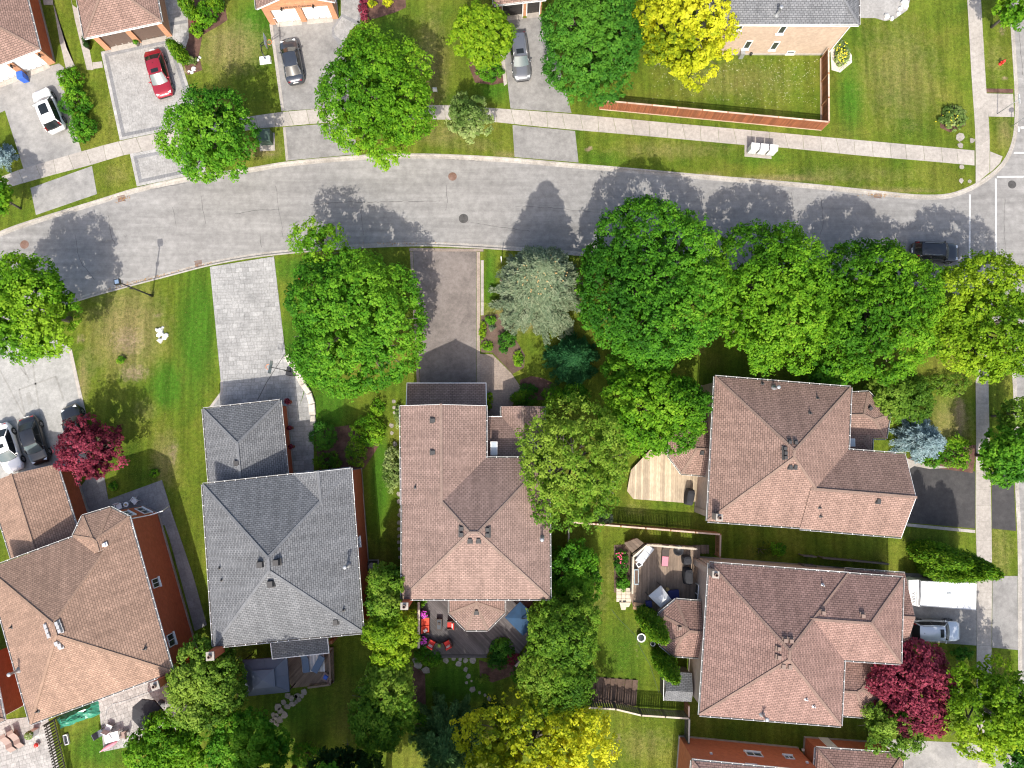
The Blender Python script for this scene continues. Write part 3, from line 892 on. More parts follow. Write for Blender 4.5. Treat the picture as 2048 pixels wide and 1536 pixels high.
# beds along the back fences
sheet('flower_bed', [(820, 1330), (850, 1345), (852, 1420), (835, 1460), (810, 1440)], 'mulch', 0.014)
sheet('flower_bed', [(958, 1320), (990, 1330), (1040, 1325), (1040, 1345), (985, 1365), (960, 1355)], 'mulch', 0.016)
sheet('flower_bed', [(628, 860), (700, 850), (740, 885), (752, 880), (760, 888), (728, 938), (640, 948)], 'mulch', 0.014)
sheet('flower_bed', [(1228, 1090), (1262, 1088), (1265, 1185), (1228, 1185)], 'soil', 0.014)
# road wear: sealed cracks, patches, manholes, catch basins and painted lines
def crack(px, w=0.03, wob=0.05):
    pts = spline([P(x, y, RZ + 0.005) for x, y in px], 0.35)
    pts = [p + Vector((R.uniform(-wob, wob), R.uniform(-wob, wob), 0)) for p in pts]
    m = MB()
    for a, b in zip(pts, pts[1:]):
        m.bar(a, b + (b - a) * 0.05, w * R.uniform(.5, 1.3), 0.004)
    m.build('sealed_crack', 'tar', road)
for c in ([(402, 392), (407, 425), (412, 447)], [(345, 415), (350, 440), (352, 455)], [(470, 428), (515, 421), (560, 418)], [(552, 372), (556, 410), (562, 440), (566, 478)], [(735, 405), (790, 403), (880, 402)],
          [(722, 412), (724, 445), (727, 470)], [(893, 370), (894, 405), (891, 420)], [(217, 430), (222, 470), (230, 488)], [(940, 445), (1010, 455), (1060, 462)], [(1030, 412), (1100, 416), (1240, 428)],
          [(1642, 395), (1646, 445), (1640, 470)], [(2010, 395), (2008, 450), (2012, 520)], [(1583, 385), (1588, 430)], [(150, 470), (160, 520), (190, 560)], [(890, 318), (970, 322)], [(520, 470), (523, 495)], [(2038, 60), (2042, 110), (2046, 150)],
          [(240, 390), (290, 381), (370, 366)], [(620, 410), (680, 404), (730, 405)]):
    crack(c)
def manhole(px, py, mat, r=0.36):
    p = P(px, py, RZ)
    m = MB().lathe((p.x, p.y, RZ), [(r + .06, 0.0), (r + .06, .008), (r, .009), (r, .004), (r - .02, .004), (r - .02, .010), (.02, .012)], 24)
    for i in range(5):
        m.box((p.x, p.y - .22 + i * .11, RZ + .013), (.4, .025, .006))
    return m.build('manhole_cover', mat)
tag(manhole(905, 353, 'rust_iron'), 'rust brown manhole cover in the road near the north kerb', 'manhole cover')
tag(manhole(927, 437, 'dark_iron', .40), 'dark grey manhole cover in the middle of the road', 'manhole cover')
tag(manhole(49, 489, 'rust_iron'), 'round rusty manhole cover at the left end of the road', 'manhole cover')
tag(manhole(2024, 369, 'dark_iron', .34), 'dark manhole cover inside the crosswalk by the corner', 'manhole cover')
for px, py, a, lab in ((243, 397, 12, 'rusty catch basin grate at the north kerb beside the paver apron'), (397, 527, 12, 'rusty catch basin grate at the south kerb above the big paver driveway'), (1756, 390, -7, 'rusty catch basin grate at the kerb near the crosswalk')):
    p = P(px, py, RZ)
    m = MB()
    for i in range(7):
        m.box((p.x + (i - 3) * .1 * math.cos(rad(a)), p.y + (i - 3) * .1 * math.sin(rad(a)), RZ + .012), (.05, .55, .02), rad(a))
    for s in (-1, 0, 1):
        m.box((p.x - math.sin(rad(a)) * s * .27, p.y + math.cos(rad(a)) * s * .27, RZ + .013), (.72, .05, .02), rad(a))
    tag(m.build('catch_basin', 'rust_iron', loc=p), lab, 'drain grate')
for px in ([(1938, 389), (1941.5, 389), (1941, 520), (1937.5, 520)], [(1990, 357), (1993.5, 357), (1994, 540), (1990.5, 540)], [(1994, 352), (2100, 351), (2100, 354.5), (1994, 355.5)], [(2028, 304.5), (2100, 304), (2100, 307), (2027, 307.5)]):
    q = ccw(xy(px, RZ))
    MB().prism(q, RZ - .002, RZ + .006).build('road_marking', 'road_paint', road)
q = MB()
q.prism(ccw(xy([(2036, 253), (2039, 253), (2039, 264), (2036, 264)], RZ)), RZ, RZ + .006)
q.prism(ccw(xy([(2041, 253), (2050, 253), (2050, 257), (2041, 257)], RZ)), RZ, RZ + .006)
q.build('road_marking', 'road_paint', road)
# ------------------------------------------------------------------ houses
for nm, c in (('cap_brown', (0.215, 0.15, 0.12)), ('cap_rose', (0.22, 0.16, 0.132)), ('cap_tan', (0.255, 0.17, 0.125)), ('cap_red', (0.205, 0.14, 0.115)), ('cap_grey', (0.150, 0.155, 0.164))):
    mottled(nm, tuple(x * .85 for x in c), c, tuple(x * 1.12 for x in c), 1.2, 8, 40, 0.9, 0.2)
DIRS = {'N': (0, 1), 'S': (0, -1), 'E': (1, 0), 'W': (-1, 0)}
class Block:
    """one roofed volume: eave outline, eave height, pitch; gable and attached sides named by where they face"""
    def __init__(s, px, z, pitch=0.58, gable='', attach='', oh=0.34, ohs=None, rot=0.0, shift=0.0):
        s.poly = ccw(xy(px, z)); s.z = z; s.pitch = pitch * .93
        if shift: s.poly = inset(s.poly, -shift)
        n = len(s.poly)
        s.E = []
        for i in range(n):
            a, b = s.poly[i], s.poly[(i + 1) % n]
            l = math.hypot(b[0] - a[0], b[1] - a[1])
            s.E.append((a, b, -(b[1] - a[1]) / l, (b[0] - a[0]) / l))
        ca, sa = math.cos(rot), math.sin(rot)
        def side(ds):
            r = set()
            for d in ds:
                dx, dy = DIRS[d]
                dx, dy = dx * ca - dy * sa, dx * sa + dy * ca
                r.add(max(range(n), key=lambda i: -(s.E[i][2] * dx + s.E[i][3] * dy)))
            return r
        s.side = side
        s.gab = side(gable) | side(attach)
        s.att = side(attach)
        ohl = [oh] * n
        for d, v in (ohs or {}).items():
            for i in side(d): ohl[i] = v
        s.wall = inset(s.poly, ohl)
    def h(s, i, p):
        a, b, nx, ny = s.E[i]
        return s.pitch * ((p[0] - a[0]) * nx + (p[1] - a[1]) * ny)
    def top(s, p):
        return s.z + min(s.h(i, p) for i in range(len(s.E)) if i not in s.gab)
    def faces(s):
        out = []
        idx = [i for i in range(len(s.E)) if i not in s.gab]
        for i in idx:
            q = list(s.poly)
            ai, _, nxi, nyi = s.E[i]
            for j in idx:
                if j == i: continue
                aj, _, nxj, nyj = s.E[j]
                A, B = s.pitch * (nxj - nxi), s.pitch * (nyj - nyi)
                Cc = -s.pitch * (nxj * aj[0] + nyj * aj[1]) + s.pitch * (nxi * ai[0] + nyi * ai[1])
                q = clip_half(q, A, B, Cc + 1e-9)
            q = dedupe(q, 0.01)
            if len(q) > 2: out.append((i, [(p[0], p[1], s.z + s.h(i, p)) for p in q]))
        return out
    def wall_edge(s, d):
        i = list(s.side(d))[0]
        return s.wall[i], s.wall[(i + 1) % len(s.wall)]
HOUSES = {}
def house(key, name, label, blocks, roof_mat, cap_mat, wall_mat, gutter=True):
    c = sum((Vector(p).to_3d() for p in blocks[0].poly), Vector()) / len(blocks[0].poly)
    H_ = thing(name, label, 'house', (c.x, c.y, 0))
    H_roofs, H_walls = [], []
    for b in blocks:
        m, fa, cap, gus = MB(), MB(), MB(), []
        seen = {}
        for i, q in b.faces():
            a, _, nx, ny = b.E[i]
            ex, ey = ny, -nx
            sl = math.sqrt(1 + b.pitch ** 2)
            uv = [((p[0] - a[0]) * ex + (p[1] - a[1]) * ey + 3.7 * i, ((p[0] - a[0]) * nx + (p[1] - a[1]) * ny) * sl) for p in q]
            n = len(q)
            m.add(q, [tuple(range(n))], 0, [uv])
            m.add([(p[0], p[1], p[2] - .17) for p in q], [tuple(range(n))[::-1]], 1, [uv])
            for k in range(n):
                p0, p1 = q[k], q[(k + 1) % n]
                mid = ((p0[0] + p1[0]) / 2, (p0[1] + p1[1]) / 2)
                on = None
                for e in range(len(b.E)):
                    ea, eb, enx, eny = b.E[e]
                    if abs((p0[0] - ea[0]) * enx + (p0[1] - ea[1]) * eny) < .02 and abs((p1[0] - ea[0]) * enx + (p1[1] - ea[1]) * eny) < .02: on = e
                if on is not None:
                    if on in b.att: continue
                    enx, eny = b.E[on][2], b.E[on][3]
                    P0, P1 = Vector(p0), Vector(p1)
                    o_ = Vector((-enx, -eny, 0))
                    if (P1 - P0).length < .05: continue
                    fa.bar(P0 - o_ * .012 + Vector((0, 0, -.095)), P1 - o_ * .012 + Vector((0, 0, -.095)), .03, .17)
                    if on not in b.gab and gutter:
                        gus.append(MB().bar(P0 + o_ * .075 + Vector((0, 0, -.08)), P1 + o_ * .075 + Vector((0, 0, -.08)), .07, .09))
                        fa.bar(P0 + o_ * .118 + Vector((0, 0, -.06)), P1 + o_ * .118 + Vector((0, 0, -.06)), .014, .13)
                        L = (P1 - P0).length
                        for t in range(1, int(L / .9)):
                            fa.bar(P0.lerp(P1, t * .9 / L) + o_ * .03 + Vector((0, 0, -.01)), P0.lerp(P1, t * .9 / L) + o_ * .13 + Vector((0, 0, -.01)), .05, .02)
                else:
                    kk = tuple(sorted([(round(p0[0], 1), round(p0[1], 1)), (round(p1[0], 1), round(p1[1], 1))]))
                    if kk in seen: continue
                    seen[kk] = 1
                    A_, B_ = (Vector(p0), Vector(p1)) if p0[2] <= p1[2] else (Vector(p1), Vector(p0))
                    L = (B_ - A_).length
                    k2 = max(1, int(L / .22))
                    for t in range(k2):
                        s0, s1 = A_.lerp(B_, t / k2), A_.lerp(B_, (t + 1.25) / k2)
                        cap.bar(s0 + Vector((0, 0, .022)), s1 + Vector((0, 0, .008)), .22, .02)
        r = m.build('roof', [roof_mat, 'white_trim'], H_)
        H_roofs.append(r)
        if fa.v: fa.build('fascia', 'white_trim', r)
        for gu in gus: gu.build('gutter', 'gutter_dark', r)
        if cap.v: cap.build('ridge_caps', cap_mat, r)
        w = MB()
        nW = len(b.wall)
        u0 = 0.0
        for i in range(nW):
            p, q = b.wall[i], b.wall[(i + 1) % nW]
            L = math.hypot(q[0] - p[0], q[1] - p[1])
            k = 16 if i in b.gab else 1
            for t in range(k):
                a = (p[0] + (q[0] - p[0]) * t / k, p[1] + (q[1] - p[1]) * t / k)
                d = (p[0] + (q[0] - p[0]) * (t + 1) / k, p[1] + (q[1] - p[1]) * (t + 1) / k)
                za, zd = b.top(a) - .16, b.top(d) - .16
                ua, ud = u0 + L * t / k, u0 + L * (t + 1) / k
                w.add([(a[0], a[1], -.2), (d[0], d[1], -.2), (d[0], d[1], zd), (a[0], a[1], za)], [(0, 1, 2, 3)], 0, [[(ua, -.2), (ud, -.2), (ud, zd), (ua, za)]])
            u0 += L
        H_walls.append(w.build('wall', wall_mat, H_))
        f = MB()
        out = inset(b.wall, -.05)
        f.prism(out, -.15, .28)
        f.build('foundation', 'concrete', H_)
    HOUSES[key] = (H_, blocks, H_roofs, H_walls)
    return H_
def roof_hit(key, px, py):
    H_, blocks, roofs, _ = HOUSES[key]
    z = 12.0
    while z > 2.0:
        p = P(px, py, z)
        for b, r in zip(blocks, roofs):
            if inside(b.poly, p.x, p.y) and b.top(p) >= z: return p, r, b
        z -= .02
    raise ValueError((key, px, py))
def slope_frame(b, p):
    idx = [i for i in range(len(b.E)) if i not in b.gab]
    i = min(idx, key=lambda k: b.h(k, p))
    return b.E[i][2], b.E[i][3]
def vents(key, pts, mat, name='roof_vent', size=(.36, .36), hh=.16):
    for px, py in pts:
        p, r, b = roof_hit(key, px, py)
        nx, ny = slope_frame(b, p)
        a = math.atan2(ny, nx) + math.pi / 2
        m = MB()
        m.box((p.x, p.y, p.z + .01), (size[0] + .1, size[1] + .16, .05), a)
        m.box((p.x + nx * .02, p.y + ny * .02, p.z + hh / 2 + .06), (size[0], size[1], hh), a, top=.86)
        m.build(name, mat, r)
def pipes(key, pts, mat='vent_black', r=.06, h=.35):
    for px, py in pts:
        p, rr, b = roof_hit(key, px, py)
        m = MB().lathe((p.x, p.y, p.z), [(.16, -.08), (.15, .03), (r, .06), (r, h), (r * .7, h + .01)], 10)
        m.build('vent_pipe', mat, rr)
def flue(key, px, py, h=1.1):
    p, rr, b = roof_hit(key, px, py)
    MB().lathe((p.x, p.y, p.z), [(.26, -.1), (.24, .06), (.1, .16), (.1, h), (.17, h + .02), (.17, h + .12), (.08, h + .16)], 14).build('flue_pipe', 'galvanised', rr, True)
def chimney(key, px, py, z, w, d, rz, mat='brick_red'):
    H_ = HOUSES[key][0]
    p = P(px, py, z)
    m = MB()
    ca, sa = math.cos(rz), math.sin(rz)
    cs = [(p.x + a * w / 2 * ca - b * d / 2 * sa, p.y + a * w / 2 * sa + b * d / 2 * ca) for a, b in ((-1, -1), (1, -1), (1, 1), (-1, 1))]
    for i in range(4):
        a, b = cs[i], cs[(i + 1) % 4]
        L = math.hypot(b[0] - a[0], b[1] - a[1])
        m.add([(*a, -.1), (*b, -.1), (*b, z), (*a, z)], [(0, 1, 2, 3)], 0, [[(0, 0), (L, 0), (L, z), (0, z)]])
    c = m.build('chimney', mat, H_)
    MB().box((p.x, p.y, z + .05), (w + .08, d + .08, .12), rz).build('chimney_cap', 'concrete', c)
    MB().lathe((p.x, p.y, z + .1), [(.17, 0), (.15, .28), (.11, .28), (.11, .02)], 12).build('flue_pot', 'vent_brown', c)
def skylight(key, px, py, w, l):
    p, r, b = roof_hit(key, px, py)
    nx, ny = slope_frame(b, p)
    ex, ey = ny, -nx
    up = Vector((nx, ny, b.pitch)).normalized()
    e = Vector((ex, ey, 0))
    n = e.cross(up)
    n = n if n.z > 0 else -n
    def slab(a, bb, h0, h1):
        vs = [p + e * (i * a / 2) + up * (j * bb / 2) + n * h for h in (h0, h1) for i, j in ((-1, -1), (1, -1), (1, 1), (-1, 1))]
        return vs, [(0, 3, 2, 1), (4, 5, 6, 7), (0, 1, 5, 4), (1, 2, 6, 5), (2, 3, 7, 6), (3, 0, 4, 7)]
    k = MB().add(*slab(w, l, -.05, .12)).build('skylight', 'white_trim', r)
    MB().add(*slab(w - .1, l - .1, .1, .135)).build('pane', 'skylight_glass', r)
def wframe(a, b):
    d = Vector((b[0] - a[0], b[1] - a[1], 0)).normalized()
    return d, Vector((d.y, -d.x, 0))
def window(key, bi, d, px, py, w, h, mat='window_glass', name='window', frame='white_trim', mull=True):
    H_, blocks, _, _ = HOUSES[key]
    a, b = blocks[bi].wall_edge(d)
    t, n = wframe(a, b)
    p = on_wall(px, py, a, b)
    return window_at(H_, p, t, n, w, h, mat, name, frame, mull)
def window_at(H_, p, t, n, w, h, mat='window_glass', name='window', frame='white_trim', mull=True):
    z = Vector((0, 0, 1))
    m = MB()
    f = .07
    for s in (-1, 1):
        m.bar(p + t * (s * (w / 2)) - z * (h / 2 + f / 2) + n * .03, p + t * (s * (w / 2)) + z * (h / 2 + f / 2) + n * .03, f, .1, up=n)
        m.bar(p - t * (w / 2) + z * (s * h / 2) + n * .03, p + t * (w / 2) + z * (s * h / 2) + n * .03, .1, f)
    if mull: m.bar(p - z * (h / 2) + n * .03, p + z * (h / 2) + n * .03, .05, .07, up=n)
    o = m.build(name, frame, H_)
    MB().bar(p - t * (w / 2) + n * .012, p + t * (w / 2) + n * .012, .02, h).build('pane', mat, o)
    MB().bar(p - t * (w / 2 + .1) - z * (h / 2 + .07) + n * .07, p + t * (w / 2 + .1) - z * (h / 2 + .07) + n * .07, .16, .06).build('sill', frame, o)
    return o
def facade(key, bi, d, front, doors, dz, door_mat, wall_mat, ztop):
    """brick piers and header standing in front of the recessed garage doors"""
    H_, blocks, _, _ = HOUSES[key]
    a, b = blocks[bi].wall_edge(d)
    t, n = wframe(a, b)
    L = math.hypot(b[0] - a[0], b[1] - a[1])
    A = Vector((a[0], a[1], 0))
    def pier(u0, u1, z0, z1, nm):
        m = MB()
        c = [A + t * u0 + n * .004, A + t * u1 + n * .004, A + t * u1 + n * front, A + t * u0 + n * front]
        for i in range(4):
            p, q = c[i], c[(i + 1) % 4]
            l = (q - p).length
            if area([(v.x, v.y) for v in c]) < 0: p, q = q, p
            m.add([(p.x, p.y, z0), (q.x, q.y, z0), (q.x, q.y, z1), (p.x, p.y, z1)], [(0, 1, 2, 3)], 0, [[(0, z0), (l, z0), (l, z1), (0, z1)]])
        m.add([(v.x, v.y, z1) for v in c], [(0, 1, 2, 3)], 0, [[(0, 0), (1, 0), (1, .2), (0, .2)]])
        m.add([(v.x, v.y, z0) for v in c], [(3, 2, 1, 0)], 0, [[(0, 0), (1, 0), (1, .2), (0, .2)]])
        m.build(nm, wall_mat, H_)
    us = [0.0] + [x * L for dd in doors for x in dd] + [L]
    for i in range(0, len(us), 2):
        if us[i + 1] - us[i] > .02: pier(us[i], us[i + 1], -.1, dz, 'pier')
    pier(0, L, dz, ztop, 'header')
    for u0, u1 in doors:
        u0, u1 = u0 * L, u1 * L
        c = A + t * ((u0 + u1) / 2)
        m = MB()
        m.bar(A + t * u0 + n * .03 + Vector((0, 0, dz / 2)), A + t * u1 + n * .03 + Vector((0, 0, dz / 2)), .04, dz)
        for r_ in range(4):
            for k in range(4):
                w_ = (u1 - u0) / 4
                cc = A + t * (u0 + w_ * (k + .5)) + n * .055 + Vector((0, 0, dz * (r_ + .5) / 4))
                m.bar(cc - t * (w_ * .4), cc + t * (w_ * .4), .02, dz / 4 * .66)
        m.build('garage_door', door_mat, H_)
        MB().bar(A + t * u0 + n * (front + .05) + Vector((0, 0, -.0)), A + t * u1 + n * (front + .05) + Vector((0, 0, -.0)), front * 2, .07).build('threshold', 'concrete', H_)
    return A, t, n, L
def wall_lamp(H_, p, n):
    m = MB().box(p + n * .03, (.12, .12, .16))
    m.bar(p + n * .02 + Vector((0, 0, .1)), p + n * .2 + Vector((0, 0, .16)), .03, .03)
    m.lathe(p + n * .2 + Vector((0, 0, -.16)), [(.05, 0), (.09, .04), (.1, .2), (.12, .22), (.03, .32)], 8)
    m.build('wall_lamp', 'black_metal', H_)

# tan house at the lower left, turned with the bend of the street
A0 = Block([(258, 1033), (345, 1343), (61, 1448), (-26, 1138)], 5.6, .56, rot=rad(19))
A1 = Block([(146, 1072), (165, 1032), (221, 1015), (258, 1034), (270, 1078), (159, 1119)], 5.61, .56, attach='S', rot=rad(19))
A2 = Block([(113, 928), (160, 1078), (23, 1117), (-24, 967)], 3.0, .5, gable='N', attach='S', rot=rad(17))
house('A', 'brick_house', 'house with tan shingle roof and red brick walls at the lower left', [A0, A1, A2], 'shingle_tan', 'cap_tan', 'brick_red')
vents('A', [(116, 1246), (119, 1253), (122, 1261)], 'vent_silver', size=(.34, .28))
vents('A', [(93, 1252), (96, 1261), (99, 1270)], 'vent_silver', size=(.34, .28))
vents('A', [(115, 1286), (122, 1293)], 'vent_silver', size=(.34, .28))
pipes('A', [(24, 1254), (290, 1297), (76, 1422)], 'vent_black')
vents('A', [(210, 1089)], 'white_plastic', 'roof_vent', (.26, .26), .14)
flue('A', 38, 1340)
chimney('A', 311, 1371, 7.0, .6, .6, rad(19))
window('A', 0, 'E', 311, 1166, .75, 1.1)
window('A', 0, 'E', 342, 1280, 1.0, 1.1)
i_ = max(range(len(A1.E)), key=lambda i: -(A1.E[i][2] * .62 + A1.E[i][3] * .78))
a, b = A1.wall[i_], A1.wall[(i_ + 1) % len(A1.wall)]
t, n = wframe(a, b)
for px, py, w_ in ((252, 1024, .7), (283, 1019, 1.0)):
    q = on_wall(px, py, a, b)
    mid_ = Vector(((a[0] + b[0]) / 2, (a[1] + b[1]) / 2, 0))
    z_ = 4.1 if px < 260 else 1.5
    window_at(HOUSES['A'][0], Vector((mid_.x, mid_.y, z_)), t, n, w_, 1.2)
# grey roofed house
B0 = Block([(405, 969), (701, 937), (726, 1265), (427, 1294)], 5.6, .58, oh=.28)
B1 = Block([(588, 948), (701, 936), (706, 1001), (594, 1013)], 5.61, .58, gable='N', attach='S', shift=.012, oh=.28)
B2 = Block([(406, 818), (560, 801), (577, 970), (420, 990)], 3.0, .55, attach='S')
house('B', 'brick_house', 'house with dark grey shingle roof and red brick walls left of centre', [B0, B1, B2], 'shingle_grey', 'cap_grey', 'brick_red')
vents('B', [(522, 1128), (555, 1124), (543, 1167)], 'vent_black', size=(.5, .5), hh=.42)
vents('B', [(474, 926)], 'vent_black', size=(.4, .4))
vents('B', [(672, 1244)], 'vent_black', size=(.4, .4))
pipes('B', [(444, 1160), (687, 1220), (440, 1136)])
flue('B', 696, 1130)
chimney('B', 421, 1312, 7.3, .58, .62, rad(5))
def porch(key, hi, lo, zh, zl, mat, posts=True):
    H_ = HOUSES[key][0]
    a, b = P(*hi[0], zh), P(*hi[1], zh)
    c, d = P(*lo[1], zl), P(*lo[0], zl)
    w = (b - a).length
    l = (d - a).length
    m = MB().add([d, c, b, a], [(0, 1, 2, 3)], 0, [[(0, 0), (w, 0), (w, l), (0, l)]])
    dn = Vector((0, 0, -.14))
    m.add([a + dn, b + dn, c + dn, d + dn], [(0, 1, 2, 3)], 1, [[(0, 0), (w, 0), (w, l), (0, l)]])
    r = m.build('porch_roof', [mat, 'white_trim'], H_)
    f = MB()
    for p, q in ((a, d), (d, c), (c, b)):
        f.bar(p + Vector((0, 0, -.06)), q + Vector((0, 0, -.06)), .06, .17)
    f.build('fascia', 'white_trim', r)
    return r
porch('B', [(541, 1286), (655, 1276)], [(545, 1318), (658, 1306)], 3.6, 2.95, 'shingle_grey')
MB().box(P(661, 1285, 2.6) - Vector((0, 0, 1.3)), (.3, .3, 2.6)).build('porch_post', 'wood_orange', HOUSES['B'][0])
for px, py in ((573, 804), (577, 857), (581, 893)):
    pass
window('B', 0, 'E', 716, 1085, .8, 1.0)
# brown house in the middle
C0 = Block([(805, 916), (1098, 916), (1100, 1198), (804, 1198)], 5.6, .58)
C1 = Block([(801, 811), (972, 811), (972, 1010), (803, 1010)], 5.6, .58, gable='N', attach='S')
C2 = Block([(1003, 813), (1088, 813), (1090, 925), (1003, 925)], 3.0, .5, gable='N', attach='S')
C3 = Block([(899, 1180), (899, 1227), (932, 1260), (975, 1260), (1009, 1225), (1009, 1180)], 3.0, .28, attach='N')
house('C', 'brick_house', 'house with rose brown shingle roof at the centre with timber deck behind', [C0, C1, C2, C3], 'shingle_rose', 'cap_rose', 'brick_red')
porch('C', [(812, 822), (973, 822)], [(814, 766), (972, 766)], 4.5, 3.0, 'shingle_rose')
porch('C', [(970, 922), (1090, 922)], [(974, 833), (1040, 833)], 4.6, 3.0, 'shingle_rose')
Hc = HOUSES['C'][0]
g0, g1 = P(818, 776, 0), P(818, 776, 3)
a, b = P(819, 786, 2.4), P(968, 786, 2.4)
m = MB()
for q0, q1, z0, z1 in ((a, b, -.1, 3.1),):
    L = (q1 - q0).length
    m.add([(q0.x, q0.y, z0), (q1.x, q1.y, z0), (q1.x, q1.y, z1), (q0.x, q0.y, z1)], [(3, 2, 1, 0)], 0, [[(0, z1), (L, z1), (L, z0), (0, z0)]])
for q in (a, b):
    e = Vector((q.x, q.y - 2.0, 0))
    m.add([(q.x, q.y, -.1), (e.x, e.y, -.1), (e.x, e.y, 3.8), (q.x, q.y, 3.05)], [(0, 1, 2, 3), (3, 2, 1, 0)][:1], 0, [[(0, 0), (2, 0), (2, 3.8), (0, 3.0)]])
m.build('garage_wall', 'brick_red', Hc)
vents('C', [(866, 841), (866, 905)], 'vent_black', size=(.36, .4))
vents('C', [(923, 1057), (923, 1069), (975, 1059), (975, 1070), (940, 1081), (957, 1081)], 'vent_black', size=(.34, .34))
pipes('C', [(831, 975)])
vents('C', [(953, 1224)], 'vent_black', size=(.34, .34))
flue('C', 1083, 1076, 1.0)
chimney('C', 809, 1212, 7.0, .56, .5, 0)
def skylight_flat(px, py, z, w, l, tilt):
    p = P(px, py, z)
    m = MB().box((p.x, p.y, z + .05), (w, l, .16))
    k = m.build('skylight', 'white_trim', Hc)
    MB().box((p.x, p.y, z + .14), (w - .12, l - .12, .03)).build('pane', 'skylight_glass', k)
skylight_flat(988, 897, 4.55, .6, 1.2, 0)
# right hand house with corner lot
D0 = Block([(1430, 753), (1702, 775), (1690, 1061), (1415, 1042)], 5.6, .58)
D1 = Block([(1606, 893), (1811, 909), (1803, 1074), (1600, 1057)], 5.61, .58, gable='E', attach='W', shift=.012)
D2 = Block([(1690, 786), (1737, 784), (1780, 830), (1772, 877), (1690, 877)], 3.0, .42, attach='W')
D3 = Block([(1690, 860), (1745, 862), (1744, 904), (1690, 904)], 3.0, .3, attach='W')
D4 = Block([(1418, 844), (1352, 852), (1336, 874), (1338, 913), (1363, 947), (1413, 951)], 3.0, .42, attach='E')
house('D', 'brick_house', 'house with reddish brown shingle roof beside the row of maples', [D0, D1, D2, D3, D4], 'shingle_brown', 'cap_brown', 'brick_pink')
vents('D', [(1579, 884), (1591, 885), (1569, 897), (1570, 906), (1570, 915), (1580, 934), (1590, 934)], 'vent_black', size=(.3, .3))
vents('D', [(1756, 1002)], 'vent_black', size=(.34, .34))
pipes('D', [(1525, 768), (1635, 797), (1620, 827), (1639, 1015), (1641, 1032)])
vents('D', [(1740, 817), (1404, 905)], 'vent_black', size=(.3, .3))
flue('D', 1548, 776, 1.0)
chimney('D', 1438, 1035, 7.0, .5, .5, rad(-4), 'brick_pink')
p, r, b = roof_hit('D', 1703, 885)
MB().box((p.x, p.y, p.z + .1), (.5, .7, .14)).build('skylight', 'white_trim', r)
MB().box((p.x, p.y, p.z + .18), (.4, .6, .03)).build('pane', 'skylight_glass', r)
# lower right house
E0 = Block([(1419, 1126), (1697, 1147), (1682, 1452), (1399, 1430)], 5.6, .58)
E1 = Block([(1606, 1141), (1806, 1156), (1801, 1327), (1600, 1314)], 5.61, .58, attach='W', shift=.012)
E2 = Block([(1690, 1138), (1810, 1147), (1809, 1307), (1690, 1298)], 3.0, .5, gable='E', attach='W')
E3 = Block([(1675, 1322), (1745, 1326), (1761, 1352), (1761, 1393), (1728, 1434), (1675, 1430)], 3.0, .42, attach='W')
E4 = Block([(1402, 1203), (1352, 1199), (1318, 1228), (1320, 1290), (1345, 1311), (1399, 1315)], 3.0, .45, attach='E')
house('E', 'brick_house', 'house with pinkish brown shingle roof in the lower right beside the white trailer', [E0, E1, E2, E3, E4], 'shingle_red', 'cap_red', 'brick_pink')
vents('E', [(1570, 1280), (1582, 1281), (1557, 1297), (1557, 1314), (1566, 1332), (1579, 1333), (1646, 1225), (1725, 1231)], 'vent_brown', size=(.34, .34))
pipes('E', [(1645, 1170), (1612, 1398), (1627, 1412)], 'vent_silver')
flue('E', 1524, 1428, 1.1)
vents('E', [(1359, 1256)], 'vent_brown', size=(.3, .3))
chimney('E', 1431, 1149, 7.0, .5, .5, rad(-4), 'brick_pink')
# red brick house at the bottom right: its north wall faces the camera
F0 = Block([(1384, 1521), (1660, 1548), (1640, 1800), (1365, 1780)], 5.8, .58)
F1 = Block([(1632, 1496), (1807, 1508), (1795, 1720), (1618, 1700)], 3.2, .5)
house('F', 'brick_house', 'red brick house at the bottom right corner showing its windowed wall', [F0, F1], 'shingle_red', 'cap_red', 'brick_vivid')
window('F', 0, 'N', 1508, 1509, 1.35, .75)
window('F', 0, 'N', 1578, 1515, .75, .6)
window('F', 0, 'N', 1505, 1534, .8, .5)
for px, py in ((1422, 1508), (1614, 1526), (1606, 1501)):
    a, b = F0.wall_edge('N'); t, n = wframe(a, b); p = on_wall(px, py, a, b)
    MB().box(p + n * .06, (.2, .14, .2)).build('wall_vent', 'white_plastic', HOUSES['F'][0])
a, b = F1.wall_edge('N'); t, n = wframe(a, b); p = on_wall(1652, 1482, a, b)
m = MB().bar(Vector((p.x, p.y, 0)) - t * .45 + n * .03 + Vector((0, 0, 1.05)), Vector((p.x, p.y, 0)) + t * .45 + n * .03 + Vector((0, 0, 1.05)), .06, 2.1)
m.build('door', 'white_door', HOUSES['F'][0])
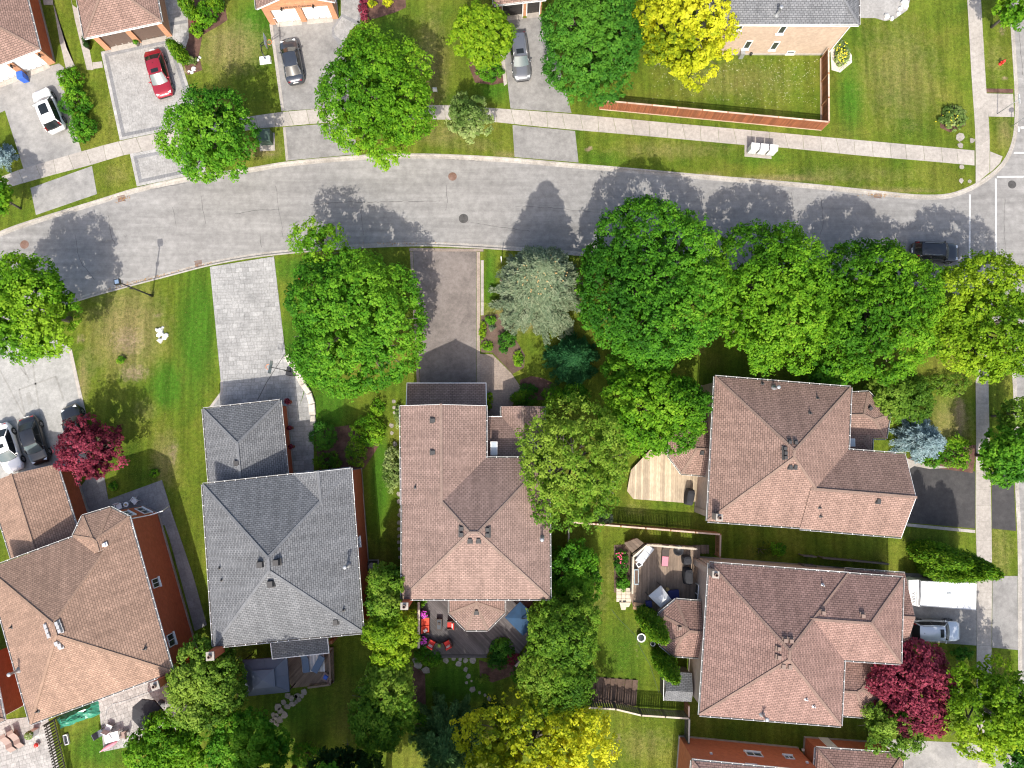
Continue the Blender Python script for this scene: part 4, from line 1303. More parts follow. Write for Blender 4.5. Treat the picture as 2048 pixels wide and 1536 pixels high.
# houses along the top edge
G0 = Block([(79, 98), (35, -80), (-109, -23), (-65, 155)], 2.95, .5, rot=rad(15), ohs={'S': .68})
house('G', 'brick_house', 'brown roofed garage of the house at the top left corner with white doors', [G0], 'shingle_brown', 'cap_brown', 'brick_red')
A, t, n, L = facade('G', 0, 'S', .25, [(.10, .46), (.54, .90)], 2.25, 'white_door', 'brick_orange', 2.75)
wall_lamp(HOUSES['G'][0], A + t * (L * .94) + n * .27 + Vector((0, 0, 1.9)), n)
wall_lamp(HOUSES['G'][0], A + t * (L * .5) + n * .27 + Vector((0, 0, 1.9)), n)
Hb = Block([(169, 76), (323, 43), (298, -90), (144, -57)], 3.0, .5, rot=rad(11), ohs={'S': .68}, attach='N')
Hm = Block([(95, -48), (262, -85), (230, -250), (62, -212)], 5.6, .58, rot=rad(11))
house('H', 'brick_house', 'orange brick house with two brown garage doors behind the red car', [Hb, Hm], 'shingle_brown', 'cap_brown', 'brick_orange')
A, t, n, L = facade('H', 0, 'S', .25, [(.08, .46), (.54, .92)], 2.25, 'brown_door', 'brick_orange', 2.8)
for u in (.27, .73): wall_lamp(HOUSES['H'][0], A + t * (L * u) + n * .27 + Vector((0, 0, 2.5)), n)
I0 = Block([(513, 18), (669, 4), (655, -130), (498, -116)], 3.0, .5, gable='S', attach='N', ohs={'S': .5})
house('I', 'brick_house', 'orange brick house with two white garage doors behind the dark grey sedan', [I0], 'shingle_brown', 'cap_brown', 'brick_orange')
A, t, n, L = facade('I', 0, 'S', .25, [(.10, .46), (.54, .92)], 2.2, 'white_door', 'brick_orange', 2.78)
for u in (.28, .73): wall_lamp(HOUSES['I'][0], A + t * (L * u) + n * .27 + Vector((0, 0, 2.5)), n)
lettering('house_number', '378 Kirby Crescent', .34, 'lettering', HOUSES['I'][0], A + t * (L * .5) + n * .262 + Vector((0, 0, 2.36)), (math.pi / 2, 0, math.atan2(t.y, t.x)))
J0 = Block([(988, 10), (1092, -2), (1086, -120), (982, -108)], 2.95, .5, attach='N', ohs={'S': .68})
house('J', 'brick_house', 'red brick house with black garage doors at the top centre', [J0], 'shingle_brown', 'cap_brown', 'brick_red')
A, t, n, L = facade('J', 0, 'S', .25, [(.10, .57), (.66, .96)], 2.25, 'black_door', 'brick_orange', 2.75)
for u0, u1 in ((.10, .57), (.66, .96)):
    m = MB()
    for u in (u0, u1):
        m.bar(A + t * (L * u) + n * .27, A + t * (L * u) + n * .27 + Vector((0, 0, 2.3)), .08, .06, up=n)
    m.bar(A + t * (L * u0) + n * .27 + Vector((0, 0, 2.27)), A + t * (L * u1) + n * .27 + Vector((0, 0, 2.27)), .06, .1)
    m.build('door_casing', 'white_trim', HOUSES['J'][0])
K0 = Block([(1422, 48), (1718, 49), (1716, -180), (1420, -180)], 5.6, .55)
house('K', 'brick_house', 'beige brick house with dark grey roof at the top right behind a fenced yard', [K0], 'shingle_grey', 'cap_grey', 'brick_beige')
for px, py, w, h in ((1477, 53, .75, .9), (1495, 89, .55, 1.35), (1564, 59, .55, 1.2), (1549, 91, .55, 1.35)):
    window('K', 0, 'S', px, py, w, h, mull=False)
flue('K', 1553, 30, 1.1)
a, b = K0.wall_edge('S'); t, n = wframe(a, b)
p = on_wall(1580, 106, a, b)
window_at(HOUSES['K'][0], Vector((p.x, p.y, .45)), t, n, .7, .4, mull=False)
p = on_wall(1482, 106, a, b)
MB().box(Vector((p.x, p.y, .5)) + n * .25, (.4, .5, .9)).build('air_conditioner', 'galvanised', HOUSES['K'][0])
MB().lathe(Vector((p.x + .95, p.y, .25)) + n * .18, [(.12, 0), (.12, .3), (.05, .34)], 10).build('hose_reel', 'black_plastic', HOUSES['K'][0])
m = MB()
q = b if b[0] > a[0] else a
m.tube([Vector((q[0] - .1, q[1], .2)) + n * .06, Vector((q[0] - .1, q[1], 5.4)) + n * .06], .05)
m.build('downspout', 'white_trim', HOUSES['K'][0])
# neighbour at the far left edge
L0 = Block([(-20, 1300), (8, 1440), (-160, 1530), (-200, 1390)], 5.6, .56, rot=rad(19), oh=.3)
house('L', 'brick_house', 'dark red brick house wall at the left edge beyond the tan roof', [L0], 'shingle_brown', 'cap_brown', 'brick_red')
# downspouts seen against the walls
def spout(key, pts):
    MB().tube([P(x, y, z) for x, y, z in pts], .045, 8).build('downspout', 'white_trim', HOUSES[key][0])
spout('A', [(259, 1038, 5.3), (300, 1030, 2.9), (325, 1022, 2.6), (338, 1012, .5)])
# ------------------------------------------------------------------ trees and shrubs
def unit(a):
    return a / np.maximum(np.linalg.norm(a, axis=1, keepdims=True), 1e-6)
def rand_dirs(n):
    return unit(RG.normal(size=(n, 3)))
def leaf_mesh(name, pos_, nrm, size, tone, mat, parent, slim=0.62, along=None, curl=0.25, big=1.0):
    """every leaf a small folded lozenge of its own"""
    n = len(pos_)
    t = along if along is not None else RG.normal(size=(n, 3))
    t = unit(t - nrm * (t * nrm).sum(1, keepdims=True))
    b = np.cross(nrm, t)
    L = (size * big * RG.uniform(.65, 1.3, n))[:, None]
    W = L * slim
    V = np.empty((n, 4, 3))
    V[:, 0] = pos_ + t * L
    V[:, 1] = pos_ + b * W + nrm * L * curl
    V[:, 2] = pos_ - t * L
    V[:, 3] = pos_ - b * W + nrm * L * curl
    me = bpy.data.meshes.new(name)
    me.vertices.add(4 * n)
    me.vertices.foreach_set('co', V.reshape(-1).astype(np.float32))
    me.loops.add(4 * n)
    me.loops.foreach_set('vertex_index', np.arange(4 * n, dtype=np.int32))
    me.polygons.add(n)
    me.polygons.foreach_set('loop_start', np.arange(0, 4 * n, 4, dtype=np.int32))
    a = me.attributes.new('tone', 'FLOAT', 'FACE')
    a.data.foreach_set('value', np.clip(tone, 0, 1).astype(np.float32))
    me.materials.append(M[mat])
    me.update(calc_edges=True)
    o = bpy.data.objects.new(name, me)
    COL.objects.link(o)
    if parent is not None: o.parent = parent
    return o
def lobed(r, nl, lobe, tufts, per, leaf_s, tuft_r, up=.55, low=-.45, jit=.12, fill=.18):
    """sprays of leaves over a union of uneven lobes"""
    rx, ry, rz = r
    k = np.arange(nl) + .5
    ph = np.arccos(1 - 1.55 * k / nl)
    th = np.pi * (1 + 5 ** .5) * k + RG.uniform(0, 6.28)
    d = np.stack([np.cos(th) * np.sin(ph), np.sin(th) * np.sin(ph), np.cos(ph)], 1)
    d = unit(d + RG.normal(size=d.shape) * .16)
    lr = lobe * RG.uniform(.7, 1.25, nl)
    C = d * (1 - lr * .85)[:, None] * RG.uniform(.86, 1.06, nl)[:, None]
    C = np.vstack([C, [[0, 0, .05]]]); lr = np.append(lr, .62)
    w = lr ** 2 / (lr ** 2).sum()
    T, Nn = [], []
    while sum(len(x) for x in T) < tufts:
        li = RG.choice(len(lr), size=tufts * 2, p=w)
        u = rand_dirs(tufts * 2)
        p = C[li] + u * lr[li][:, None] * RG.uniform(1 - jit, 1 + jit * .6, tufts * 2)[:, None]
        dist = np.linalg.norm(p[:, None] - C[None], axis=2) / lr[None]
        dist[np.arange(len(li)), li] = 9
        ok = (dist.min(1) > .9) & (p[:, 2] > low)
        T.append(p[ok]); Nn.append(u[ok])
    T = np.vstack(T)[:tufts]; Nn = np.vstack(Nn)[:tufts]
    nf = int(tufts * fill)
    if nf:
        T = np.vstack([T, rand_dirs(nf) * (RG.uniform(.2, .85, nf) ** .5)[:, None] * .8]); Nn = np.vstack([Nn, rand_dirs(nf)])
    S = np.array([rx, ry, rz])
    T = T * S; Nn = unit(Nn / S)
    nt = len(T)
    tt = RG.beta(2.2, 2.2, nt)
    tr = tuft_r * RG.uniform(.6, 1.35, nt)
    ii = np.repeat(np.arange(nt), per)
    off = rand_dirs(len(ii)) * (RG.uniform(0, 1, len(ii)) ** .4)[:, None]
    off[:, 2] = off[:, 2] * .6 + .15
    p = T[ii] + off * tr[ii][:, None]
    nn = unit(Nn[ii] * .35 + off * .8 + np.array([0, 0, up]) + RG.normal(size=p.shape) * .3)
    fld = np.zeros(nt)
    for _ in range(4):
        k_ = RG.normal(size=3) * 2.2 / max(rx, ry)
        fld += np.sin(T @ k_ + RG.uniform(0, 6.28)) * .13
    tone = (tt * .55 + fld + .06)[ii] + RG.uniform(0, 1, len(ii)) * .34
    big = np.where(ii < nt - nf, 1.0, 2.2)
    return p, nn, tone, big
def trunk_mb(h, r0, spread, nb, rise, z0=0.0):
    m = MB()
    lean = (R.uniform(-.3, .3), R.uniform(-.3, .3))
    m.tube([(0, 0, z0), (lean[0] * .2, lean[1] * .2, h * .3), (lean[0], lean[1], h * .75), (lean[0] * 1.2, lean[1] * 1.2, h)], [r0 * 1.25, r0, r0 * .6, r0 * .2], 9)
    for i in range(nb):
        a = 2 * math.pi * i / nb + R.uniform(-.4, .4)
        z = h * R.uniform(.28, .7)
        l = spread * R.uniform(.6, .95)
        q = Vector((lean[0] * z / h, lean[1] * z / h, z))
        e = q + Vector((math.cos(a) * l, math.sin(a) * l, rise * R.uniform(.5, 1.1)))
        mid = q.lerp(e, .5) + Vector((R.uniform(-.2, .2), R.uniform(-.2, .2), rise * .22))
        m.tube([q, mid, e], [r0 * .42, r0 * .26, r0 * .08], 6)
        for s in (-1, 1):
            b = a + s * R.uniform(.35, .8)
            m.tube([mid, mid + Vector((math.cos(b) * l * .4, math.sin(b) * l * .4, rise * .3))], [r0 * .2, r0 * .05], 5)
    return m
def seat(cx, cy, rxp, ryp, zc):
    c = P(cx, cy, zc)
    k = (CAMH - zc) / FPX
    return c, rxp * k, ryp * k
def tree(name, label, px, mat, zc=5.5, rz=3.6, nl=16, lobe=.42, leaf_s=.12, tuft_r=.40, dens=1.25, per=20, up=.55, bark='bark', group=None, cat='tree', low=-.2, fill=.2, jit=.2, grow=1.03):
    """px = crown centre and half sizes in the photo; the trunk stands under the crown"""
    cx, cy, rxp, ryp = px
    c, rx, ry = seat(cx, cy, rxp, ryp, zc)
    t = thing(name, label, cat, (c.x, c.y, 0), group=group)
    trunk_mb(zc + rz * .35, max(.07, .028 * (rx + ry)), (rx + ry) * .5, max(5, int(nl * .6)), rz * .55).build("trunk", bark, None, True).parent = t
    ar = 2 * math.pi * (rx * ry) ** .5 * (rz + (rx * ry) ** .5) * .5
    tufts = int(ar / (tuft_r ** 2 * 1.25) * dens)
    p, nn, tone, big = lobed((rx * grow, ry * grow, rz), nl, lobe, tufts, per, leaf_s, tuft_r, up, low, jit, fill)
    o = leaf_mesh('crown', p, nn, leaf_s, tone, mat, t, big=big)
    o.location = (0, 0, zc)
    return t
from mathutils import Matrix
def Matrix_T(x, y):
    return Matrix.Translation((x, y, 0))
def conifer(name, label, base, r, h, mat, z0=.3, nb=110, droop=.25, leaf_s=.16, tip=None, prof=.85, per=9, group=None, cat='tree', cones=None, dens=1.0):
    """a spruce: whorls of boughs that shorten towards the leader, each bough with twig sprays"""
    b0 = P(*base)
    t = thing(name, label, cat, (b0.x, b0.y, 0), group=group)
    MB().tube([(b0.x, b0.y, 0), (b0.x, b0.y, h * .6), (b0.x, b0.y, h * .97)], [.05 + .016 * h, .03 + .01 * h, .02], 8).build('trunk', 'bark', t, True)
    Ps, Ns, Ts, Al = [], [], [], []
    nb = int(nb * dens)
    for i in range(nb):
        f = (i + RG.uniform(0, 1)) / nb
        f = 1 - (1 - f) ** 1.0
        z = z0 + (h - z0) * f
        l = r * ((1 - f) ** prof) * RG.uniform(.62, 1.08) + .12
        a = i * 2.399963 + RG.normal() * .5
        dx, dy = math.cos(a), math.sin(a)
        n = max(4, int(l * 4.6))
        s = np.linspace(.12, 1.0, n)
        for side in range(3):
            lat = (np.array([-1, 0, 1])[side]) * (.34 * (1 - s * .6)) * min(1.0, l * .6) if side != 1 else np.zeros(n)
            q = np.stack([dx * s * l - dy * lat, dy * s * l + dx * lat, z - droop * l * s ** 1.5 + .10 * l * s - abs(lat) * .15], 1)
            q = np.repeat(q, per, 0)
            q += RG.normal(size=q.shape) * np.array([.10, .10, .06]) * (.6 + leaf_s * 2.5)
            al = np.tile(np.array([[dx, dy, -.12]]), (len(q), 1)) + RG.normal(size=q.shape) * .5
            Ps.append(q); Al.append(al)
            Ns.append(unit(np.tile(np.array([[dx * .35, dy * .35, .8]]), (len(q), 1)) + RG.normal(size=q.shape) * .35))
            tn = RG.beta(2, 2) * .55
            Ts.append(tn + RG.uniform(0, .45, len(q)))
    p, nn, al, tone = np.vstack(Ps), np.vstack(Ns), np.vstack(Al), np.concatenate(Ts)
    o = leaf_mesh('crown', p, nn, leaf_s, tone, mat, t, .32, al, .1)
    if cones:
        m = MB()
        for i in range(cones):
            a, f = R.uniform(0, 6.28), R.uniform(.62, .96)
            q = r * (1 - f) ** prof * R.uniform(.6, 1.0)
            z = z0 + (h - z0) * f
            m.lathe((b0.x + math.cos(a) * q, b0.y + math.sin(a) * q, z - .02), [(.02, -.12), (.07, -.04), (.06, .06), (.02, .14)], 5)
        tag(m.build('cones', 'cone_tan', t), kind='stuff')
    return t
plain('cone_tan', (0.42, 0.30, 0.13), 0.8, var=.3)
def cedar(name, label, base, r, h, mat='leaf_cedar', n=5200, group=None, lean=(0, 0), cat='tree', z0=.15):
    b0 = P(*base)
    t = thing(name, label, cat, (b0.x, b0.y, 0), group=group)
    MB().tube([(b0.x, b0.y, 0), (b0.x, b0.y, h * .8)], [.09, .03], 7).build('trunk', 'bark', t, True)
    nt = n // 10
    f = RG.uniform(0, 1, nt)
    a = RG.uniform(0, 6.283, nt)
    prof_ = np.sin(np.pi * np.clip(f * .93 + .07, 0, 1)) ** .55 * (1 - f * .35) + .02
    lump = 1 + .13 * np.sin(a * 5 + f * 9) + .08 * np.sin(a * 9 - f * 21)
    q = r * prof_ * lump * RG.uniform(.82, 1.06, nt)
    T = np.stack([np.cos(a) * q, np.sin(a) * q, z0 + f * (h - z0)], 1)
    ii = np.repeat(np.arange(nt), 10)
    p = T[ii] + RG.normal(size=(len(ii), 3)) * np.array([.10, .10, .17])
    out = np.stack([np.cos(a), np.sin(a), np.full(nt, .35)], 1)[ii]
    nn = unit(out + RG.normal(size=p.shape) * .4)
    al = np.tile(np.array([[0, 0, 1.0]]), (len(ii), 1)) + out * .3 + RG.normal(size=p.shape) * .25
    tone = (RG.beta(2, 2, nt) * .6)[ii] + RG.uniform(0, .4, len(ii))
    leaf_mesh('crown', p, nn, .12, tone, mat, t, .42, al, .15)
    return t
def shrub(label, px, mat, h=1.2, leaf_s=.085, tuft_r=.2, dens=1.0, name='shrub', cat='shrub', nl=9, lobe=.48, per=12, flat=None, group=None, up=.6, z=0.0):
    cx, cy, rxp, ryp = px
    zc = h * .5 + z
    c, rx, ry = seat(cx, cy, rxp, ryp, zc)
    t = thing(name, label, cat, (c.x, c.y, 0), group=group)
    m = MB()
    for i in range(5):
        a = i * 1.257 + R.uniform(-.3, .3)
        m.tube([(c.x, c.y, z), (c.x + math.cos(a) * rx * .5, c.y + math.sin(a) * ry * .5, z + h * .7)], [.035, .012], 5)
    m.build('stems', 'bark', t)
    ar = 2 * math.pi * (rx * ry) ** .5 * (h * .5 + (rx * ry) ** .5) * .55
    tufts = max(25, int(ar / (tuft_r ** 2 * 1.25) * dens))
    p, nn, tone, big = lobed((rx * .98, ry * .98, h * .52), nl, lobe, tufts, per, leaf_s, tuft_r, up, -.9, .1, .12)
    leaf_mesh('foliage', p, nn, leaf_s, tone, mat, t).location = (0, 0, zc)
    return t
# --- north side of the street
tree('maple_tree', 'bright green maple beside the apron of the bordered paver driveway', (424, 273, 92, 92), 'leaf_maple', 5.0, 3.2, 17, .40)
tree('maple_tree', 'large bright green maple over the driveway of the dark grey sedan', (753, 196, 113, 136), 'leaf_bright', 5.4, 3.8, 22, .36)
tree('round_tree', 'round olive green tree beside the pewter car at the top', (965, 73, 61, 62), 'leaf_lime', 4.0, 2.4, 14, .42, .13, .34)
tree('young_tree', 'small pale green tree on the verge between two driveways', (937, 239, 44, 50), 'leaf_pale', 3.2, 1.9, 11, .42, .11, .28, dens=.8)
tree('linden_tree', 'dense dark green tree at the top left of the yellow tree', (1185, 88, 103, 128), 'leaf_dark', 5.2, 4.2, 26, .33, .12, .34, per=18)
tree('locust_tree', 'golden yellow locust tree beside the beige brick house', (1368, 62, 108, 118), 'leaf_gold', 5.2, 3.2, 20, .32, .13, .36, dens=.8)
tree('maple_tree', 'light green street tree cut by the top right corner', (2032, 12, 44, 50), 'leaf_bright', 3.4, 1.8, 12, .4, .13, .36, dens=.7)
tree('small_tree', 'small leafy tree cut by the left edge above the road', (-12, 392, 34, 40), 'leaf_bright', 3.5, 2.0, 9, .42, .13, .34)
conifer('blue_spruce', 'small blue spruce at the left edge beside the white car driveway', (14, 318), 1.25, 2.6, 'leaf_blue', .15, 60, .2, .10)
# --- south side of the street
tree('maple_tree', 'green maple at the left edge south of the road', (62, 618, 100, 108), 'leaf_bright', 5.4, 3.6, 18, .38)
tree('willow_tree', 'light green feathery tree overhanging the south kerb', (640, 492, 58, 58), 'leaf_bright', 4.8, 2.8, 13, .36, .10, .34, dens=.62, per=14)
tree('maple_tree', 'big dark green maple between the paver driveway and the brown driveway', (706, 645, 142, 145), 'leaf_maple', 5.2, 4.2, 30, .32, .12, .38)
conifer('blue_spruce', 'tall silvery spruce with tan cones beside the brown driveway', (1076, 592), 4.5, 12.6, 'leaf_sage', .4, 460, .22, .16, cones=170, prof=.66)
tree('maple_tree', 'largest maple of the street row, next to the silvery spruce', (1305, 572, 150, 164), 'leaf_maple', 6.0, 4.3, 30, .33, .122, .38, group='maples in a row along the street')
tree('maple_tree', 'second maple of the street row counting from the silvery spruce', (1545, 598, 128, 150), 'leaf_bright', 6.0, 4.0, 26, .34, .122, .38, group='maples in a row along the street')
tree('maple_tree', 'third maple of the street row, behind the parked black car', (1744, 617, 132, 140), 'leaf_bright', 6.0, 4.0, 27, .34, .122, .38, group='maples in a row along the street')
tree('maple_tree', 'yellowish green maple at the right end of the street row', (1976, 646, 114, 128), 'leaf_lime', 6.0, 4.0, 25, .36, .122, .38, 1.25, group='maples in a row along the street')
conifer('yew_tree', 'dark bluish green yew below the silvery spruce', (1142, 722), 2.8, 4.4, 'leaf_teal', .2, 170, .35, .11, prof=.6)
tree('shade_tree', 'light green tree leaning over the roof beside the timber deck', (1306, 824, 106, 80), 'leaf_bright', 5.2, 2.8, 19, .36, .13, .36)
tree('locust_tree', 'large olive green tree against the right side of the middle house', (1148, 925, 112, 130), 'leaf_fresh', 6.4, 4.4, 30, .26, .11, .36, dens=.85, per=16, jit=.3)
tree('small_tree', 'dark green tree under the largest street maple', (1270, 742, 62, 44), 'leaf_maple', 3.2, 2.0, 11, .4, .13, .34)
tree('yew_tree', 'dark olive shrubby evergreen at the corner of the reddish brown roof', (1795, 792, 64, 56), 'leaf_olive', 2.4, 1.9, 15, .34, .10, .28, jit=.25)
conifer('blue_spruce', 'round pale blue spruce in front of the corner house', (1826, 882), 2.3, 3.9, 'leaf_blue', .15, 120, .18, .11, prof=.55)
tree('street_tree', 'green tree at the right edge over the black apron', (2012, 912, 52, 54), 'leaf_maple', 4.0, 2.4, 14, .38, .13, .34)
tree('street_tree', 'thin green tree at the right edge above the corner lawn', (2032, 830, 34, 38), 'leaf_olive', 3.2, 1.8, 10, .38, .12, .32, dens=.6)
tree('street_tree', 'small tree on the right verge above the black apron', (1665, 740, 50, 34), 'leaf_maple', 3.0, 1.8, 10, .4, .13, .34)
for bx, by, r_, h_, lab in ((1828, 1098, 1.15, 8.0, 'columnar cedar nearest the house in the clump beside the white trailer'), (1856, 1122, 1.1, 7.5, 'columnar cedar leaning over the pavement, lowest of the clump by the trailer'),
                            (1876, 1112, 1.05, 7.6, 'columnar cedar in the middle of the clump beside the white trailer'), (1892, 1120, 1.05, 7.2, 'columnar cedar at the right end of the clump by the pavement'), (1840, 1130, .8, 6.2, 'short columnar cedar closest to the white trailer')):
    cedar('cedar_tree', lab, (bx, by), r_, h_, n=10000, group='cedars beside the trailer')
tree('red_maple', 'dark red maple in front of the lower right house', (1822, 1372, 80, 88), 'leaf_red', 3.6, 2.6, 18, .36, .12, .34)
tree('street_tree', 'yellow green street tree at the lower right over the pavement', (1968, 1418, 88, 96), 'leaf_lime', 5.4, 3.2, 17, .34, .13, .38, dens=.75)
tree('street_tree', 'dark green tree in the bottom right corner', (2042, 1470, 44, 80), 'leaf_dark', 4.0, 2.6, 14, .38, .13, .34)
tree('serviceberry_tree', 'thin olive green tree below the dark red maple', (1785, 1452, 64, 56), 'leaf_olive', 3.6, 2.2, 16, .28, .10, .30, dens=.7, jit=.3)
tree('locust_tree', 'golden yellow tree at the bottom centre of the back gardens', (1074, 1492, 154, 100), 'leaf_gold', 5.0, 3.2, 26, .28, .12, .36, dens=.8, jit=.2)
tree('hornbeam_tree', 'olive green tree between the dark deck and the small lawn', (1125, 1262, 74, 78), 'leaf_fresh', 4.6, 3.2, 20, .33, .10, .32, jit=.22)
tree('hornbeam_tree', 'olive green tree just above the golden tree', (1112, 1352, 74, 70), 'leaf_fresh', 4.2, 3.0, 18, .33, .10, .32, jit=.22)
tree('small_tree', 'dark shrubby tree along the east wall of the middle house', (1148, 1155, 48, 72), 'leaf_maple', 2.4, 1.8, 14, .36, .11, .32, jit=.22)
conifer('pine_tree', 'dark grey green pine at the bottom left of the golden tree', (900, 1452), 3.4, 6.2, 'leaf_pine', .6, 70, .1, .17, prof=.5, dens=1.2)
tree('ash_tree', 'lime green tree touching the right corner of the grey roof', (775, 1185, 42, 56), 'leaf_fresh', 4.4, 2.8, 12, .38, .12, .32)
tree('ash_tree', 'lime green tree beside the magenta flower pots of the deck', (782, 1270, 48, 62), 'leaf_lime', 4.6, 2.8, 14, .36, .12, .32)
tree('ash_tree', 'dull green tree at the bottom between the two back lawns', (770, 1405, 62, 88), 'leaf_fresh', 4.6, 3.2, 19, .34, .12, .34)
tree('ash_tree', 'dark green bushy tree below the patio umbrella beside the grey gazebo', (418, 1362, 70, 86), 'leaf_olive', 4.4, 3.2, 20, .34, .12, .34)
tree('dogwood_tree', 'green tree with pale blossom at the bottom left', (340, 1492, 78, 62), 'leaf_bright', 4.0, 2.4, 16, .36, .12, .34)
tree('dogwood_tree', 'dark green tree at the bottom edge left of the stepping stones', (500, 1492, 78, 66), 'leaf_maple', 3.6, 2.4, 16, .36, .12, .34)
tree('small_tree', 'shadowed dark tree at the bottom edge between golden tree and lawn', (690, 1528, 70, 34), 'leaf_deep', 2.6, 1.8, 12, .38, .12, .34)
tree('red_maple', 'burgundy maple over the parked black cars', (181, 899, 68, 66), 'leaf_red', 3.4, 2.2, 16, .32, .11, .32, dens=.72, jit=.3)
cedar('cedar_tree', 'dense cedar leaning over the small bay roof of the lower right house', (1292, 1232), .95, 8.0, n=9000)
cedar('cedar_tree', 'dense cedar pointing at the little grey shed', (1316, 1308), .9, 7.2, n=8000)
cedar('cedar_tree', 'short dense cedar at the deck corner of the lower right house', (1282, 1222), .8, 5.2, n=5000)
cedar('cedar_tree', 'columnar cedar beside the brown garage doors', (372, 122), .62, 3.4, n=3600)
cedar('cedar_tree', 'columnar cedar at the top edge beside the grey front path', (392, 36), .62, 3.6, n=3600)
cedar('cedar_tree', 'columnar cedar at the top edge behind the front garden shrubs', (440, 18), .62, 3.6, n=3600)
# --- shrubs
shrub('bright green bush at the top of the three beside the white car', (141, 158, 27, 26), 'leaf_bright', 1.3)
shrub('middle and largest bush of the three beside the white car', (152, 206, 31, 30), 'leaf_maple', 1.5)
shrub('lowest bush of the three beside the white car', (165, 256, 27, 31), 'leaf_maple', 1.4)
shrub('tall green shrubs in the bed left of the top lawn', (412, 28, 24, 30), 'leaf_bright', 1.4, .09)
shrub('round green bush next to the burgundy plant by the front path', (393, 60, 14, 15), 'leaf_bright', .9, .07, .15)
shrub('small burgundy plant at the front path of the orange brick house', (392, 42, 8, 6), 'leaf_red', .5, .07, .12)
shrub('pale yellow plant at the tip of the cedar by the paver driveway', (383, 121, 11, 9), 'leaf_pale', .5, .06, .13)
shrub('burgundy shrubs in the bed beside the curved path', (727, 14, 9, 26), 'leaf_red', .8, .07, .16)
shrub('small round burgundy shrub at the end of the curved path', (731, 40, 8, 8), 'leaf_red', .6, .07, .14)
shrub('left golden shrub at the top edge bed', (744, 7, 9, 8), 'leaf_gold', .7, .06, .14)
shrub('right golden shrub at the top edge bed', (774, 5, 10, 9), 'leaf_gold', .7, .06, .14)
shrub('green flowering bushes below the round olive tree', (978, 140, 30, 26), 'leaf_maple', 1.0, .08, .2)
shrub('yellow lilies beside the fenced yard', (1682, 106, 17, 26), 'leaf_pale', .7, .09, .18)
shrub('clump of striped iris leaves near the street corner', (1906, 236, 26, 26), 'leaf_pale', .7, .13, .22, .8)
shrub('small bright green weed clump in the dry front lawn', (242, 720, 9, 8), 'leaf_bright', .4, .05, .12)
shrub('small green shrub in the shaded bed by the grey patio', (309, 946, 9, 9), 'leaf_bright', .5, .06, .14)
shrub('small dark shrub at the corner of the grey patio', (226, 974, 9, 9), 'leaf_maple', .5, .06, .14)
shrub('clipped round green shrub beside the stone edged walkway', (646, 872, 27, 30), 'leaf_dark', 1.8, .05, .17, 1.5, nl=12, lobe=.42)
shrub('loose light green bush between the two left back lots', (736, 862, 34, 32), 'leaf_bright', 1.8, .08, .22)
shrub('dark green bush below the clipped round shrub', (655, 922, 28, 20), 'leaf_cedar', 1.0, .06, .18)
shrub('dark round evergreen next to the loose light green bush', (714, 904, 22, 30), 'leaf_cedar', 1.4, .06, .18)
shrub('tall pale flowering hydrangea against the middle house wall', (786, 940, 19, 46), 'leaf_pale', 1.6, .09, .22)
shrub('pale shrubs at the corner of the brown garage', (797, 832, 7, 24), 'leaf_pale', .9, .07, .16)
shrub('clipped box hedge in front of the entry roof', (1047, 797, 30, 16), 'leaf_cedar', 1.1, .045, .14, 1.6, name='box_hedge', cat='hedge', nl=14, lobe=.4)
shrub('low dark hedge behind the clipped box hedge', (1056, 778, 20, 10), 'leaf_dark', .8, .05, .14, 1.3, name='box_hedge', cat='hedge')
shrub('round light green shrub right of the box hedge', (1107, 790, 23, 20), 'leaf_bright', 1.5, .05, .17, 1.4, nl=12, lobe=.42)
shrub('tall narrow green shrub below the round shrub', (1092, 816, 11, 14), 'leaf_cedar', 1.4, .06, .16)
shrub('yellow edged shrub at the right side of the brown garage roof', (979, 800, 6, 18), 'leaf_lime', 1.0, .06, .15)
for i, (px, mt, hh, lab) in enumerate((((982, 640, 11, 9), 'leaf_maple', .6, 'green perennial at the top of the front flower bed'), ((1014, 680, 18, 18), 'leaf_dark', .8, 'largest dark green plant of the front flower bed'), ((1007, 697, 9, 9), 'leaf_dark', .6, 'small dark plant below the largest one of the front flower bed'),
                                    ((1036, 718, 11, 16), 'leaf_bright', .5, 'bright green plant at the lower end of the front flower bed'), ((966, 662, 7, 18), 'leaf_lime', .4, 'pale grassy plant along the driveway edge of the flower bed'), ((974, 692, 12, 10), 'leaf_bright', .4, 'grassy green plant where flower bed meets brown walkway'),
                                    ((985, 655, 8, 6), 'leaf_sage', .4, 'silvery plant near the top of the front flower bed'))):
    shrub(lab, px, mt, hh, .06, .14)
shrub('dark green mound at the foot of the deck beside the stepping stones', (856, 1311, 27, 24), 'leaf_maple', .9, .06, .18, 1.2)
shrub('dark glossy bush growing in the notch of the deck', (1003, 1296, 24, 20), 'leaf_dark', 1.3, .08, .2, 1.1)
shrub('small dark shrub below the deck notch bush', (995, 1322, 22, 16), 'leaf_dark', .9, .07, .18)
shrub('reddish dark shrub at the right of the deck notch', (1028, 1318, 15, 13), 'leaf_red', .8, .07, .18, .7)
shrub('yellowish ground plant at the edge of the deck bed', (965, 1356, 12, 8), 'leaf_olive', .4, .06, .15)
shrub('green bushes along the new black driveway', (1912, 905, 34, 34), 'leaf_bright', 1.2, .09, .24)
shrub('low dark bush beside the corner house driveway', (1862, 922, 26, 12), 'leaf_maple', .8, .08, .2)
shrub('spiky grass at the right end of the cedar shade', (1925, 1308, 22, 10), 'leaf_dark', .6, .1, .2, .8)
shrub('small round green bush between the two lower right houses', (1556, 1098, 14, 14), 'leaf_maple', 1.2, .08, .2)
shrub('leafless twiggy bush between the two lower right houses', (1522, 1100, 22, 16), 'leaf_deep', 1.0, .05, .3, .22)
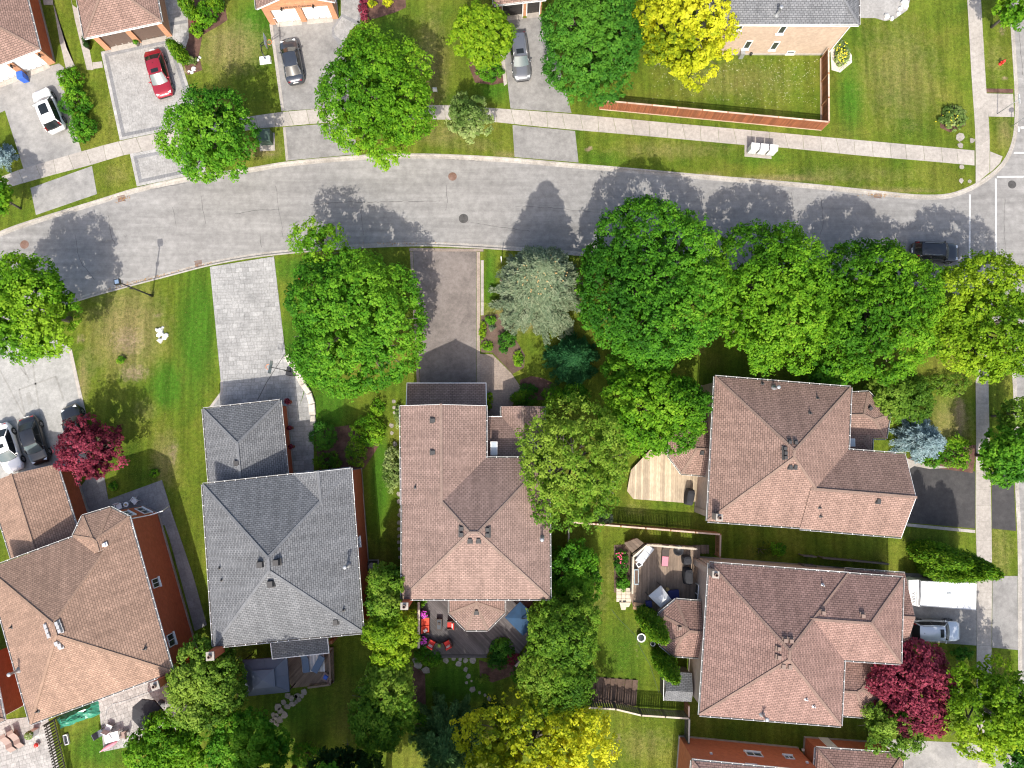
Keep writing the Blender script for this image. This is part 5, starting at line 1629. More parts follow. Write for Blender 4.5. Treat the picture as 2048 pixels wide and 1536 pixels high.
shrub('roses in the narrow bed left of the weathered deck', (1243, 1125, 13, 26), 'leaf_dark', 1.0, .08, .2)
shrub('leafy plants at the bottom of the narrow bed by the deck', (1245, 1165, 13, 18), 'leaf_maple', .9, .08, .2)
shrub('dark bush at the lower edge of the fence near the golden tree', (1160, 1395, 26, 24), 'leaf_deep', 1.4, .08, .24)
shrub('white flowering bush at the bend of the timber fence', (1207, 1035, 20, 13), 'leaf_sage', 1.0, .07, .2, .8)
shrub('small shrub beside the clipped hedge in front of the spruce', (845, 1200, 8, 14), 'leaf_maple', 1.2, .07, .18)
shrub('bushy green shrub growing under the yellow end maple', (1665, 765, 44, 22), 'leaf_bright', 1.4, .09, .24)
shrub('sprawling dry shrub on the corner lawn under the yellow maple', (1890, 770, 52, 24), 'leaf_olive', 1.0, .08, .24, .8)
shrub('round dark bush growing at the lower left of the tan house', (8, 1330, 16, 30), 'leaf_dark', 1.6, .08, .24)
shrub('dark leafy bush between the yew and the clipped box hedge', (1150, 790, 30, 26), 'leaf_maple', 1.6, .09, .24)
shrub('narrow green creeper along the right wall of the middle house', (1103, 1128, 6, 40), 'leaf_maple', 2.2, .07, .2)
shrub('dark bush at the left foot of the pine', (838, 1440, 24, 26), 'leaf_maple', 1.4, .08, .22)
shrub('green bush below the reddish deck shrub', (1048, 1352, 26, 20), 'leaf_maple', 1.4, .08, .22)
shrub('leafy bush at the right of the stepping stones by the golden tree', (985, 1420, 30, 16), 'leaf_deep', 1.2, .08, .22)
shrub('shadowed bush at the bottom edge under the stepping stones', (612, 1512, 34, 24), 'leaf_maple', 1.4, .08, .24)
shrub('green shrub filling the corner below the rose brown garage wall', (755, 815, 14, 18), 'leaf_bright', 1.0, .07, .2)
shrub('small green bush in the shade beside the willow tree', (692, 530, 16, 14), 'leaf_sage', .9, .1, .2, .8)
# ------------------------------------------------------------------ vehicles
def loft(rings, close=True):
    n = len(rings[0])
    vs = [v for r in rings for v in r]
    fs = []
    for i in range(len(rings) - 1):
        for k in range(n - 1):
            fs.append((i * n + k, (i + 1) * n + k, (i + 1) * n + k + 1, i * n + k + 1))
    fs.append(tuple(range(n)))
    fs.append(tuple(range((len(rings) - 1) * n, len(rings) * n))[::-1])
    return vs, fs
def car(name, label, paint, L, W, Ht, kind, roof_glass=None, rails=False, wind='car_glass', group=None, roof_paint=None):
    """x forward; body lofted from cross-sections, cabin with panes set in its frame"""
    c = thing(name, label, 'car', group=group)
    hw = W / 2
    belt = .62 * Ht if kind == 'sedan' else .60 * Ht
    hood = belt - .03
    deck = belt + (.05 if kind == 'sedan' else .02)
    st_ = []
    xs = np.linspace(-.5, .5, 21) * L
    for x in xs:
        f = x / L + .5
        e = min(1.0, (min(f, 1 - f) / .13))
        wf = .74 + .26 * math.sin(e * math.pi / 2) ** .8
        w = hw * wf * (1 - .03 * abs(f - .5))
        if f > .70: tz = hood - (f - .70) / .30 * .24 * (1 if f < .93 else 1.15) + .03
        elif f < .16: tz = deck - (.16 - f) / .16 * (.14 if kind == 'sedan' else .10)
        else: tz = belt
        if f < .02: tz -= .16
        if f > .985: tz -= .12
        b0 = .20 + (.10 if (f < .05 or f > .95) else 0)
        half = [(0, b0), (w * .86, b0), (w * .97, b0 + .12), (w, b0 + (tz - b0) * .55), (w * .965, tz - .05), (w * .90, tz), (w * .5, tz + .035), (0, tz + .045)]
        ring = [(x, y, z) for y, z in half] + [(x, -y, z) for y, z in half[::-1][1:]]
        st_.append(ring)
    vs, fs = loft(st_)
    body = MB().add(vs, fs).build('body', paint, c, True)
    if kind == 'sedan':
        xb0, xt0, xt1, xb1 = .245 * L, .09 * L, -.20 * L, -.375 * L
    else:
        xb0, xt0, xt1, xb1 = .225 * L, .085 * L, -.385 * L, -.462 * L
    tw, bw = hw * .70, hw * .885
    zt = Ht - .035
    N, K = 7, 9
    def edge(u, x0, x1, v, bowb, bowt):
        y = -1 + 2 * u
        xb = x0 + bowb * (1 - y * y); xt = x1 + bowt * (1 - y * y)
        return Vector((xb + (xt - xb) * v, (bw + (tw - bw) * v) * y, belt - .02 + (zt - belt + .02) * v + .03 * (1 - y * y) * v))
    F_ = [[edge(i / (K - 1), xb0, xt0, v / 3, .14, .05) for i in range(K)] for v in range(4)]
    B_ = [[edge(i / (K - 1), xb1, xt1, v / 3, -.09, -.05) for i in range(K)] for v in range(4)]
    m = MB()
    def grid(g, flip):
        n = len(g[0])
        vs = [p for r in g for p in r]
        fs = []
        for a in range(len(g) - 1):
            for b in range(n - 1):
                q = (a * n + b, a * n + b + 1, (a + 1) * n + b + 1, (a + 1) * n + b)
                fs.append(q[::-1] if flip else q)
        return vs, fs
    m.add(*grid(F_, False)); m.add(*grid(B_, True))
    for s in (0, K - 1):
        g = [[F_[v][s].lerp(B_[v][s], j / 6) + Vector((0, (1 if s else -1) * .05 * math.sin(math.pi * j / 6), 0)) for j in range(7)] for v in range(4)]
        m.add(*grid(g, s == 0))
    cab = m.build('cabin', 'black_plastic', c, True)
    rg = []
    for j in range(9):
        rg.append([F_[3][i].lerp(B_[3][i], j / 8) + Vector((0, 0, .02 + .06 * math.sin(math.pi * j / 8) ** .7 * (1 - abs(i / (K - 1) * 2 - 1) ** 2.5 * .6))) for i in range(K)])
    MB().add(*grid(rg, True)).build('roof', roof_paint or paint, c, True)
    def pane(g, flip, off, nm, mt, i0, i1, v0, v1):
        rows = [[None] * K for _ in range(4)]
        out = []
        for v in (v0, (v0 + v1) / 2, v1):
            row = []
            for i in np.linspace(i0, i1, 7):
                a0 = int(min(i, K - 1.001)); fa = i - a0
                b0 = int(min(v, 2.999)); fb = v - b0
                q = g[b0][a0].lerp(g[b0][a0 + 1], fa).lerp(g[b0 + 1][a0].lerp(g[b0 + 1][a0 + 1], fa), fb)
                row.append(q + off)
            out.append(row)
        MB().add(*grid(out, flip)).build(nm, mt, c, True)
    pane(F_, False, Vector((.012, 0, .014)), 'windshield', wind, .35, K - 1.35, .12, 2.9)
    pane(B_, True, Vector((-.012, 0, .014)), 'rear_window', 'car_glass', .6, K - 1.6, .5, 2.85)
    for s in (0, K - 1):
        sg = 1 if s else -1
        for j0, j1 in ((.9, 2.9), (3.1, 5.2)):
            g = []
            for v in (.35, 1.5, 2.7):
                b0 = int(v); fb = v - b0
                row = []
                for j in np.linspace(j0, j1, 5):
                    q = (F_[b0][s].lerp(F_[b0 + 1][s], fb)).lerp(B_[b0][s].lerp(B_[b0 + 1][s], fb), j / 6)
                    row.append(q + Vector((0, sg * (.05 * math.sin(math.pi * j / 6) + .012), .005)))
                g.append(row)
            MB().add(*grid(g, s == 0)).build('side_window', 'car_glass', c)
        MB().tube([F_[3][s] + Vector((0, 0, .02)), F_[3][s].lerp(B_[3][s], .5) + Vector((0, sg * .02, .05)), B_[3][s] + Vector((0, 0, .02))], .035, 6).build('roof_pillar', paint, c, True)
        MB().tube([F_[0][s], F_[3][s]], .035, 6).build('front_pillar', paint, c, True)
        MB().tube([B_[0][s], B_[3][s]], .05, 6).build('rear_pillar', paint, c, True)
        if rails:
            a, b = F_[3][s].lerp(B_[3][s], .12), F_[3][s].lerp(B_[3][s], .9)
            MB().tube([a + Vector((0, -sg * .07, .06)), a + Vector((-.1, -sg * .07, .12)), b + Vector((.1, -sg * .07, .12)), b + Vector((0, -sg * .07, .06))], .022, 6).build('roof_rail', 'grey_metal', c)
        MB().lathe((xb0 - .30, sg * (hw * .97 + .03), belt + .08), [(.03, -.07), (.09, -.05), (.1, .05), (.03, .08)], 10, sx=.7, sy=1.25).bar((xb0 - .30, sg * hw * .82, belt + .02), (xb0 - .30, sg * hw, belt + .06), .08, .05).build('wing_mirror', paint, c, True)
        MB().box((L * .430, sg * hw * .64, hood - .205), (.24, .27, .12), sg * -.28).build('headlight', 'lamp_clear', c)
        if kind == 'sedan': MB().box((-L * .461, sg * hw * .55, deck - .20), (.12, .34, .16), sg * .16).build('taillight', 'tail_red', c)
        else: MB().bar((-L * .452, sg * hw * .76, deck - .12), (-L * .428, sg * hw * .72, deck + .36), .13, .11).build('taillight', 'tail_red', c)
        for x in (L * .305, -L * .285):
            R0 = .33 if kind == 'sedan' else .36
            t = MB()
            prof = [(R0 * .62, -.09), (R0 * .9, -.105), (R0, -.06), (R0, .06), (R0 * .9, .105), (R0 * .62, .09)]
            vs, fs = [], []
            n = 18
            for r_, y in prof:
                for k in range(n):
                    a = 2 * math.pi * k / n
                    vs.append((x + r_ * math.cos(a), sg * (hw - .085) + y, R0 + r_ * math.sin(a)))
            for i in range(len(prof) - 1):
                for k in range(n): fs.append((i * n + k, i * n + (k + 1) % n, (i + 1) * n + (k + 1) % n, (i + 1) * n + k))
            w = t.add(vs, fs).build('wheel', 'tyre', c)
            rm = MB()
            for k in range(5):
                a = 2 * math.pi * k / 5
                rm.bar((x, sg * (hw + .005), R0), (x + R0 * .62 * math.cos(a), sg * (hw + .005), R0 + R0 * .62 * math.sin(a)), .07, .03, up=(0, 1, 0))
            rm.tube([(x, sg * (hw - .10), R0), (x, sg * (hw - .02), R0)], R0 * .62, 16)
            rm.build('rim', 'rim', w)
            MB().tube([(x, sg * (hw - .12), R0), (x, sg * (hw - .004), R0)], R0 * 1.13, 18).build('wheel_arch', 'black_plastic', c)
    if roof_glass:
        f0, f1, ws = roof_glass
        g = []
        for j in np.linspace(f0 * 8, f1 * 8, 5):
            a = int(min(j, 7.99)); fa = j - a
            row = []
            for i in np.linspace((K - 1) / 2 * (1 - ws), (K - 1) / 2 * (1 + ws), 5):
                b = int(min(i, K - 1.001)); fb = i - b
                q = rg[a][b].lerp(rg[a][b + 1], fb).lerp(rg[a + 1][b].lerp(rg[a + 1][b + 1], fb), fa)
                row.append(q + Vector((0, 0, .012)))
            g.append(row)
        MB().add(*grid(g, True)).build('sunroof', 'car_glass', c)
    MB().box((L * .497, 0, .42), (.03, 1.1, .2)).build('grille', 'black_plastic', c)
    MB().box((-L * .498, 0, .72), (.02, .5, .14)).build('licence_plate', 'white_plastic', c)
    MB().lathe((xt1 + .35, 0, zt + .07), [(.05, 0), (.03, .03), (.008, .10)], 6).build('antenna', 'black_plastic', c)
    return c
def park(c, front, rear, z=.7):
    a, b = P(*front, z), P(*rear, z)
    m = (a + b) / 2
    c.location = (m.x, m.y, 0.0)
    c.rotation_euler = (0, 0, math.atan2(a.y - b.y, a.x - b.x))
    return c
park(car('car', 'white hatchback crossover with dark panoramic roof on the top left driveway', 'paint_white', 4.6, 1.85, 1.62, 'suv', (.14, .60, .62)), (76, 172), (117, 268))
park(car('car', 'dark red sedan parked on the bordered paver driveway', 'paint_red', 4.85, 1.83, 1.45, 'sedan', (.08, .34, .55), wind='car_glass_pale'), (330, 196), (303, 96))
park(car('car', 'dark slate grey sedan on the driveway with the basketball hoop', 'paint_slate', 4.65, 1.80, 1.43, 'sedan'), (574, 74), (592, 168))
park(car('car', 'pewter station wagon with silver bonnet beside the round olive tree', 'paint_pewter', 4.75, 1.82, 1.58, 'suv', (.10, .30, .55), True, 'car_glass_pale'), (1046, 160), (1034, 66))
park(car('car', 'black compact car parked under the street maples near the crosswalk', 'paint_black', 4.5, 1.80, 1.60, 'suv', None, True), (1919, 506), (1823, 501))
park(car('car', 'silver minivan on the driveway below the white trailer', 'paint_ice', 4.75, 1.86, 1.66, 'suv', (.07, .22, .55), True), (1916, 1262), (1822, 1260))
park(car('car', 'white coupe with bonnet scoop at the left edge of the stamped driveway', 'paint_white', 4.7, 1.84, 1.42, 'sedan', (.30, .55, .5), wind='car_glass_pale'), (28, 942), (-2, 850))
park(car('car', 'black sedan in the middle of the three on the stamped driveway', 'paint_black', 4.6, 1.80, 1.46, 'sedan', None, wind='car_glass_pale'), (82, 931), (52, 830))
park(car('car', 'black wagon half hidden by the burgundy maple', 'paint_black', 4.6, 1.82, 1.60, 'suv', None, True), (134, 806), (172, 908))
# white box trailer backed up to the garage
def at3(p, q, t): return p + (q - p) * t
t = thing('trailer', 'white box trailer parked on the driveway beside the cedars', 'trailer', P(1868, 1196, 0))
zt = 2.35
cs = [P(1843, 1162, zt), P(1953, 1166, zt), P(1952, 1220, zt), P(1840, 1211, zt)]
q = ccw([(p.x, p.y) for p in cs])
MB().prism(q, .55, zt).build('box_body', 'paint_white', t)
ci = inset(q, .06)
MB().prism(ci, zt, zt + .02).build('roof_panel', 'white_plastic', t)
e0, e1 = [Vector((cs[0].x, cs[0].y, zt + .025)), Vector((cs[3].x, cs[3].y, zt + .025))], [Vector((cs[1].x, cs[1].y, zt + .025)), Vector((cs[2].x, cs[2].y, zt + .025))]
for k in range(1, 9):
    MB().bar(e0[0].lerp(e1[0], k / 9), e0[1].lerp(e1[1], k / 9), .05, .02).build('roof_rib', 'fabric_palegrey', t)
MB().box(e0[0].lerp(e1[1], .5) + Vector((0, 0, .05)), (.4, .4, .1)).build('roof_hatch', 'fabric_palegrey', t)
for s_ in (0, 1):
    MB().bar(e0[s_], e1[s_], .05, .05).build('edge_trim', 'grey_metal', t)
c0 = sum((Vector(p).to_3d() for p in q), Vector()) / 4
dirx = (Vector((cs[1].x, cs[1].y, 0)) - Vector((cs[0].x, cs[0].y, 0))).normalized()
diry = Vector((-dirx.y, dirx.x, 0))
nose = MB()
Lb = (cs[1] - cs[0]).length / 2
Wb = (cs[2] - cs[1]).length / 2
f0 = c0 - dirx * Lb
vs = [f0 + diry * Wb + Vector((0, 0, .55)), f0 - diry * Wb + Vector((0, 0, .55)), f0 - diry * Wb + Vector((0, 0, zt - .25)), f0 + diry * Wb + Vector((0, 0, zt - .25))]
vo = [v - dirx * .75 + (diry * (-.12) if i in (0, 3) else diry * .12) for i, v in enumerate(vs)]
vo[2].z -= .35; vo[3].z -= .35
nose.add(vs + vo, [(0, 1, 5, 4), (1, 2, 6, 5), (2, 3, 7, 6), (3, 0, 4, 7), (4, 5, 6, 7)])
nose.build('nose', 'white_plastic', t)
fr = MB().bar(f0 - dirx * .2 + diry * Wb + Vector((0, 0, zt - .36)), f0 - dirx * .2 - diry * Wb + Vector((0, 0, zt - .36)), .06, .04)
fr.bar(f0 - dirx * .02 + diry * Wb + Vector((0, 0, zt - .05)), f0 - dirx * .02 - diry * Wb + Vector((0, 0, zt - .05)), .05, .12)
fr.build('front_trim', 'grey_metal', t)
for s in (-1, 1):
    for dx in (-.45, .45):
        w = c0 + dirx * (dx - .3) + diry * (s * (Wb + .02)) + Vector((0, 0, .36))
        MB().tube([w - diry * (.11), w + diry * (.11)], .36, 16).build('wheel', 'tyre', t)
MB().bar(f0 - dirx * .7 + Vector((0, 0, .5)), f0 - dirx * 1.7 + Vector((0, 0, .45)), .1, .1).build('tow_bar', 'black_metal', t)
# ------------------------------------------------------------------ fences
def fence(name, label, runs, h, mat, cap=None, step=.15, cap_off=0.0, post_mat=None, bw=.13, skip=None, posts=2.4, face=0.06, kick=None):
    """posts, rails, a cap rail, and every board a piece of its own; runs are lines on the ground"""
    p0 = Vector(runs[0][0])
    f = thing(name, label, 'fence', (p0.x, p0.y, 0))
    proto = {}
    for a, b in runs:
        a, b = Vector(a), Vector(b)
        L = (b - a).length
        d = (b - a) / L
        ang = math.atan2(d.y, d.x)
        nrm = Vector((-d.y, d.x, 0))
        n = max(1, int(L / step))
        if 'b' not in proto:
            proto['b'] = MB().box((0, 0, h / 2), (bw, .022, h - .12)).build('board', mat, f, loc=(0, 0, 0))
            first = True
        for i in range(n):
            q = a + d * (L * (i + .5) / n) - nrm * face
            if 'used' not in proto:
                o = proto['b']; proto['used'] = 1
                o.location = q - org(f) + Vector((0, 0, R.uniform(-.01, .01))); o.rotation_euler = (0, 0, ang)
            else:
                inst(proto['b'], q + Vector((0, 0, R.uniform(-.012, .012))), ang, f)
        k = max(1, round(L / posts))
        if 'p' not in proto:
            pm = MB().box((0, 0, h / 2), (.1, .1, h + .06))
            pm.box((0, 0, h + .05), (.13, .13, .05), top=.6)
            proto['p'] = pm.build('post', post_mat or mat, f, loc=(0, 0, 0))
            proto['p'].location = a - org(f); proto['p'].rotation_euler = (0, 0, ang)
            s0 = 1
        else: s0 = 0
        for i in range(s0, k + 1):
            inst(proto['p'], a + d * (L * i / k), ang, f)
        for z in (.3, h - .3):
            MB().bar(a + Vector((0, 0, z)), b + Vector((0, 0, z)), .05, .09).build('rail', post_mat or mat, f)
        if cap:
            for i in range(k):
                u, v = a + d * (L * i / k + .06), a + d * (L * (i + 1) / k - .06)
                MB().bar(u + Vector((0, 0, h)), v + Vector((0, 0, h)), .14, .04).build('cap_rail', cap, f)
        if kick:
            MB().bar(a + Vector((0, 0, .09)), b + Vector((0, 0, .09)), .16, .14).build('kick_board', kick, f)
    return f
fence('timber_fence', 'red brown stained timber fence round the yard of the beige house', [(P(1199, 218), P(1642, 260)), (P(1642, 260), P(1641, 118))], 1.75, 'wood_redfence', 'wood_fence_cap', face=.06, post_mat='wood_orange', kick='wood_fence_cap')
fence('timber_fence', 'orange brown timber fence between the two right hand back gardens', [(P(1139, 1040), P(1430, 1064)), (P(1430, 1064), P(1429, 1108))], 1.75, 'wood_orange', 'wood_fence_cap', face=-.06, kick=None)
fence('timber_fence', 'weathered grey timber fence below the vegetable plot', [(P(1172, 1401), P(1226, 1404)), (P(1226, 1404), P(1276, 1416)), (P(1276, 1416), P(1369, 1422)), (P(1369, 1422), P(1368, 1470))], 1.75, 'wood_grey', 'wood_pale', face=-.06, step=.21, bw=.16)
fence('timber_fence', 'dark weathered fence at the bottom left between patio and lawn', [(P(112, 1436), P(158, 1640))], 1.7, 'wood_grey', None, face=.06, step=.24, bw=.13)
fence('garden_gate', 'orange timber gate beside the little grey shed', [(P(1369, 1398), P(1369, 1421))], 1.6, 'wood_orange', 'wood_fence_cap', posts=1.2)
fence('low_fence', 'thin grey garden fence left of the lower right back lawn', [(P(1136, 1052), P(1135, 1120))], 1.0, 'wood_grey', 'wood_pale', step=.3, bw=.05)
fence('side_fence', 'grey slatted bin enclosure along the wall of the lower right house', [(P(1636, 1112), P(1764, 1124)), (P(1598, 1108), P(1622, 1110)), (P(1598, 1126), P(1622, 1128))], 1.1, 'wood_grey', 'wood_grey', step=.2, bw=.17)
# privacy screens at the dark deck
for a, b, h, lab in (((843, 1197), (843, 1282), 1.9, 'pale capped privacy screen at the left side of the dark deck'), ((1032, 1318), (1052, 1298), 1.9, 'brown privacy screen at the lower right corner of the dark deck')):
    A, B = P(*a), P(*b)
    s = thing('privacy_screen', lab, 'screen', A)
    d = (B - A).normalized()
    k = 9
    for i in range(k):
        z = .35 + i * .175
        MB().bar(A + Vector((0, 0, z)), B + Vector((0, 0, z)), .03, .15).build('slat', 'deck_grey', s)
    for q in (A, (A + B) / 2, B): MB().box(q + Vector((0, 0, h / 2)), (.1, .1, h)).build('post', 'deck_grey', s)
    MB().bar(A - d * .1 + Vector((0, 0, h)), B + d * .1 + Vector((0, 0, h)), .2, .05).build('cap_rail', 'wood_pale', s)
# ------------------------------------------------------------------ decks
def deck(name, label, px, z, ang, w, mat, gap=.012, skirt=None):
    poly = ccw(xy(px, z))
    c = sum((Vector(p).to_3d() for p in poly), Vector()) / len(poly)
    d = thing(name, label, 'deck', (c.x, c.y, 0))
    ca, sa = math.cos(ang), math.sin(ang)
    vs = [-p[0] * sa + p[1] * ca for p in poly]
    v = min(vs)
    while v < max(vs):
        cv = v + w / 2
        cu = c.x * ca + c.y * sa
        q = clip_rect(poly, cu * ca - cv * sa, cu * sa + cv * ca, 60, w - gap, ang)
        q = dedupe(q) if q else []
        if len(q) > 2 and abs(area(q)) > .01:
            # board lies along its own x axis so that the grain follows it
            o = MB().prism([((x - c.x) * ca + (y - c.y) * sa, -(x - c.x) * sa + (y - c.y) * ca) for x, y in q], z - .04, z + R.uniform(-.002, .002)).build('plank', mat, d, loc=(0, 0, 0))
            o.location = (0, 0, 0); o.rotation_euler = (0, 0, ang)
        v += w
    MB().prism(inset(poly, .06), -.05, z - .045).build('substructure', skirt or mat, d)
    return d
deck('deck', 'dark grey timber deck with red chairs behind the middle house', [(842, 1185), (1066, 1185), (1066, 1268), (1036, 1311), (998, 1278), (974, 1309), (868, 1309), (842, 1288)], .55, rad(-45), .15, 'deck_grey')
s = thing('deck_step', 'low grey step along the bottom edge of the dark deck', 'step', P(925, 1313))
for i in range(2):
    MB().prism(ccw(xy([(872, 1309.5 + i * 3.2), (974, 1309.5 + i * 3.2), (974, 1312.5 + i * 3.2), (876, 1312.5 + i * 3.2)], .3)), .05, .30).build('plank', 'deck_grey', s)
deck('deck', 'honey coloured timber deck beside the bay of the corner house', [(1254, 982), (1267, 998), (1372, 1006), (1408, 1000), (1412, 900), (1340, 905), (1300, 900), (1262, 940)], .45, rad(88), .2, 'deck_honey')
deck('deck', 'weathered brown deck with white canopy behind the lower right house', [(1265, 1109), (1291, 1086), (1400, 1093), (1400, 1200), (1330, 1225), (1267, 1217), (1260, 1192), (1263, 1180)], .7, rad(88), .15, 'deck_brown')
deck('deck', 'small brown deck behind the grey roofed house', [(560, 1305), (666, 1295), (668, 1366), (586, 1376), (562, 1345)], .45, rad(48), .15, 'deck_brown')
s = thing('deck_steps', 'pale new timber steps at the corner of the weathered deck', 'step', P(1245, 1190))
for i, (x0, x1, z) in enumerate(((1252, 1262, .62), (1243, 1252, .42), (1233, 1243, .22))):
    for k in range(4):
        y0 = 1176 + k * 7
        MB().prism(ccw(xy([(x0, y0), (x1, y0), (x1, y0 + 6.5), (x0, y0 + 6.5)], z)), z - .18, z).build('tread', 'wood_pale', s)
for i, (dx, z) in enumerate(((0, .6), (-7, .4))):
    MB().prism(ccw(xy([(1238 + dx + 8, 1205), (1262 + dx, 1205), (1258 + dx, 1214 + i * 6), (1250 + dx, 1214 + i * 6)], z)), z - .15, z).build('corner_tread', 'wood_pale', s)
def railing(label, pts, z, h, mat, pick=.14):
    A = P(*pts[0], z)
    r = thing('railing', label, 'railing', (A.x, A.y, 0))
    for a, b in zip(pts, pts[1:]):
        a, b = P(*a, z), P(*b, z)
        MB().bar(a + Vector((0, 0, h)), b + Vector((0, 0, h)), .16, .05).build('top_rail', mat, r)
        MB().bar(a + Vector((0, 0, .12)), b + Vector((0, 0, .12)), .05, .08).build('bottom_rail', mat, r)
        n = max(1, int((b - a).length / pick))
        for i in range(n + 1):
            q = a.lerp(b, i / n)
            big = i in (0, n)
            MB().box(q + Vector((0, 0, h / 2)), ((.1, .1, h) if big else (.04, .04, h - .1))).build('post' if big else 'baluster', mat, r)
    return r
railing('pale weathered railing round the top and left side of the weathered deck', [(1261, 1182), (1263, 1110), (1290, 1087), (1388, 1095)], .7, 1.0, 'wood_pale')
railing('brown railing along the right side of the small brown deck', [(664, 1300), (666, 1362), (622, 1368)], .45, .95, 'deck_brown')
# dark awning boards outside the weathered deck
s = thing('storage_box', 'brown board roofed storage lean-to at the top corner of the weathered deck', 'storage box', P(1262, 1096))
a, b, c, d = P(1248, 1086, .9), P(1274, 1076, 1.1), P(1288, 1086, 1.5), P(1264, 1106, 1.4)
for i in range(4):
    t0, t1 = i / 4 + .01, (i + 1) / 4 - .01
    q = [a.lerp(b, t0), a.lerp(b, t1), d.lerp(c, t1), d.lerp(c, t0)]
    MB().add([v - Vector((0, 0, .04)) for v in q] + q, [(3, 2, 1, 0), (4, 5, 6, 7), (0, 1, 5, 4), (1, 2, 6, 5), (2, 3, 7, 6), (3, 0, 4, 7)]).build('board', 'deck_brown', s)
MB().prism(ccw([(v.x, v.y) for v in (a.lerp(c, .1), b.lerp(d, .1), c.lerp(a, .1), d.lerp(b, .1))]), 0, .88).build('body', 'deck_brown', s)
s = thing('ramp_boards', 'grey board walk at the right end of the weathered deck railing', 'steps', P(1400, 1100))
for i in range(6):
    x = 1386 + i * 5.6
    MB().prism(ccw(xy([(x, 1090), (x + 5, 1090.4), (x + 5, 1108), (x, 1107)], .25)), .1, .25 - i * .03).build('plank', 'deck_brown', s)
# ------------------------------------------------------------------ street furniture
p = P(305, 592)
s = thing('street_lamp', 'tall black street lamp with square head on the left lawn', 'street lamp', p)
MB().lathe(p, [(.12, 0), (.12, .5), (.075, .6), (.055, 5.75)], 12).build('pole', 'black_metal', s, True)
hd = MB().box(p + Vector((0, 0, 6.02)), (.5, .5, .10), .2); hd.box(p + Vector((0, 0, 5.86)), (.44, .44, .22), .2, top=1.1)
l = hd.build('lamp_head', 'black_metal', s)
MB().box(p + Vector((0, 0, 5.78)), (.36, .36, .08), .2).build('lens', 'lamp_clear', s)
MB().box(p + Vector((0, 0, 6.085)), (.34, .34, .03), .2).build('top_panel', 'fabric_slate', s)
MB().box(p + Vector((0, -.06, 3.6)), (.32, .03, .45), .2).build('notice_plate', 'black_metal', s)
def sign(label, base, h, rz, shape, mat, name='street_sign'):
    p = P(*base)
    s = thing(name, label, 'sign', p)
    MB().tube([p, p + Vector((0, 0, h))], .035, 8).build('post', 'galvanised', s, True)
    t = Vector((math.cos(rz), math.sin(rz), 0)); n = Vector((-t.y, t.x, 0))
    if shape == 'disc':
        MB().tube([p + n * .04 + Vector((0, 0, h - .3)), p + n * .05 + Vector((0, 0, h - .3))], .3, 8).build('sign_plate', mat, s)
    else:
        MB().bar(p - t * .45 + Vector((0, 0, h - .1)), p + t * .45 + Vector((0, 0, h - .1)), .03, .18).build('sign_plate', mat, s)
    return s
sign('slim grey street name post on the concrete ramp near the corner', (1994, 228), 3.1, rad(90), 'blade', 'white_plastic')
sign('short sign post on the grass by the crosswalk corner', (2022, 253), 2.2, 0, 'disc', 'galvanised')
p = P(1003, 526)
s = thing('marker_post', 'white marker post at the kerb beside the silvery spruce', 'post', p)
MB().tube([p, p + Vector((0, 0, 2.2))], .05, 8).build('shaft', 'white_plastic', s, True)
MB().lathe(p + Vector((0, 0, 2.2)), [(.06, 0), (.06, .06), (.02, .1)], 8).build('cap', 'white_plastic', s)
def hydrant(label, base, mat):
    p = P(*base)
    s = thing('fire_hydrant', label, 'fire hydrant', p)
    MB().lathe(p, [(.17, 0), (.17, .05), (.11, .07), (.11, .5), (.14, .52), (.14, .56), (.11, .66), (.04, .74)], 14).build('barrel', mat, s, True)
    m = MB()
    m.tube([p + Vector((-.22, 0, .42)), p + Vector((.22, 0, .42))], .06, 10)
    m.tube([p + Vector((0, 0, .40)), p + Vector((0, -.22, .40))], .075, 10)
    m.build('nozzle', mat, s, True)
    MB().lathe(p + Vector((0, 0, .74)), [(.035, 0), (.035, .07)], 5).build('bonnet_nut', mat, s)
    return s
hydrant('red fire hydrant on the verge at the top right corner', (2000, 128), 'hydrant_red')
hydrant('red fire hydrant on the shaded lawn left of the big maple', (604, 560), 'hydrant_red')
# community mailboxes on their pad
tag(MB().prism(ccw(xy([(1489, 283), (1541, 287), (1543, 318), (1489, 313)])), -.03, .02).build('mailbox_pad', 'concrete'), kind='structure')
for i, lab in enumerate(('leftmost white community mailbox on the concrete pad', 'middle white community mailbox on the concrete pad', 'rightmost white community mailbox on the concrete pad')):
    p = P(1500 + i * 18.2, 305 + i * 1.8)
    s = thing('mailbox', lab, 'mailbox', p, rad(-5), group='community mailboxes on the verge')
    m = MB().box((0, 0, .92), (.72, .55, 1.15)); m.build('cabinet', 'white_plastic', s, loc=(0, 0, 0)).location = (0, 0, 0)
    m = MB().box((0, 0, .17), (.5, .36, .34)); m.build('pedestal', 'grey_metal', s, loc=(0, 0, 0)).location = (0, 0, 0)
    rf = MB().box((0, 0, 1.53), (.78, .60, .07), top=.95); rf.build('roof_panel', 'white_plastic', s, loc=(0, 0, 0)).location = (0, 0, 0)
    m = MB()
    for r_ in range(4):
        for k in range(3): m.box((-.22 + k * .22, -.285, .5 + r_ * .25), (.19, .02, .21))
    m.build('door_panel', 'fabric_palegrey', s, loc=(0, 0, 0)).location = (0, 0, 0)
p = P(535, 282)
s = thing('utility_box', 'dark green utility transformer box on a concrete pad', 'utility box', p)
MB().box(p + Vector((0, -.12, .05)), (1.45, 1.75, .1), .05).build('pad', 'concrete', s)
MB().box(p + Vector((0, .1, .62)), (1.2, 1.15, 1.05), .05).build('cabinet', 'box_green', s)
MB().box(p + Vector((0, .1, 1.17)), (1.28, 1.22, .07), .05, top=.96).build('lid', 'box_green', s)
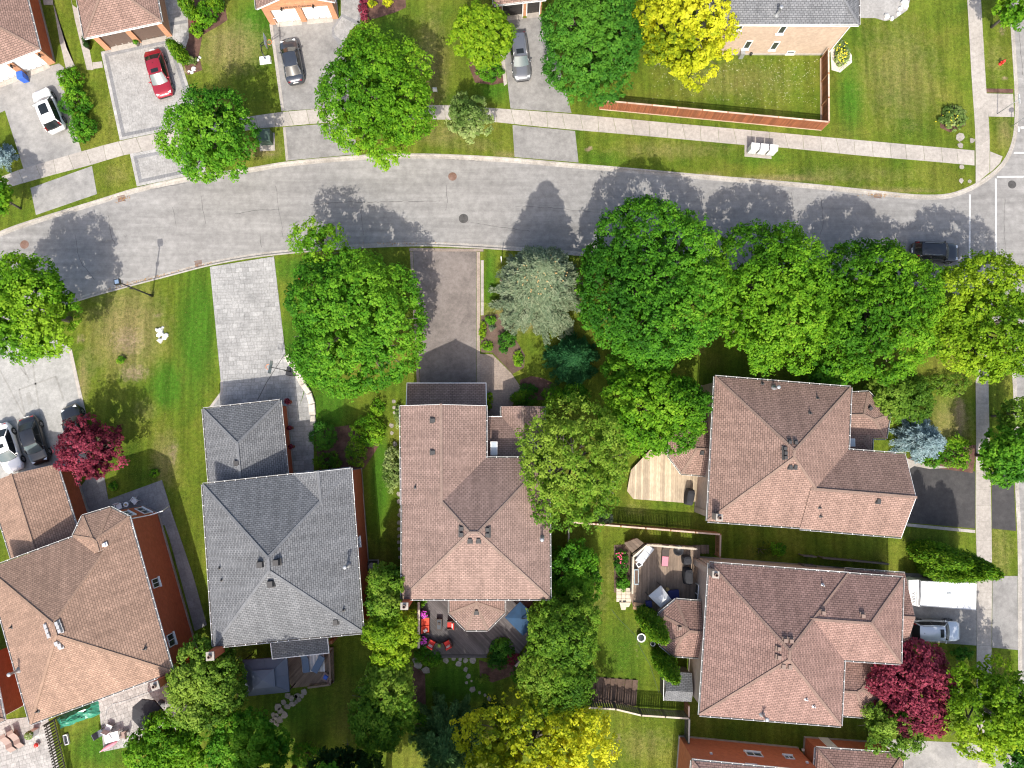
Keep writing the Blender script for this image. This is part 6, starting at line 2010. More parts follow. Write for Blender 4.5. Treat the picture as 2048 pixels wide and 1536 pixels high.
MB().box(p + Vector((.02, -.49, .62)), (.9, .03, .8), .05).build('door_panel', 'box_green', s)
p = P(871, 186)
s = thing('lawn_sign', 'small white sign on legs beside the pavement', 'sign', p)
MB().box(p + Vector((0, 0, .55)), (.42, .05, .5)).build('panel', 'white_plastic', s)
MB().box(p + Vector((0, .12, .55)), (.40, .04, .5)).build('back_panel', 'white_plastic', s)
for dx in (-.18, .18): MB().box(p + Vector((dx, .05, .16)), (.03, .03, .34)).build('leg', 'galvanised', s)
# basketball hoops
def hoop(label, base, face, h, board, base_mat):
    p = P(*base)
    s = thing('basketball_hoop', label, 'basketball hoop', p, face)
    def part(m, nm, mt, sm=False):
        o = m.build(nm, mt, s, sm, loc=(0, 0, 0)); o.location = (0, 0, 0); return o
    part(MB().box((-.1, 0, .13), (1.15, .75, .26), top=.85), 'base', base_mat)
    part(MB().tube([(-.05, 0, .2), (.1, 0, 1.6), (.35, 0, h - .35)], [.06, .055, .05], 8), 'pole', 'black_metal', True)
    part(MB().bar((.3, 0, h - .5), (.95, 0, h - .1), .05, .08), 'arm', 'black_metal')
    part(MB().bar((.3, 0, h - .25), (.95, 0, h + .3), .05, .06), 'brace', 'black_metal')
    b_ = part(MB().box((1.0, 0, h + .25), (.04, 1.12, .72)), 'backboard', board)
    fr = MB()
    for z in (h - .1, h + .6): fr.box((1.0, 0, z), (.05, 1.16, .05))
    for y in (-.56, .56): fr.box((1.0, y, h + .25), (.05, .05, .72))
    part(fr, 'board_frame', 'grey_metal')
    rim = MB().tube([(1.27 + .23 * math.cos(a), .23 * math.sin(a), h) for a in np.linspace(0, 2 * math.pi, 19)], .02, 6)
    part(rim, 'rim', 'orange_rim')
    net = MB()
    for k in range(10):
        a = k * .628
        net.tube([(1.27 + .22 * math.cos(a), .22 * math.sin(a), h), (1.27 + .13 * math.cos(a + .5), .13 * math.sin(a + .5), h - .4)], .008, 4)
    part(net, 'net', 'fabric_white')
    return s
hoop('portable basketball hoop with clear backboard on the grass beside the grey sedan', (533, 121), rad(8), 2.9, 'clear_board', 'white_plastic')
hoop('portable basketball hoop with black base on the big paver driveway', (582, 744), rad(170), 2.6, 'clear_board', 'black_plastic')
# hockey net by the white garage doors
p = P(570, 47)
s = thing('hockey_net', 'small white net goal frame in front of the white garage doors', 'goal', p, rad(8))
m = MB().tube([(-.8, 0, 0), (-.8, 0, 1.0), (.8, 0, 1.0), (.8, 0, 0)], .03, 6)
m.build('frame', 'white_plastic', s, loc=(0, 0, 0)).location = (0, 0, 0)
m = MB().tube([(-.8, 0, .02), (-.75, .6, .02), (.75, .6, .02), (.8, 0, .02)], .025, 6)
m.build('ground_bar', 'white_plastic', s, loc=(0, 0, 0)).location = (0, 0, 0)
m = MB()
for i in range(7): m.tube([(-.75 + i * .25, .01, 1.0), (-.72 + i * .24, .6, .03)], .008, 4)
m.build('netting', 'fabric_white', s, loc=(0, 0, 0)).location = (0, 0, 0)
# recycling bin and planters by the garages
p = P(53, 160)
s = thing('recycling_bin', 'blue wheeled recycling bin in front of the white garage door', 'bin', p, rad(15))
m = MB().box((0, 0, .5), (.52, .6, .92), top=1.14); m.build('body', 'bin_blue', s, loc=(0, 0, 0)).location = (0, 0, 0)
m = MB().box((0, 0, .99), (.64, .72, .07), top=.9); m.build('lid', 'bin_blue', s, loc=(0, 0, 0)).location = (0, 0, 0)
for dx in (-.2, .2):
    m = MB().tube([(dx - .03, .33, .12), (dx + .03, .33, .12)], .12, 10); m.build('wheel', 'tyre', s, loc=(0, 0, 0)).location = (0, 0, 0)
m = MB().tube([(-.22, .40, .92), (.22, .40, .92)], .025, 6); m.build('handle', 'bin_blue', s, loc=(0, 0, 0)).location = (0, 0, 0)
def pot(label, px, z, r, h, mat, leafm, petals=None, name='flower_pot'):
    p = P(*px, z)
    s = thing(name, label, 'flower pot', p)
    MB().lathe(p, [(r * .7, 0), (r, h), (r * 1.05, h), (r * .9, h - .03)], 14).build('pot', mat, s, True)
    n = 130
    d = rand_dirs(n); d[:, 2] = np.abs(d[:, 2])
    q = d * r * 1.25 * RG.uniform(.5, 1.05, n)[:, None] + np.array([0, 0, h + .02])
    leaf_mesh('plant', q, unit(d + np.array([0, 0, .6])), .07, RG.uniform(0, 1, n), leafm, s)
    if petals:
        m = MB()
        for i in range(60):
            a, rr = R.uniform(0, 6.28), r * 1.25 * math.sqrt(R.random())
            m.lathe(p + Vector((math.cos(a) * rr, math.sin(a) * rr, h + .1 + r * .9 * math.sqrt(max(0, 1 - (rr / (r * 1.3)) ** 2)))), [(.01, 0), (.05, .02), (.05, .03), (.01, .04)], 5)
        tag(m.build('blossom', petals, s), kind='stuff')
    return s
pot('dark planter urn left of the brown garage doors', (177, 85), 0, .26, .6, 'black_plastic', 'leaf_deep')
pot('second dark planter urn below the first by the brown garage', (180, 96), 0, .26, .6, 'black_plastic', 'leaf_deep')
pot('pale planter between the brown garage doors', (277, 90), 0, .22, .5, 'stone_pale', 'leaf_maple')
pot('red geranium pot at the top corner of the grey roofed garage', (581, 804), 0.0, .25, .9, 'terracotta', 'leaf_red')
pot('red geranium pot halfway along the garage wall', (585, 856), 0.0, .18, .9, 'terracotta', 'leaf_red')
pot('red geranium pot at the lower end of the garage wall', (588, 893), 0.0, .18, .9, 'terracotta', 'leaf_red')
pot('magenta petunia pot at the top of the dark deck', (849, 1226), .55, .28, .4, 'wicker', 'leaf_maple', 'petal_magenta')
pot('magenta petunia pot beside the lower red armchair of the deck', (848, 1278), .55, .30, .4, 'wicker', 'leaf_maple', 'petal_magenta')
# ------------------------------------------------------------------ deck and garden furniture
def local(s, m, nm, mt, sm=False):
    o = m.build(nm, mt, s, sm, loc=(0, 0, 0)); o.location = (0, 0, 0); return o
def armchair(label, px, z, rz, cush='fabric_red', group='red cushioned wicker armchairs'):
    p = P(*px, z)
    s = thing('armchair', label, 'armchair', p, rz, group=group)
    local(s, MB().box((0, 0, .18), (.62, .62, .3)), 'seat_frame', 'wicker')
    local(s, MB().box((-.33, 0, .45), (.1, .74, .72), top=1.06), 'backrest', 'wicker')
    for y in (-.34, .34):
        local(s, MB().box((0, y, .38), (.66, .09, .46)), 'armrest', 'wicker')
    local(s, MB().box((.02, 0, .38), (.56, .56, .13), top=.94), 'seat_cushion', cush)
    local(s, MB().bar((-.22, 0, .42), (-.29, 0, .85), .56, .12, up=(1, 0, 0)), 'back_cushion', cush)
    local(s, MB().bar((-.12, 0, .46), (-.20, 0, .72), .40, .10, up=(1, 0, 0)), 'pillow', 'fabric_white')
    return s
armchair('red armchair with white pillow at the lower left of the dark deck', (864, 1285), .55, rad(60))
armchair('red armchair with white pillow right of the small pot table', (896, 1286), .55, rad(118))
armchair('red armchair next to the octagonal bay roof', (902, 1248), .55, rad(180))
p = P(852, 1248, .55)
s = thing('sofa', 'wicker garden sofa with coral cushions by the privacy screen', 'sofa', p)
local(s, MB().box((0, 0, .18), (.7, 1.45, .3)), 'seat_frame', 'wicker')
local(s, MB().box((-.36, 0, .42), (.1, 1.55, .7)), 'backrest', 'wicker')
for y in (-.72, .72): local(s, MB().box((0, y, .36), (.72, .09, .42)), 'armrest', 'wicker')
for y in (-.34, .34): local(s, MB().box((.04, y, .39), (.62, .64, .14), top=.95), 'seat_cushion', 'fabric_coral')
for y in (-.34, .34): local(s, MB().bar((-.22, y, .44), (-.28, y, .82), .6, .13, up=(1, 0, 0)), 'back_cushion', 'fabric_coral')
local(s, MB().box((.0, -.45, .55), (.36, .3, .14), .6, top=.8), 'pillow', 'fabric_white')
p = P(879, 1247, .55)
s = thing('coffee_table', 'dark wicker coffee table between sofa and red armchair', 'table', p)
local(s, MB().box((0, 0, .4), (.55, 1.0, .06)), 'table_top', 'wicker')
local(s, MB().box((0, 0, .44), (.36, .8, .02)), 'glass_inlay', 'window_glass')
for x in (-.22, .22):
    for y in (-.44, .44): local(s, MB().box((x, y, .19), (.07, .07, .38)), 'leg', 'wicker')
local(s, MB().lathe((0, .1, .45), [(.08, 0), (.13, .1), (.12, .1)], 10), 'bowl', 'wicker')
p = P(879, 1289, .55)
s = thing('side_table', 'small dark table with potted succulent between the lower red armchairs', 'table', p)
local(s, MB().box((0, 0, .4), (.5, .5, .05)), 'table_top', 'black_plastic')
for x in (-.2, .2):
    for y in (-.2, .2): local(s, MB().box((x, y, .19), (.05, .05, .38)), 'leg', 'black_plastic')
pot('potted succulent standing on the small dark deck table', (879, 1290), .98, .13, .16, 'stone_pale', 'leaf_pale')
# square cantilever umbrella, gazebo, white canopy, round umbrella
def canopy(s, cs, apex, mat, name='canopy', drop=.12):
    m = MB()
    n = len(cs)
    for i in range(n):
        a, b = cs[i], cs[(i + 1) % n]
        m.add([a, b, apex], [(0, 1, 2)])
        m.add([a, b, b - Vector((0, 0, drop)), a - Vector((0, 0, drop))], [(0, 3, 2, 1)])
    o = m.build(name, mat, s)
    r = MB()
    for a in cs: r.tube([apex - Vector((0, 0, .03)), a - Vector((0, 0, .03))], .015, 5)
    r.build('ribs', 'black_metal', s)
    return o
cs = [P(1040, 1203, 2.5), P(1010, 1235, 2.5), P(1046, 1272, 2.5), P(1077, 1239, 2.5)]
ap = P(1043, 1237, 2.85)
s = thing('parasol', 'square blue cantilever parasol over the right end of the dark deck', 'parasol', (ap.x, ap.y, .55))
canopy(s, cs, ap, 'fabric_blue')
b0 = P(1062, 1222, .55)
MB().tube([b0, Vector((b0.x, b0.y, 2.9)), Vector((b0.x, b0.y, 3.1)), ap + Vector((0, 0, .06))], .04, 8).build('mast', 'black_metal', s, True)
MB().box(b0 + Vector((0, 0, .06)), (.8, .8, .1)).build('base', 'black_plastic', s)
cs = [P(485, 1320, 2.4), P(491, 1393, 2.4), P(579, 1384, 2.4), P(574, 1314, 2.4)]
s = thing('gazebo', 'slate grey two tier garden gazebo behind the grey roofed house', 'gazebo', (P(532, 1353, 0).x, P(532, 1353, 0).y, 0))
mid = sum(cs, Vector()) / 4
up1 = [c.lerp(mid, .58) + Vector((0, 0, .55)) for c in cs]
m = MB()
for i in range(4):
    m.add([cs[i], cs[(i + 1) % 4], up1[(i + 1) % 4], up1[i]], [(0, 1, 2, 3)])
    m.add([cs[i], cs[(i + 1) % 4], cs[(i + 1) % 4] - Vector((0, 0, .2)), cs[i] - Vector((0, 0, .2))], [(0, 3, 2, 1)])
m.build('lower_canopy', 'gazebo_roof', s)
up2 = [c.lerp(mid, .5) + Vector((0, 0, .68)) for c in cs]
canopy(s, up2, mid + Vector((0, 0, .98)), 'gazebo_roof', 'upper_canopy', .08)
for c in cs:
    q = c.lerp(mid, .05)
    MB().box((q.x, q.y, 1.2), (.08, .08, 2.4)).build('post', 'black_metal', s)
m = MB()
for i in range(4):
    m.tube([cs[i] + Vector((0, 0, .01)), up1[i] + Vector((0, 0, .01))], .012, 5)
    a = cs[i].lerp(cs[(i + 1) % 4], .5); b = up1[i].lerp(up1[(i + 1) % 4], .5)
    m.tube([a + Vector((0, 0, .005)), b + Vector((0, 0, .005))], .01, 5)
m.build('seams', 'fabric_grey', s)
cs = [P(1322, 1171, 2.3), P(1297, 1192, 2.3), P(1322, 1216, 2.3), P(1343, 1199, 2.3)]
mid = sum(cs, Vector()) / 4
s = thing('barbecue_gazebo', 'small white square canopy over the grill on the weathered deck', 'gazebo', (mid.x, mid.y, .7))
m = MB()
up1 = [c.lerp(mid, .72) + Vector((0, 0, .32)) for c in cs]
for i in range(4):
    m.add([cs[i], cs[(i + 1) % 4], up1[(i + 1) % 4], up1[i]], [(0, 1, 2, 3)])
    m.add([cs[i], cs[(i + 1) % 4], cs[(i + 1) % 4] - Vector((0, 0, .12)), cs[i] - Vector((0, 0, .12))], [(0, 3, 2, 1)])
m.add(up1, [(0, 1, 2, 3)])
m.build('canopy', 'fabric_palegrey', s)
for c in cs:
    MB().box((c.x * .98 + mid.x * .02, c.y * .98 + mid.y * .02, 1.5), (.05, .05, 1.55)).build('post', 'black_metal', s)
c = P(295, 1430, 2.35)
b0 = P(306, 1420, 0)
s = thing('parasol', 'round black patio parasol tilted over the pale paved patio', 'parasol', (b0.x, b0.y, 0))
tl = Vector((c.x - b0.x, c.y - b0.y, 0))
rim = []
for k in range(8):
    a = k * math.pi / 4 + .3
    q = c + Vector((1.5 * math.cos(a), 1.5 * math.sin(a), 0))
    q.z += -.22 * ((q - c).dot(Vector((-.3, -.9, 0))))
    rim.append(q)
canopy(s, rim, c + Vector((.05, .12, .5)), 'fabric_black', drop=.14)
MB().tube([(c.x + .05, c.y + .12, 0), (c.x + .05, c.y + .12, 2.8)], .03, 8).build('pole', 'black_metal', s, True)
MB().lathe((c.x + .05, c.y + .12, 0), [(.35, .03), (.35, .09), (.08, .14)], 14).build('base', 'black_plastic', s)
# covered grills and small things on the weathered deck
def grill(label, px, z, rz, w, d, h, mat='fabric_black'):
    p = P(*px, z)
    s = thing('covered_grill', label, 'grill', p, rz)
    prof = [(1.0, 0), (1.03, h * .25), (.98, h * .7), (.86, h * .92), (.5, h)]
    m = MB()
    vs, fs = [], []
    n = 16
    for k_, z_ in prof:
        for i in range(n):
            a = 2 * math.pi * i / n
            ca, sa = math.cos(a), math.sin(a)
            e = .5
            x = w / 2 * math.copysign(abs(ca) ** e, ca) * k_ * (1 + .05 * math.sin(3 * a + z_ * 4))
            y = d / 2 * math.copysign(abs(sa) ** e, sa) * k_ * (1 + .05 * math.sin(5 * a + z_ * 7))
            vs.append((x, y, z_))
    for i in range(len(prof) - 1):
        for k in range(n): fs.append((i * n + k, i * n + (k + 1) % n, (i + 1) * n + (k + 1) % n, (i + 1) * n + k))
    fs.append(tuple(range((len(prof) - 1) * n, len(prof) * n)))
    local(s, m.add(vs, fs), 'cover', mat)
    for x in (-w * .35, w * .35):
        for y in (-d * .3, d * .3): local(s, MB().tube([(x, y, 0), (x, y, .1)], .06, 8), 'caster', 'tyre')
    return s
grill('black covered grill on the honey timber deck by the corner house wall', (1376, 993), .45, rad(80), 1.5, .75, 1.15)
grill('large black covered grill beside the patio door of the lower right house', (1373, 1150), .7, rad(90), 1.5, .8, 1.1)
grill('small round black covered grill at the top right of the weathered deck', (1371, 1118), .7, 0, .8, .8, 1.0)
s = thing('garden_sofa', 'pale grey corner sofa in the angle of the weathered deck', 'sofa', P(1288, 1108, .7), rad(50))
local(s, MB().box((0, 0, .2), (1.9, .75, .35)), 'seat_frame', 'grey_metal')
for x in (-.6, 0, .6): local(s, MB().box((x, 0, .42), (.58, .7, .14), top=.95), 'seat_cushion', 'fabric_palegrey')
local(s, MB().box((0, .38, .5), (1.9, .12, .6)), 'backrest', 'fabric_palegrey')
s = thing('round_table', 'small round white table beside the pale grey corner sofa', 'table', P(1278, 1110, .7))
local(s, MB().lathe((0, 0, .5), [(.33, 0), (.33, .04), (.3, .05)], 20), 'table_top', 'white_plastic', True)
local(s, MB().tube([(0, 0, 0), (0, 0, .5)], .05, 8), 'leg', 'white_plastic')
s = thing('folding_table', 'small white framed stool below the round white table', 'stool', P(1277, 1127, .7), rad(30))
local(s, MB().box((0, 0, .42), (.5, .45, .04)), 'seat', 'white_plastic')
local(s, MB().box((0, 0, .45), (.36, .3, .02)), 'dark_panel', 'black_plastic')
for x in (-.2, .2):
    for y in (-.18, .18): local(s, MB().box((x, y, .2), (.04, .04, .4)), 'leg', 'white_plastic')
s = thing('lounge_chair', 'brown wicker lounge chair with pink towel on the weathered deck', 'lounger', P(1329, 1115, .7), rad(-95))
local(s, MB().box((0, 0, .28), (1.5, .65, .08)), 'frame', 'wicker')
local(s, MB().bar((-.75, 0, .3), (-1.0, 0, .75), .62, .08, up=(1, 0, 0)), 'backrest', 'wicker')
local(s, MB().box((.28, 0, .34), (.85, .56, .05)), 'towel', 'fabric_pink')
for x in (-.6, .6):
    for y in (-.28, .28): local(s, MB().box((x, y, .13), (.06, .06, .26)), 'leg', 'wicker')
p = P(1354, 1099, .7)
s = thing('papasan_chair', 'dark round basket chair at the top edge of the weathered deck', 'chair', p)
local(s, MB().lathe((0, 0, .25), [(.12, 0), (.42, .2), (.48, .34), (.44, .34), (.3, .16), (.02, .1)], 16), 'basket', 'black_plastic', True)
local(s, MB().lathe((0, 0, 0), [(.3, 0), (.3, .05), (.14, .28)], 12), 'stand', 'wicker')
s = thing('planter_trough', 'long pale green planter trough inside the left railing', 'planter', P(1271, 1152, .7), rad(90))
local(s, MB().box((0, 0, .25), (1.3, .38, .5), top=1.05), 'trough', 'clear_board')
local(s, MB().box((0, 0, .5), (1.2, .28, .03)), 'soil', 'soil')
for nm, lab, px, z, d3, mt in (('blue_bin', 'dark blue storage tub right of the white canopy', (1345, 1187), .7, (.9, .7, .5), 'bin_navy'), ('blue_bin', 'dark blue tub left of the white canopy', (1296, 1206), .7, (.5, .5, .5), 'bin_navy')):
    if 'bin_navy' not in M: plain('bin_navy', (.012, .022, .13), .5)
    p = P(*px, z)
    s = thing('storage_tub', lab, 'tub', p, .1)
    local(s, MB().box((0, 0, d3[2] / 2), d3, top=1.1), 'tub', mt)
    local(s, MB().box((0, 0, d3[2] + .02), (d3[0] * 1.12, d3[1] * 1.12, .05), top=.92), 'lid', mt)
s = thing('cardboard_box', 'flattened cardboard box leaning at the lower edge of the weathered deck', 'box', P(1281, 1213, .7), rad(-8))
local(s, MB().box((0, 0, .1), (1.4, .62, .2)), 'carton', 'cardboard')
for x in (-.2, 0.15): local(s, MB().box((x, .02, .203), (.28, .06, .008)), 'print_bar', 'lettering')
local(s, MB().box((.1, -.12, .203), (.5, .04, .008)), 'print_line', 'lettering')
local(s, MB().box((0, 0, .204), (1.38, .05, .006)), 'tape', 'chair_brown')
s = thing('stool', 'orange topped stool above the white canopy', 'stool', P(1333, 1177, .7))
local(s, MB().lathe((0, 0, .4), [(.17, 0), (.17, .04), (.14, .05)], 14), 'seat', 'cone_tan')
for k in range(3): local(s, MB().tube([(.12 * math.cos(k * 2.1), .12 * math.sin(k * 2.1), .4), (.17 * math.cos(k * 2.1), .17 * math.sin(k * 2.1), 0)], .02, 6), 'leg', 'cone_tan')
s = thing('patio_door', 'dark sliding door on the wall behind the large covered grill', 'door', P(1389, 1180, .7))
a, b = E0.wall_edge('W'); t_, n_ = wframe(a, b)
o = window_at(s, on_wall(1391, 1185, a, b) * 1.0, t_, n_, 1.7, 2.0, name='door_frame')
# round white planters of the back lawn
for px, r_, lab in (((1281, 1273), .4, 'large white round bird bath on the small back lawn'), ((1304, 1285), .22, 'small white round planter beside the cedar')):
    p = P(*px)
    s = thing('bird_bath', lab, 'planter', p)
    local(s, MB().lathe((0, 0, 0), [(r_ * .5, 0), (r_ * .4, .2), (r_, .42), (r_, .47), (r_ * .88, .47), (r_ * .75, .38), (.02, .36)], 20), 'bowl', 'white_plastic', True)
    local(s, MB().lathe((0, 0, .37), [(r_ * .74, 0), (r_ * .72, .015)], 20), 'water', 'window_glass')
# little shed beside the lower right house
s = thing('garden_shed', 'little shed with dark grey roof against the lower right house', 'shed', P(1350, 1370))
cs = [P(1328, 1342, 2.0), P(1384, 1346, 2.0), P(1383, 1404, 2.0), P(1327, 1401, 2.0)]
r0, r1 = P(1332, 1381, 2.75), P(1386, 1384, 2.75)
m = MB()
w = (cs[1] - cs[0]).length
for q, lo in (((cs[1], cs[0], r0, r1), 0), ((cs[3], cs[2], r1, r0), 0)):
    m.add(list(q), [(0, 1, 2, 3)], 0, [[(0, 0), (w, 0), (w, 2), (0, 2)]])
m.build('roof', 'shingle_grey', s)
q = inset(ccw([(c.x, c.y) for c in cs]), .1)
MB().prism(q, 0, 2.0).build('wall', 'wood_grey', s)
MB().add([cs[0] + Vector((.1, 0, -.05)), cs[3] + Vector((.1, 0, -.05)), r0 + Vector((.1, 0, -.05))], [(0, 1, 2)]).build('gable', 'wood_grey', s)
MB().bar(cs[0] - Vector((0, 0, .03)), cs[3] - Vector((0, 0, .03)), .05, .1).build('fascia', 'white_trim', s)
# sun loungers and rug on the small deck behind the grey house
s = thing('outdoor_rug', 'white and grey striped rug on the small brown deck', 'rug', P(621, 1330, .46))
a, b, c, d = P(602, 1310, .46), P(648, 1306, .46), P(650, 1343, .46), P(605, 1344, .46)
for i in range(14):
    t0, t1 = i / 14, (i + 1) / 14
    q = [a.lerp(b, t0), a.lerp(b, t1), d.lerp(c, t1), d.lerp(c, t0)]
    MB().prism(ccw([(v.x, v.y) for v in q]), .452, .463).build('stripe', 'fabric_white' if i % 2 else 'fabric_palegrey', s)
for px, rz_, lab in (((613, 1326), -82, 'slate blue sun lounger on the left of the striped rug'), ((638, 1327), -118, 'slate blue sun lounger on the right of the striped rug')):
    s = thing('sun_lounger', lab, 'lounger', P(*px, .47), rad(rz_))
    local(s, MB().box((.1, 0, .3), (1.3, .6, .1)), 'cushion', 'fabric_slate')
    local(s, MB().bar((-.5, 0, .32), (-.95, 0, .68), .58, .09, up=(1, 0, 0)), 'backrest', 'fabric_slate')
    for x in (-.4, .6):
        for y in (-.26, .26): local(s, MB().box((x, y, .13), (.05, .05, .26)), 'leg', 'grey_metal')
s = thing('lounge_chair', 'beige chair with blue cushion in the corner of the small brown deck', 'chair', P(654, 1352, .45), rad(150))
local(s, MB().box((0, 0, .35), (.75, .7, .1)), 'seat', 'chair_brown')
local(s, MB().bar((-.35, 0, .38), (-.55, 0, .85), .68, .09, up=(1, 0, 0)), 'backrest', 'chair_brown')
local(s, MB().box((.02, 0, .44), (.4, .4, .1), top=.8), 'cushion', 'bin_blue')
for x in (-.3, .3):
    for y in (-.28, .28): local(s, MB().box((x, y, .16), (.05, .05, .32)), 'leg', 'wicker')
# tan house: front bistro set, tarp, patio clutter
for px, rz_, lab in (((243, 1012), -70, 'left white garden chair on the grey front patio'), ((274, 1001), -130, 'right white garden chair on the grey front patio')):
    s = thing('garden_chair', lab, 'chair', P(*px, .03), rad(rz_))
    local(s, MB().box((0, 0, .42), (.5, .5, .05)), 'seat', 'white_plastic')
    local(s, MB().bar((-.25, 0, .44), (-.32, 0, .9), .5, .04, up=(1, 0, 0)), 'backrest', 'white_plastic')
    for y in (-.26, .26): local(s, MB().bar((-.25, y, .64), (.22, y, .62), .05, .04), 'armrest', 'white_plastic')
    for x in (-.22, .22):
        for y in (-.22, .22): local(s, MB().box((x, y, .2), (.04, .04, .42)), 'leg', 'white_plastic')
s = thing('bistro_table', 'small round table between the white garden chairs', 'table', P(258, 1008, .03))
local(s, MB().lathe((0, 0, .5), [(.24, 0), (.24, .03), (.2, .04)], 16), 'table_top', 'white_plastic')
local(s, MB().tube([(0, 0, 0), (0, 0, .5)], .03, 8), 'leg', 'grey_metal')
local(s, MB().lathe((0, 0, .54), [(.08, 0), (.1, .08)], 10), 'bowl', 'cone_tan')
s = thing('tarpaulin', 'shiny green tarpaulin over a pile behind the tan house', 'tarp', P(158, 1430))
a, b, c, d = P(112, 1436), P(196, 1398), P(201, 1428), P(122, 1456)
NN, MM = 16, 8
vs = []
for j in range(MM + 1):
    for i in range(NN + 1):
        u, v = i / NN, j / MM
        q = a.lerp(b, u).lerp(d.lerp(c, u), v)
        e = min(u, 1 - u, v * .7, (1 - v) * .7) * 5
        vs.append((q.x + R.uniform(-.06, .06), q.y + R.uniform(-.06, .06), .03 + min(1, e) * (.55 + R.uniform(-.16, .16))))
fs = [(j * (NN + 1) + i, (j + 1) * (NN + 1) + i, (j + 1) * (NN + 1) + i + 1, j * (NN + 1) + i + 1) for j in range(MM) for i in range(NN)]
m = MB().add(vs, fs)
m.build('sheet', 'tarp_green', s)
def gchair(label, px, rz_, mt):
    s = thing('patio_chair', label, 'chair', P(*px, .03), rad(rz_))
    local(s, MB().box((0, 0, .4), (.55, .55, .06)), 'seat', mt)
    local(s, MB().bar((-.27, 0, .42), (-.38, 0, .95), .55, .05, up=(1, 0, 0)), 'backrest', mt)
    for x in (-.24, .24):
        for y in (-.24, .24): local(s, MB().box((x, y, .2), (.04, .04, .4)), 'leg', 'black_metal')
    return s
gchair('dark patio chair nearest the rolled up pink umbrella', (205, 1463), 30, 'fabric_grey')
gchair('grey patio chair at the edge of the pale patio', (222, 1452), 70, 'fabric_palegrey')
gchair('brown patio chair at the right end of the patio table', (252, 1466), 190, 'chair_brown')
s = thing('patio_table', 'white cluttered patio table left of the black parasol', 'table', P(232, 1468, .03), rad(15))
local(s, MB().box((0, 0, .7), (1.3, .8, .05)), 'table_top', 'white_plastic')
for x in (-.55, .55):
    for y in (-.33, .33): local(s, MB().box((x, y, .34), (.06, .06, .68)), 'leg', 'white_plastic')
local(s, MB().box((-.25, .05, .76), (.45, .4, .08), .4), 'cloth', 'fabric_palegrey')
local(s, MB().box((.3, .12, .75), (.25, .2, .06), .2), 'tray', 'white_plastic')
s = thing('folded_parasol', 'rolled up pink parasol lying at the patio edge', 'parasol', P(224, 1488, .03), rad(32))
local(s, MB().tube([(-.95, 0, .3), (-.2, 0, .38), (.5, 0, .42), (.85, 0, .42)], [.05, .2, .16, .04], 8), 'canopy', 'fabric_pink', True)
local(s, MB().tube([(-1.1, 0, .3), (1.0, 0, .42)], .025, 6), 'pole', 'white_plastic')
local(s, MB().box((0, 0, .12), (.5, .4, .24)), 'rest', 'black_plastic')
s = thing('window_well', 'small white framed window well on the shaded lawn strip', 'window well', P(134, 1478), rad(105))
for x in (-.42, .42): local(s, MB().box((x, 0, .1), (.07, .4, .2)), 'side', 'white_plastic')
for y in (-.18, .18): local(s, MB().box((0, y, .1), (.9, .05, .2)), 'end', 'white_plastic')
local(s, MB().box((0, 0, .05), (.8, .34, .03)), 'pane', 'window_glass')
def wave(label, px, rz_):
    s = thing('sun_lounger', label, 'lounger', P(*px, .03), rad(rz_), group='curved brown loungers at the bottom left')
    pr = [(-.85, .62), (-.55, .66), (-.2, .42), (.15, .32), (.5, .42), (.95, .12)]
    m = MB()
    vs = [(x, y, z) for x, z in pr for y in (-.3, .3)] + [(x, y, z - .05) for x, z in pr for y in (-.3, .3)]
    n = len(pr) * 2
    fs = []
    for i in range(len(pr) - 1):
        a = i * 2
        fs += [(a, a + 2, a + 3, a + 1), (n + a + 1, n + a + 3, n + a + 2, n + a), (a, n + a, n + a + 2, a + 2), (a + 1, a + 3, n + a + 3, n + a + 1)]
    local(s, m.add(vs, fs), 'curved_seat', 'chair_brown')
    local(s, MB().box((-.3, 0, .16), (.5, .4, .3)), 'foot', 'chair_brown')
wave('left curved brown lounger on the bottom left terrace', (20, 1482), -62)
wave('right curved brown lounger on the bottom left terrace', (36, 1474), -62)
s = thing('planter', 'tall white square planter with grass at the bottom left terrace', 'planter', P(72, 1462, .03))
local(s, MB().box((0, 0, .45), (.5, .5, .9), top=1.1), 'box', 'white_plastic')
dd = rand_dirs(120); dd[:, 2] = np.abs(dd[:, 2])
leaf_mesh('plant', dd * .35 + np.array([0, 0, .9]), unit(dd + np.array([0, 0, .5])), .09, RG.uniform(0, 1, 120), 'leaf_pale', s)
s = thing('ball', 'red ball on the bottom left terrace', 'ball', P(76, 1488, .03))
local(s, MB().lathe((0, 0, .22), [(.01, -.21), (.12, -.18), (.19, -.1), (.22, 0), (.19, .1), (.12, .18), (.01, .21)], 16), 'sphere', 'hydrant_red', True)
local(s, MB().tube([(.222 * math.cos(a), .222 * math.sin(a), .22) for a in np.linspace(0, 6.2832, 17)], .012, 5), 'band', 'white_plastic')
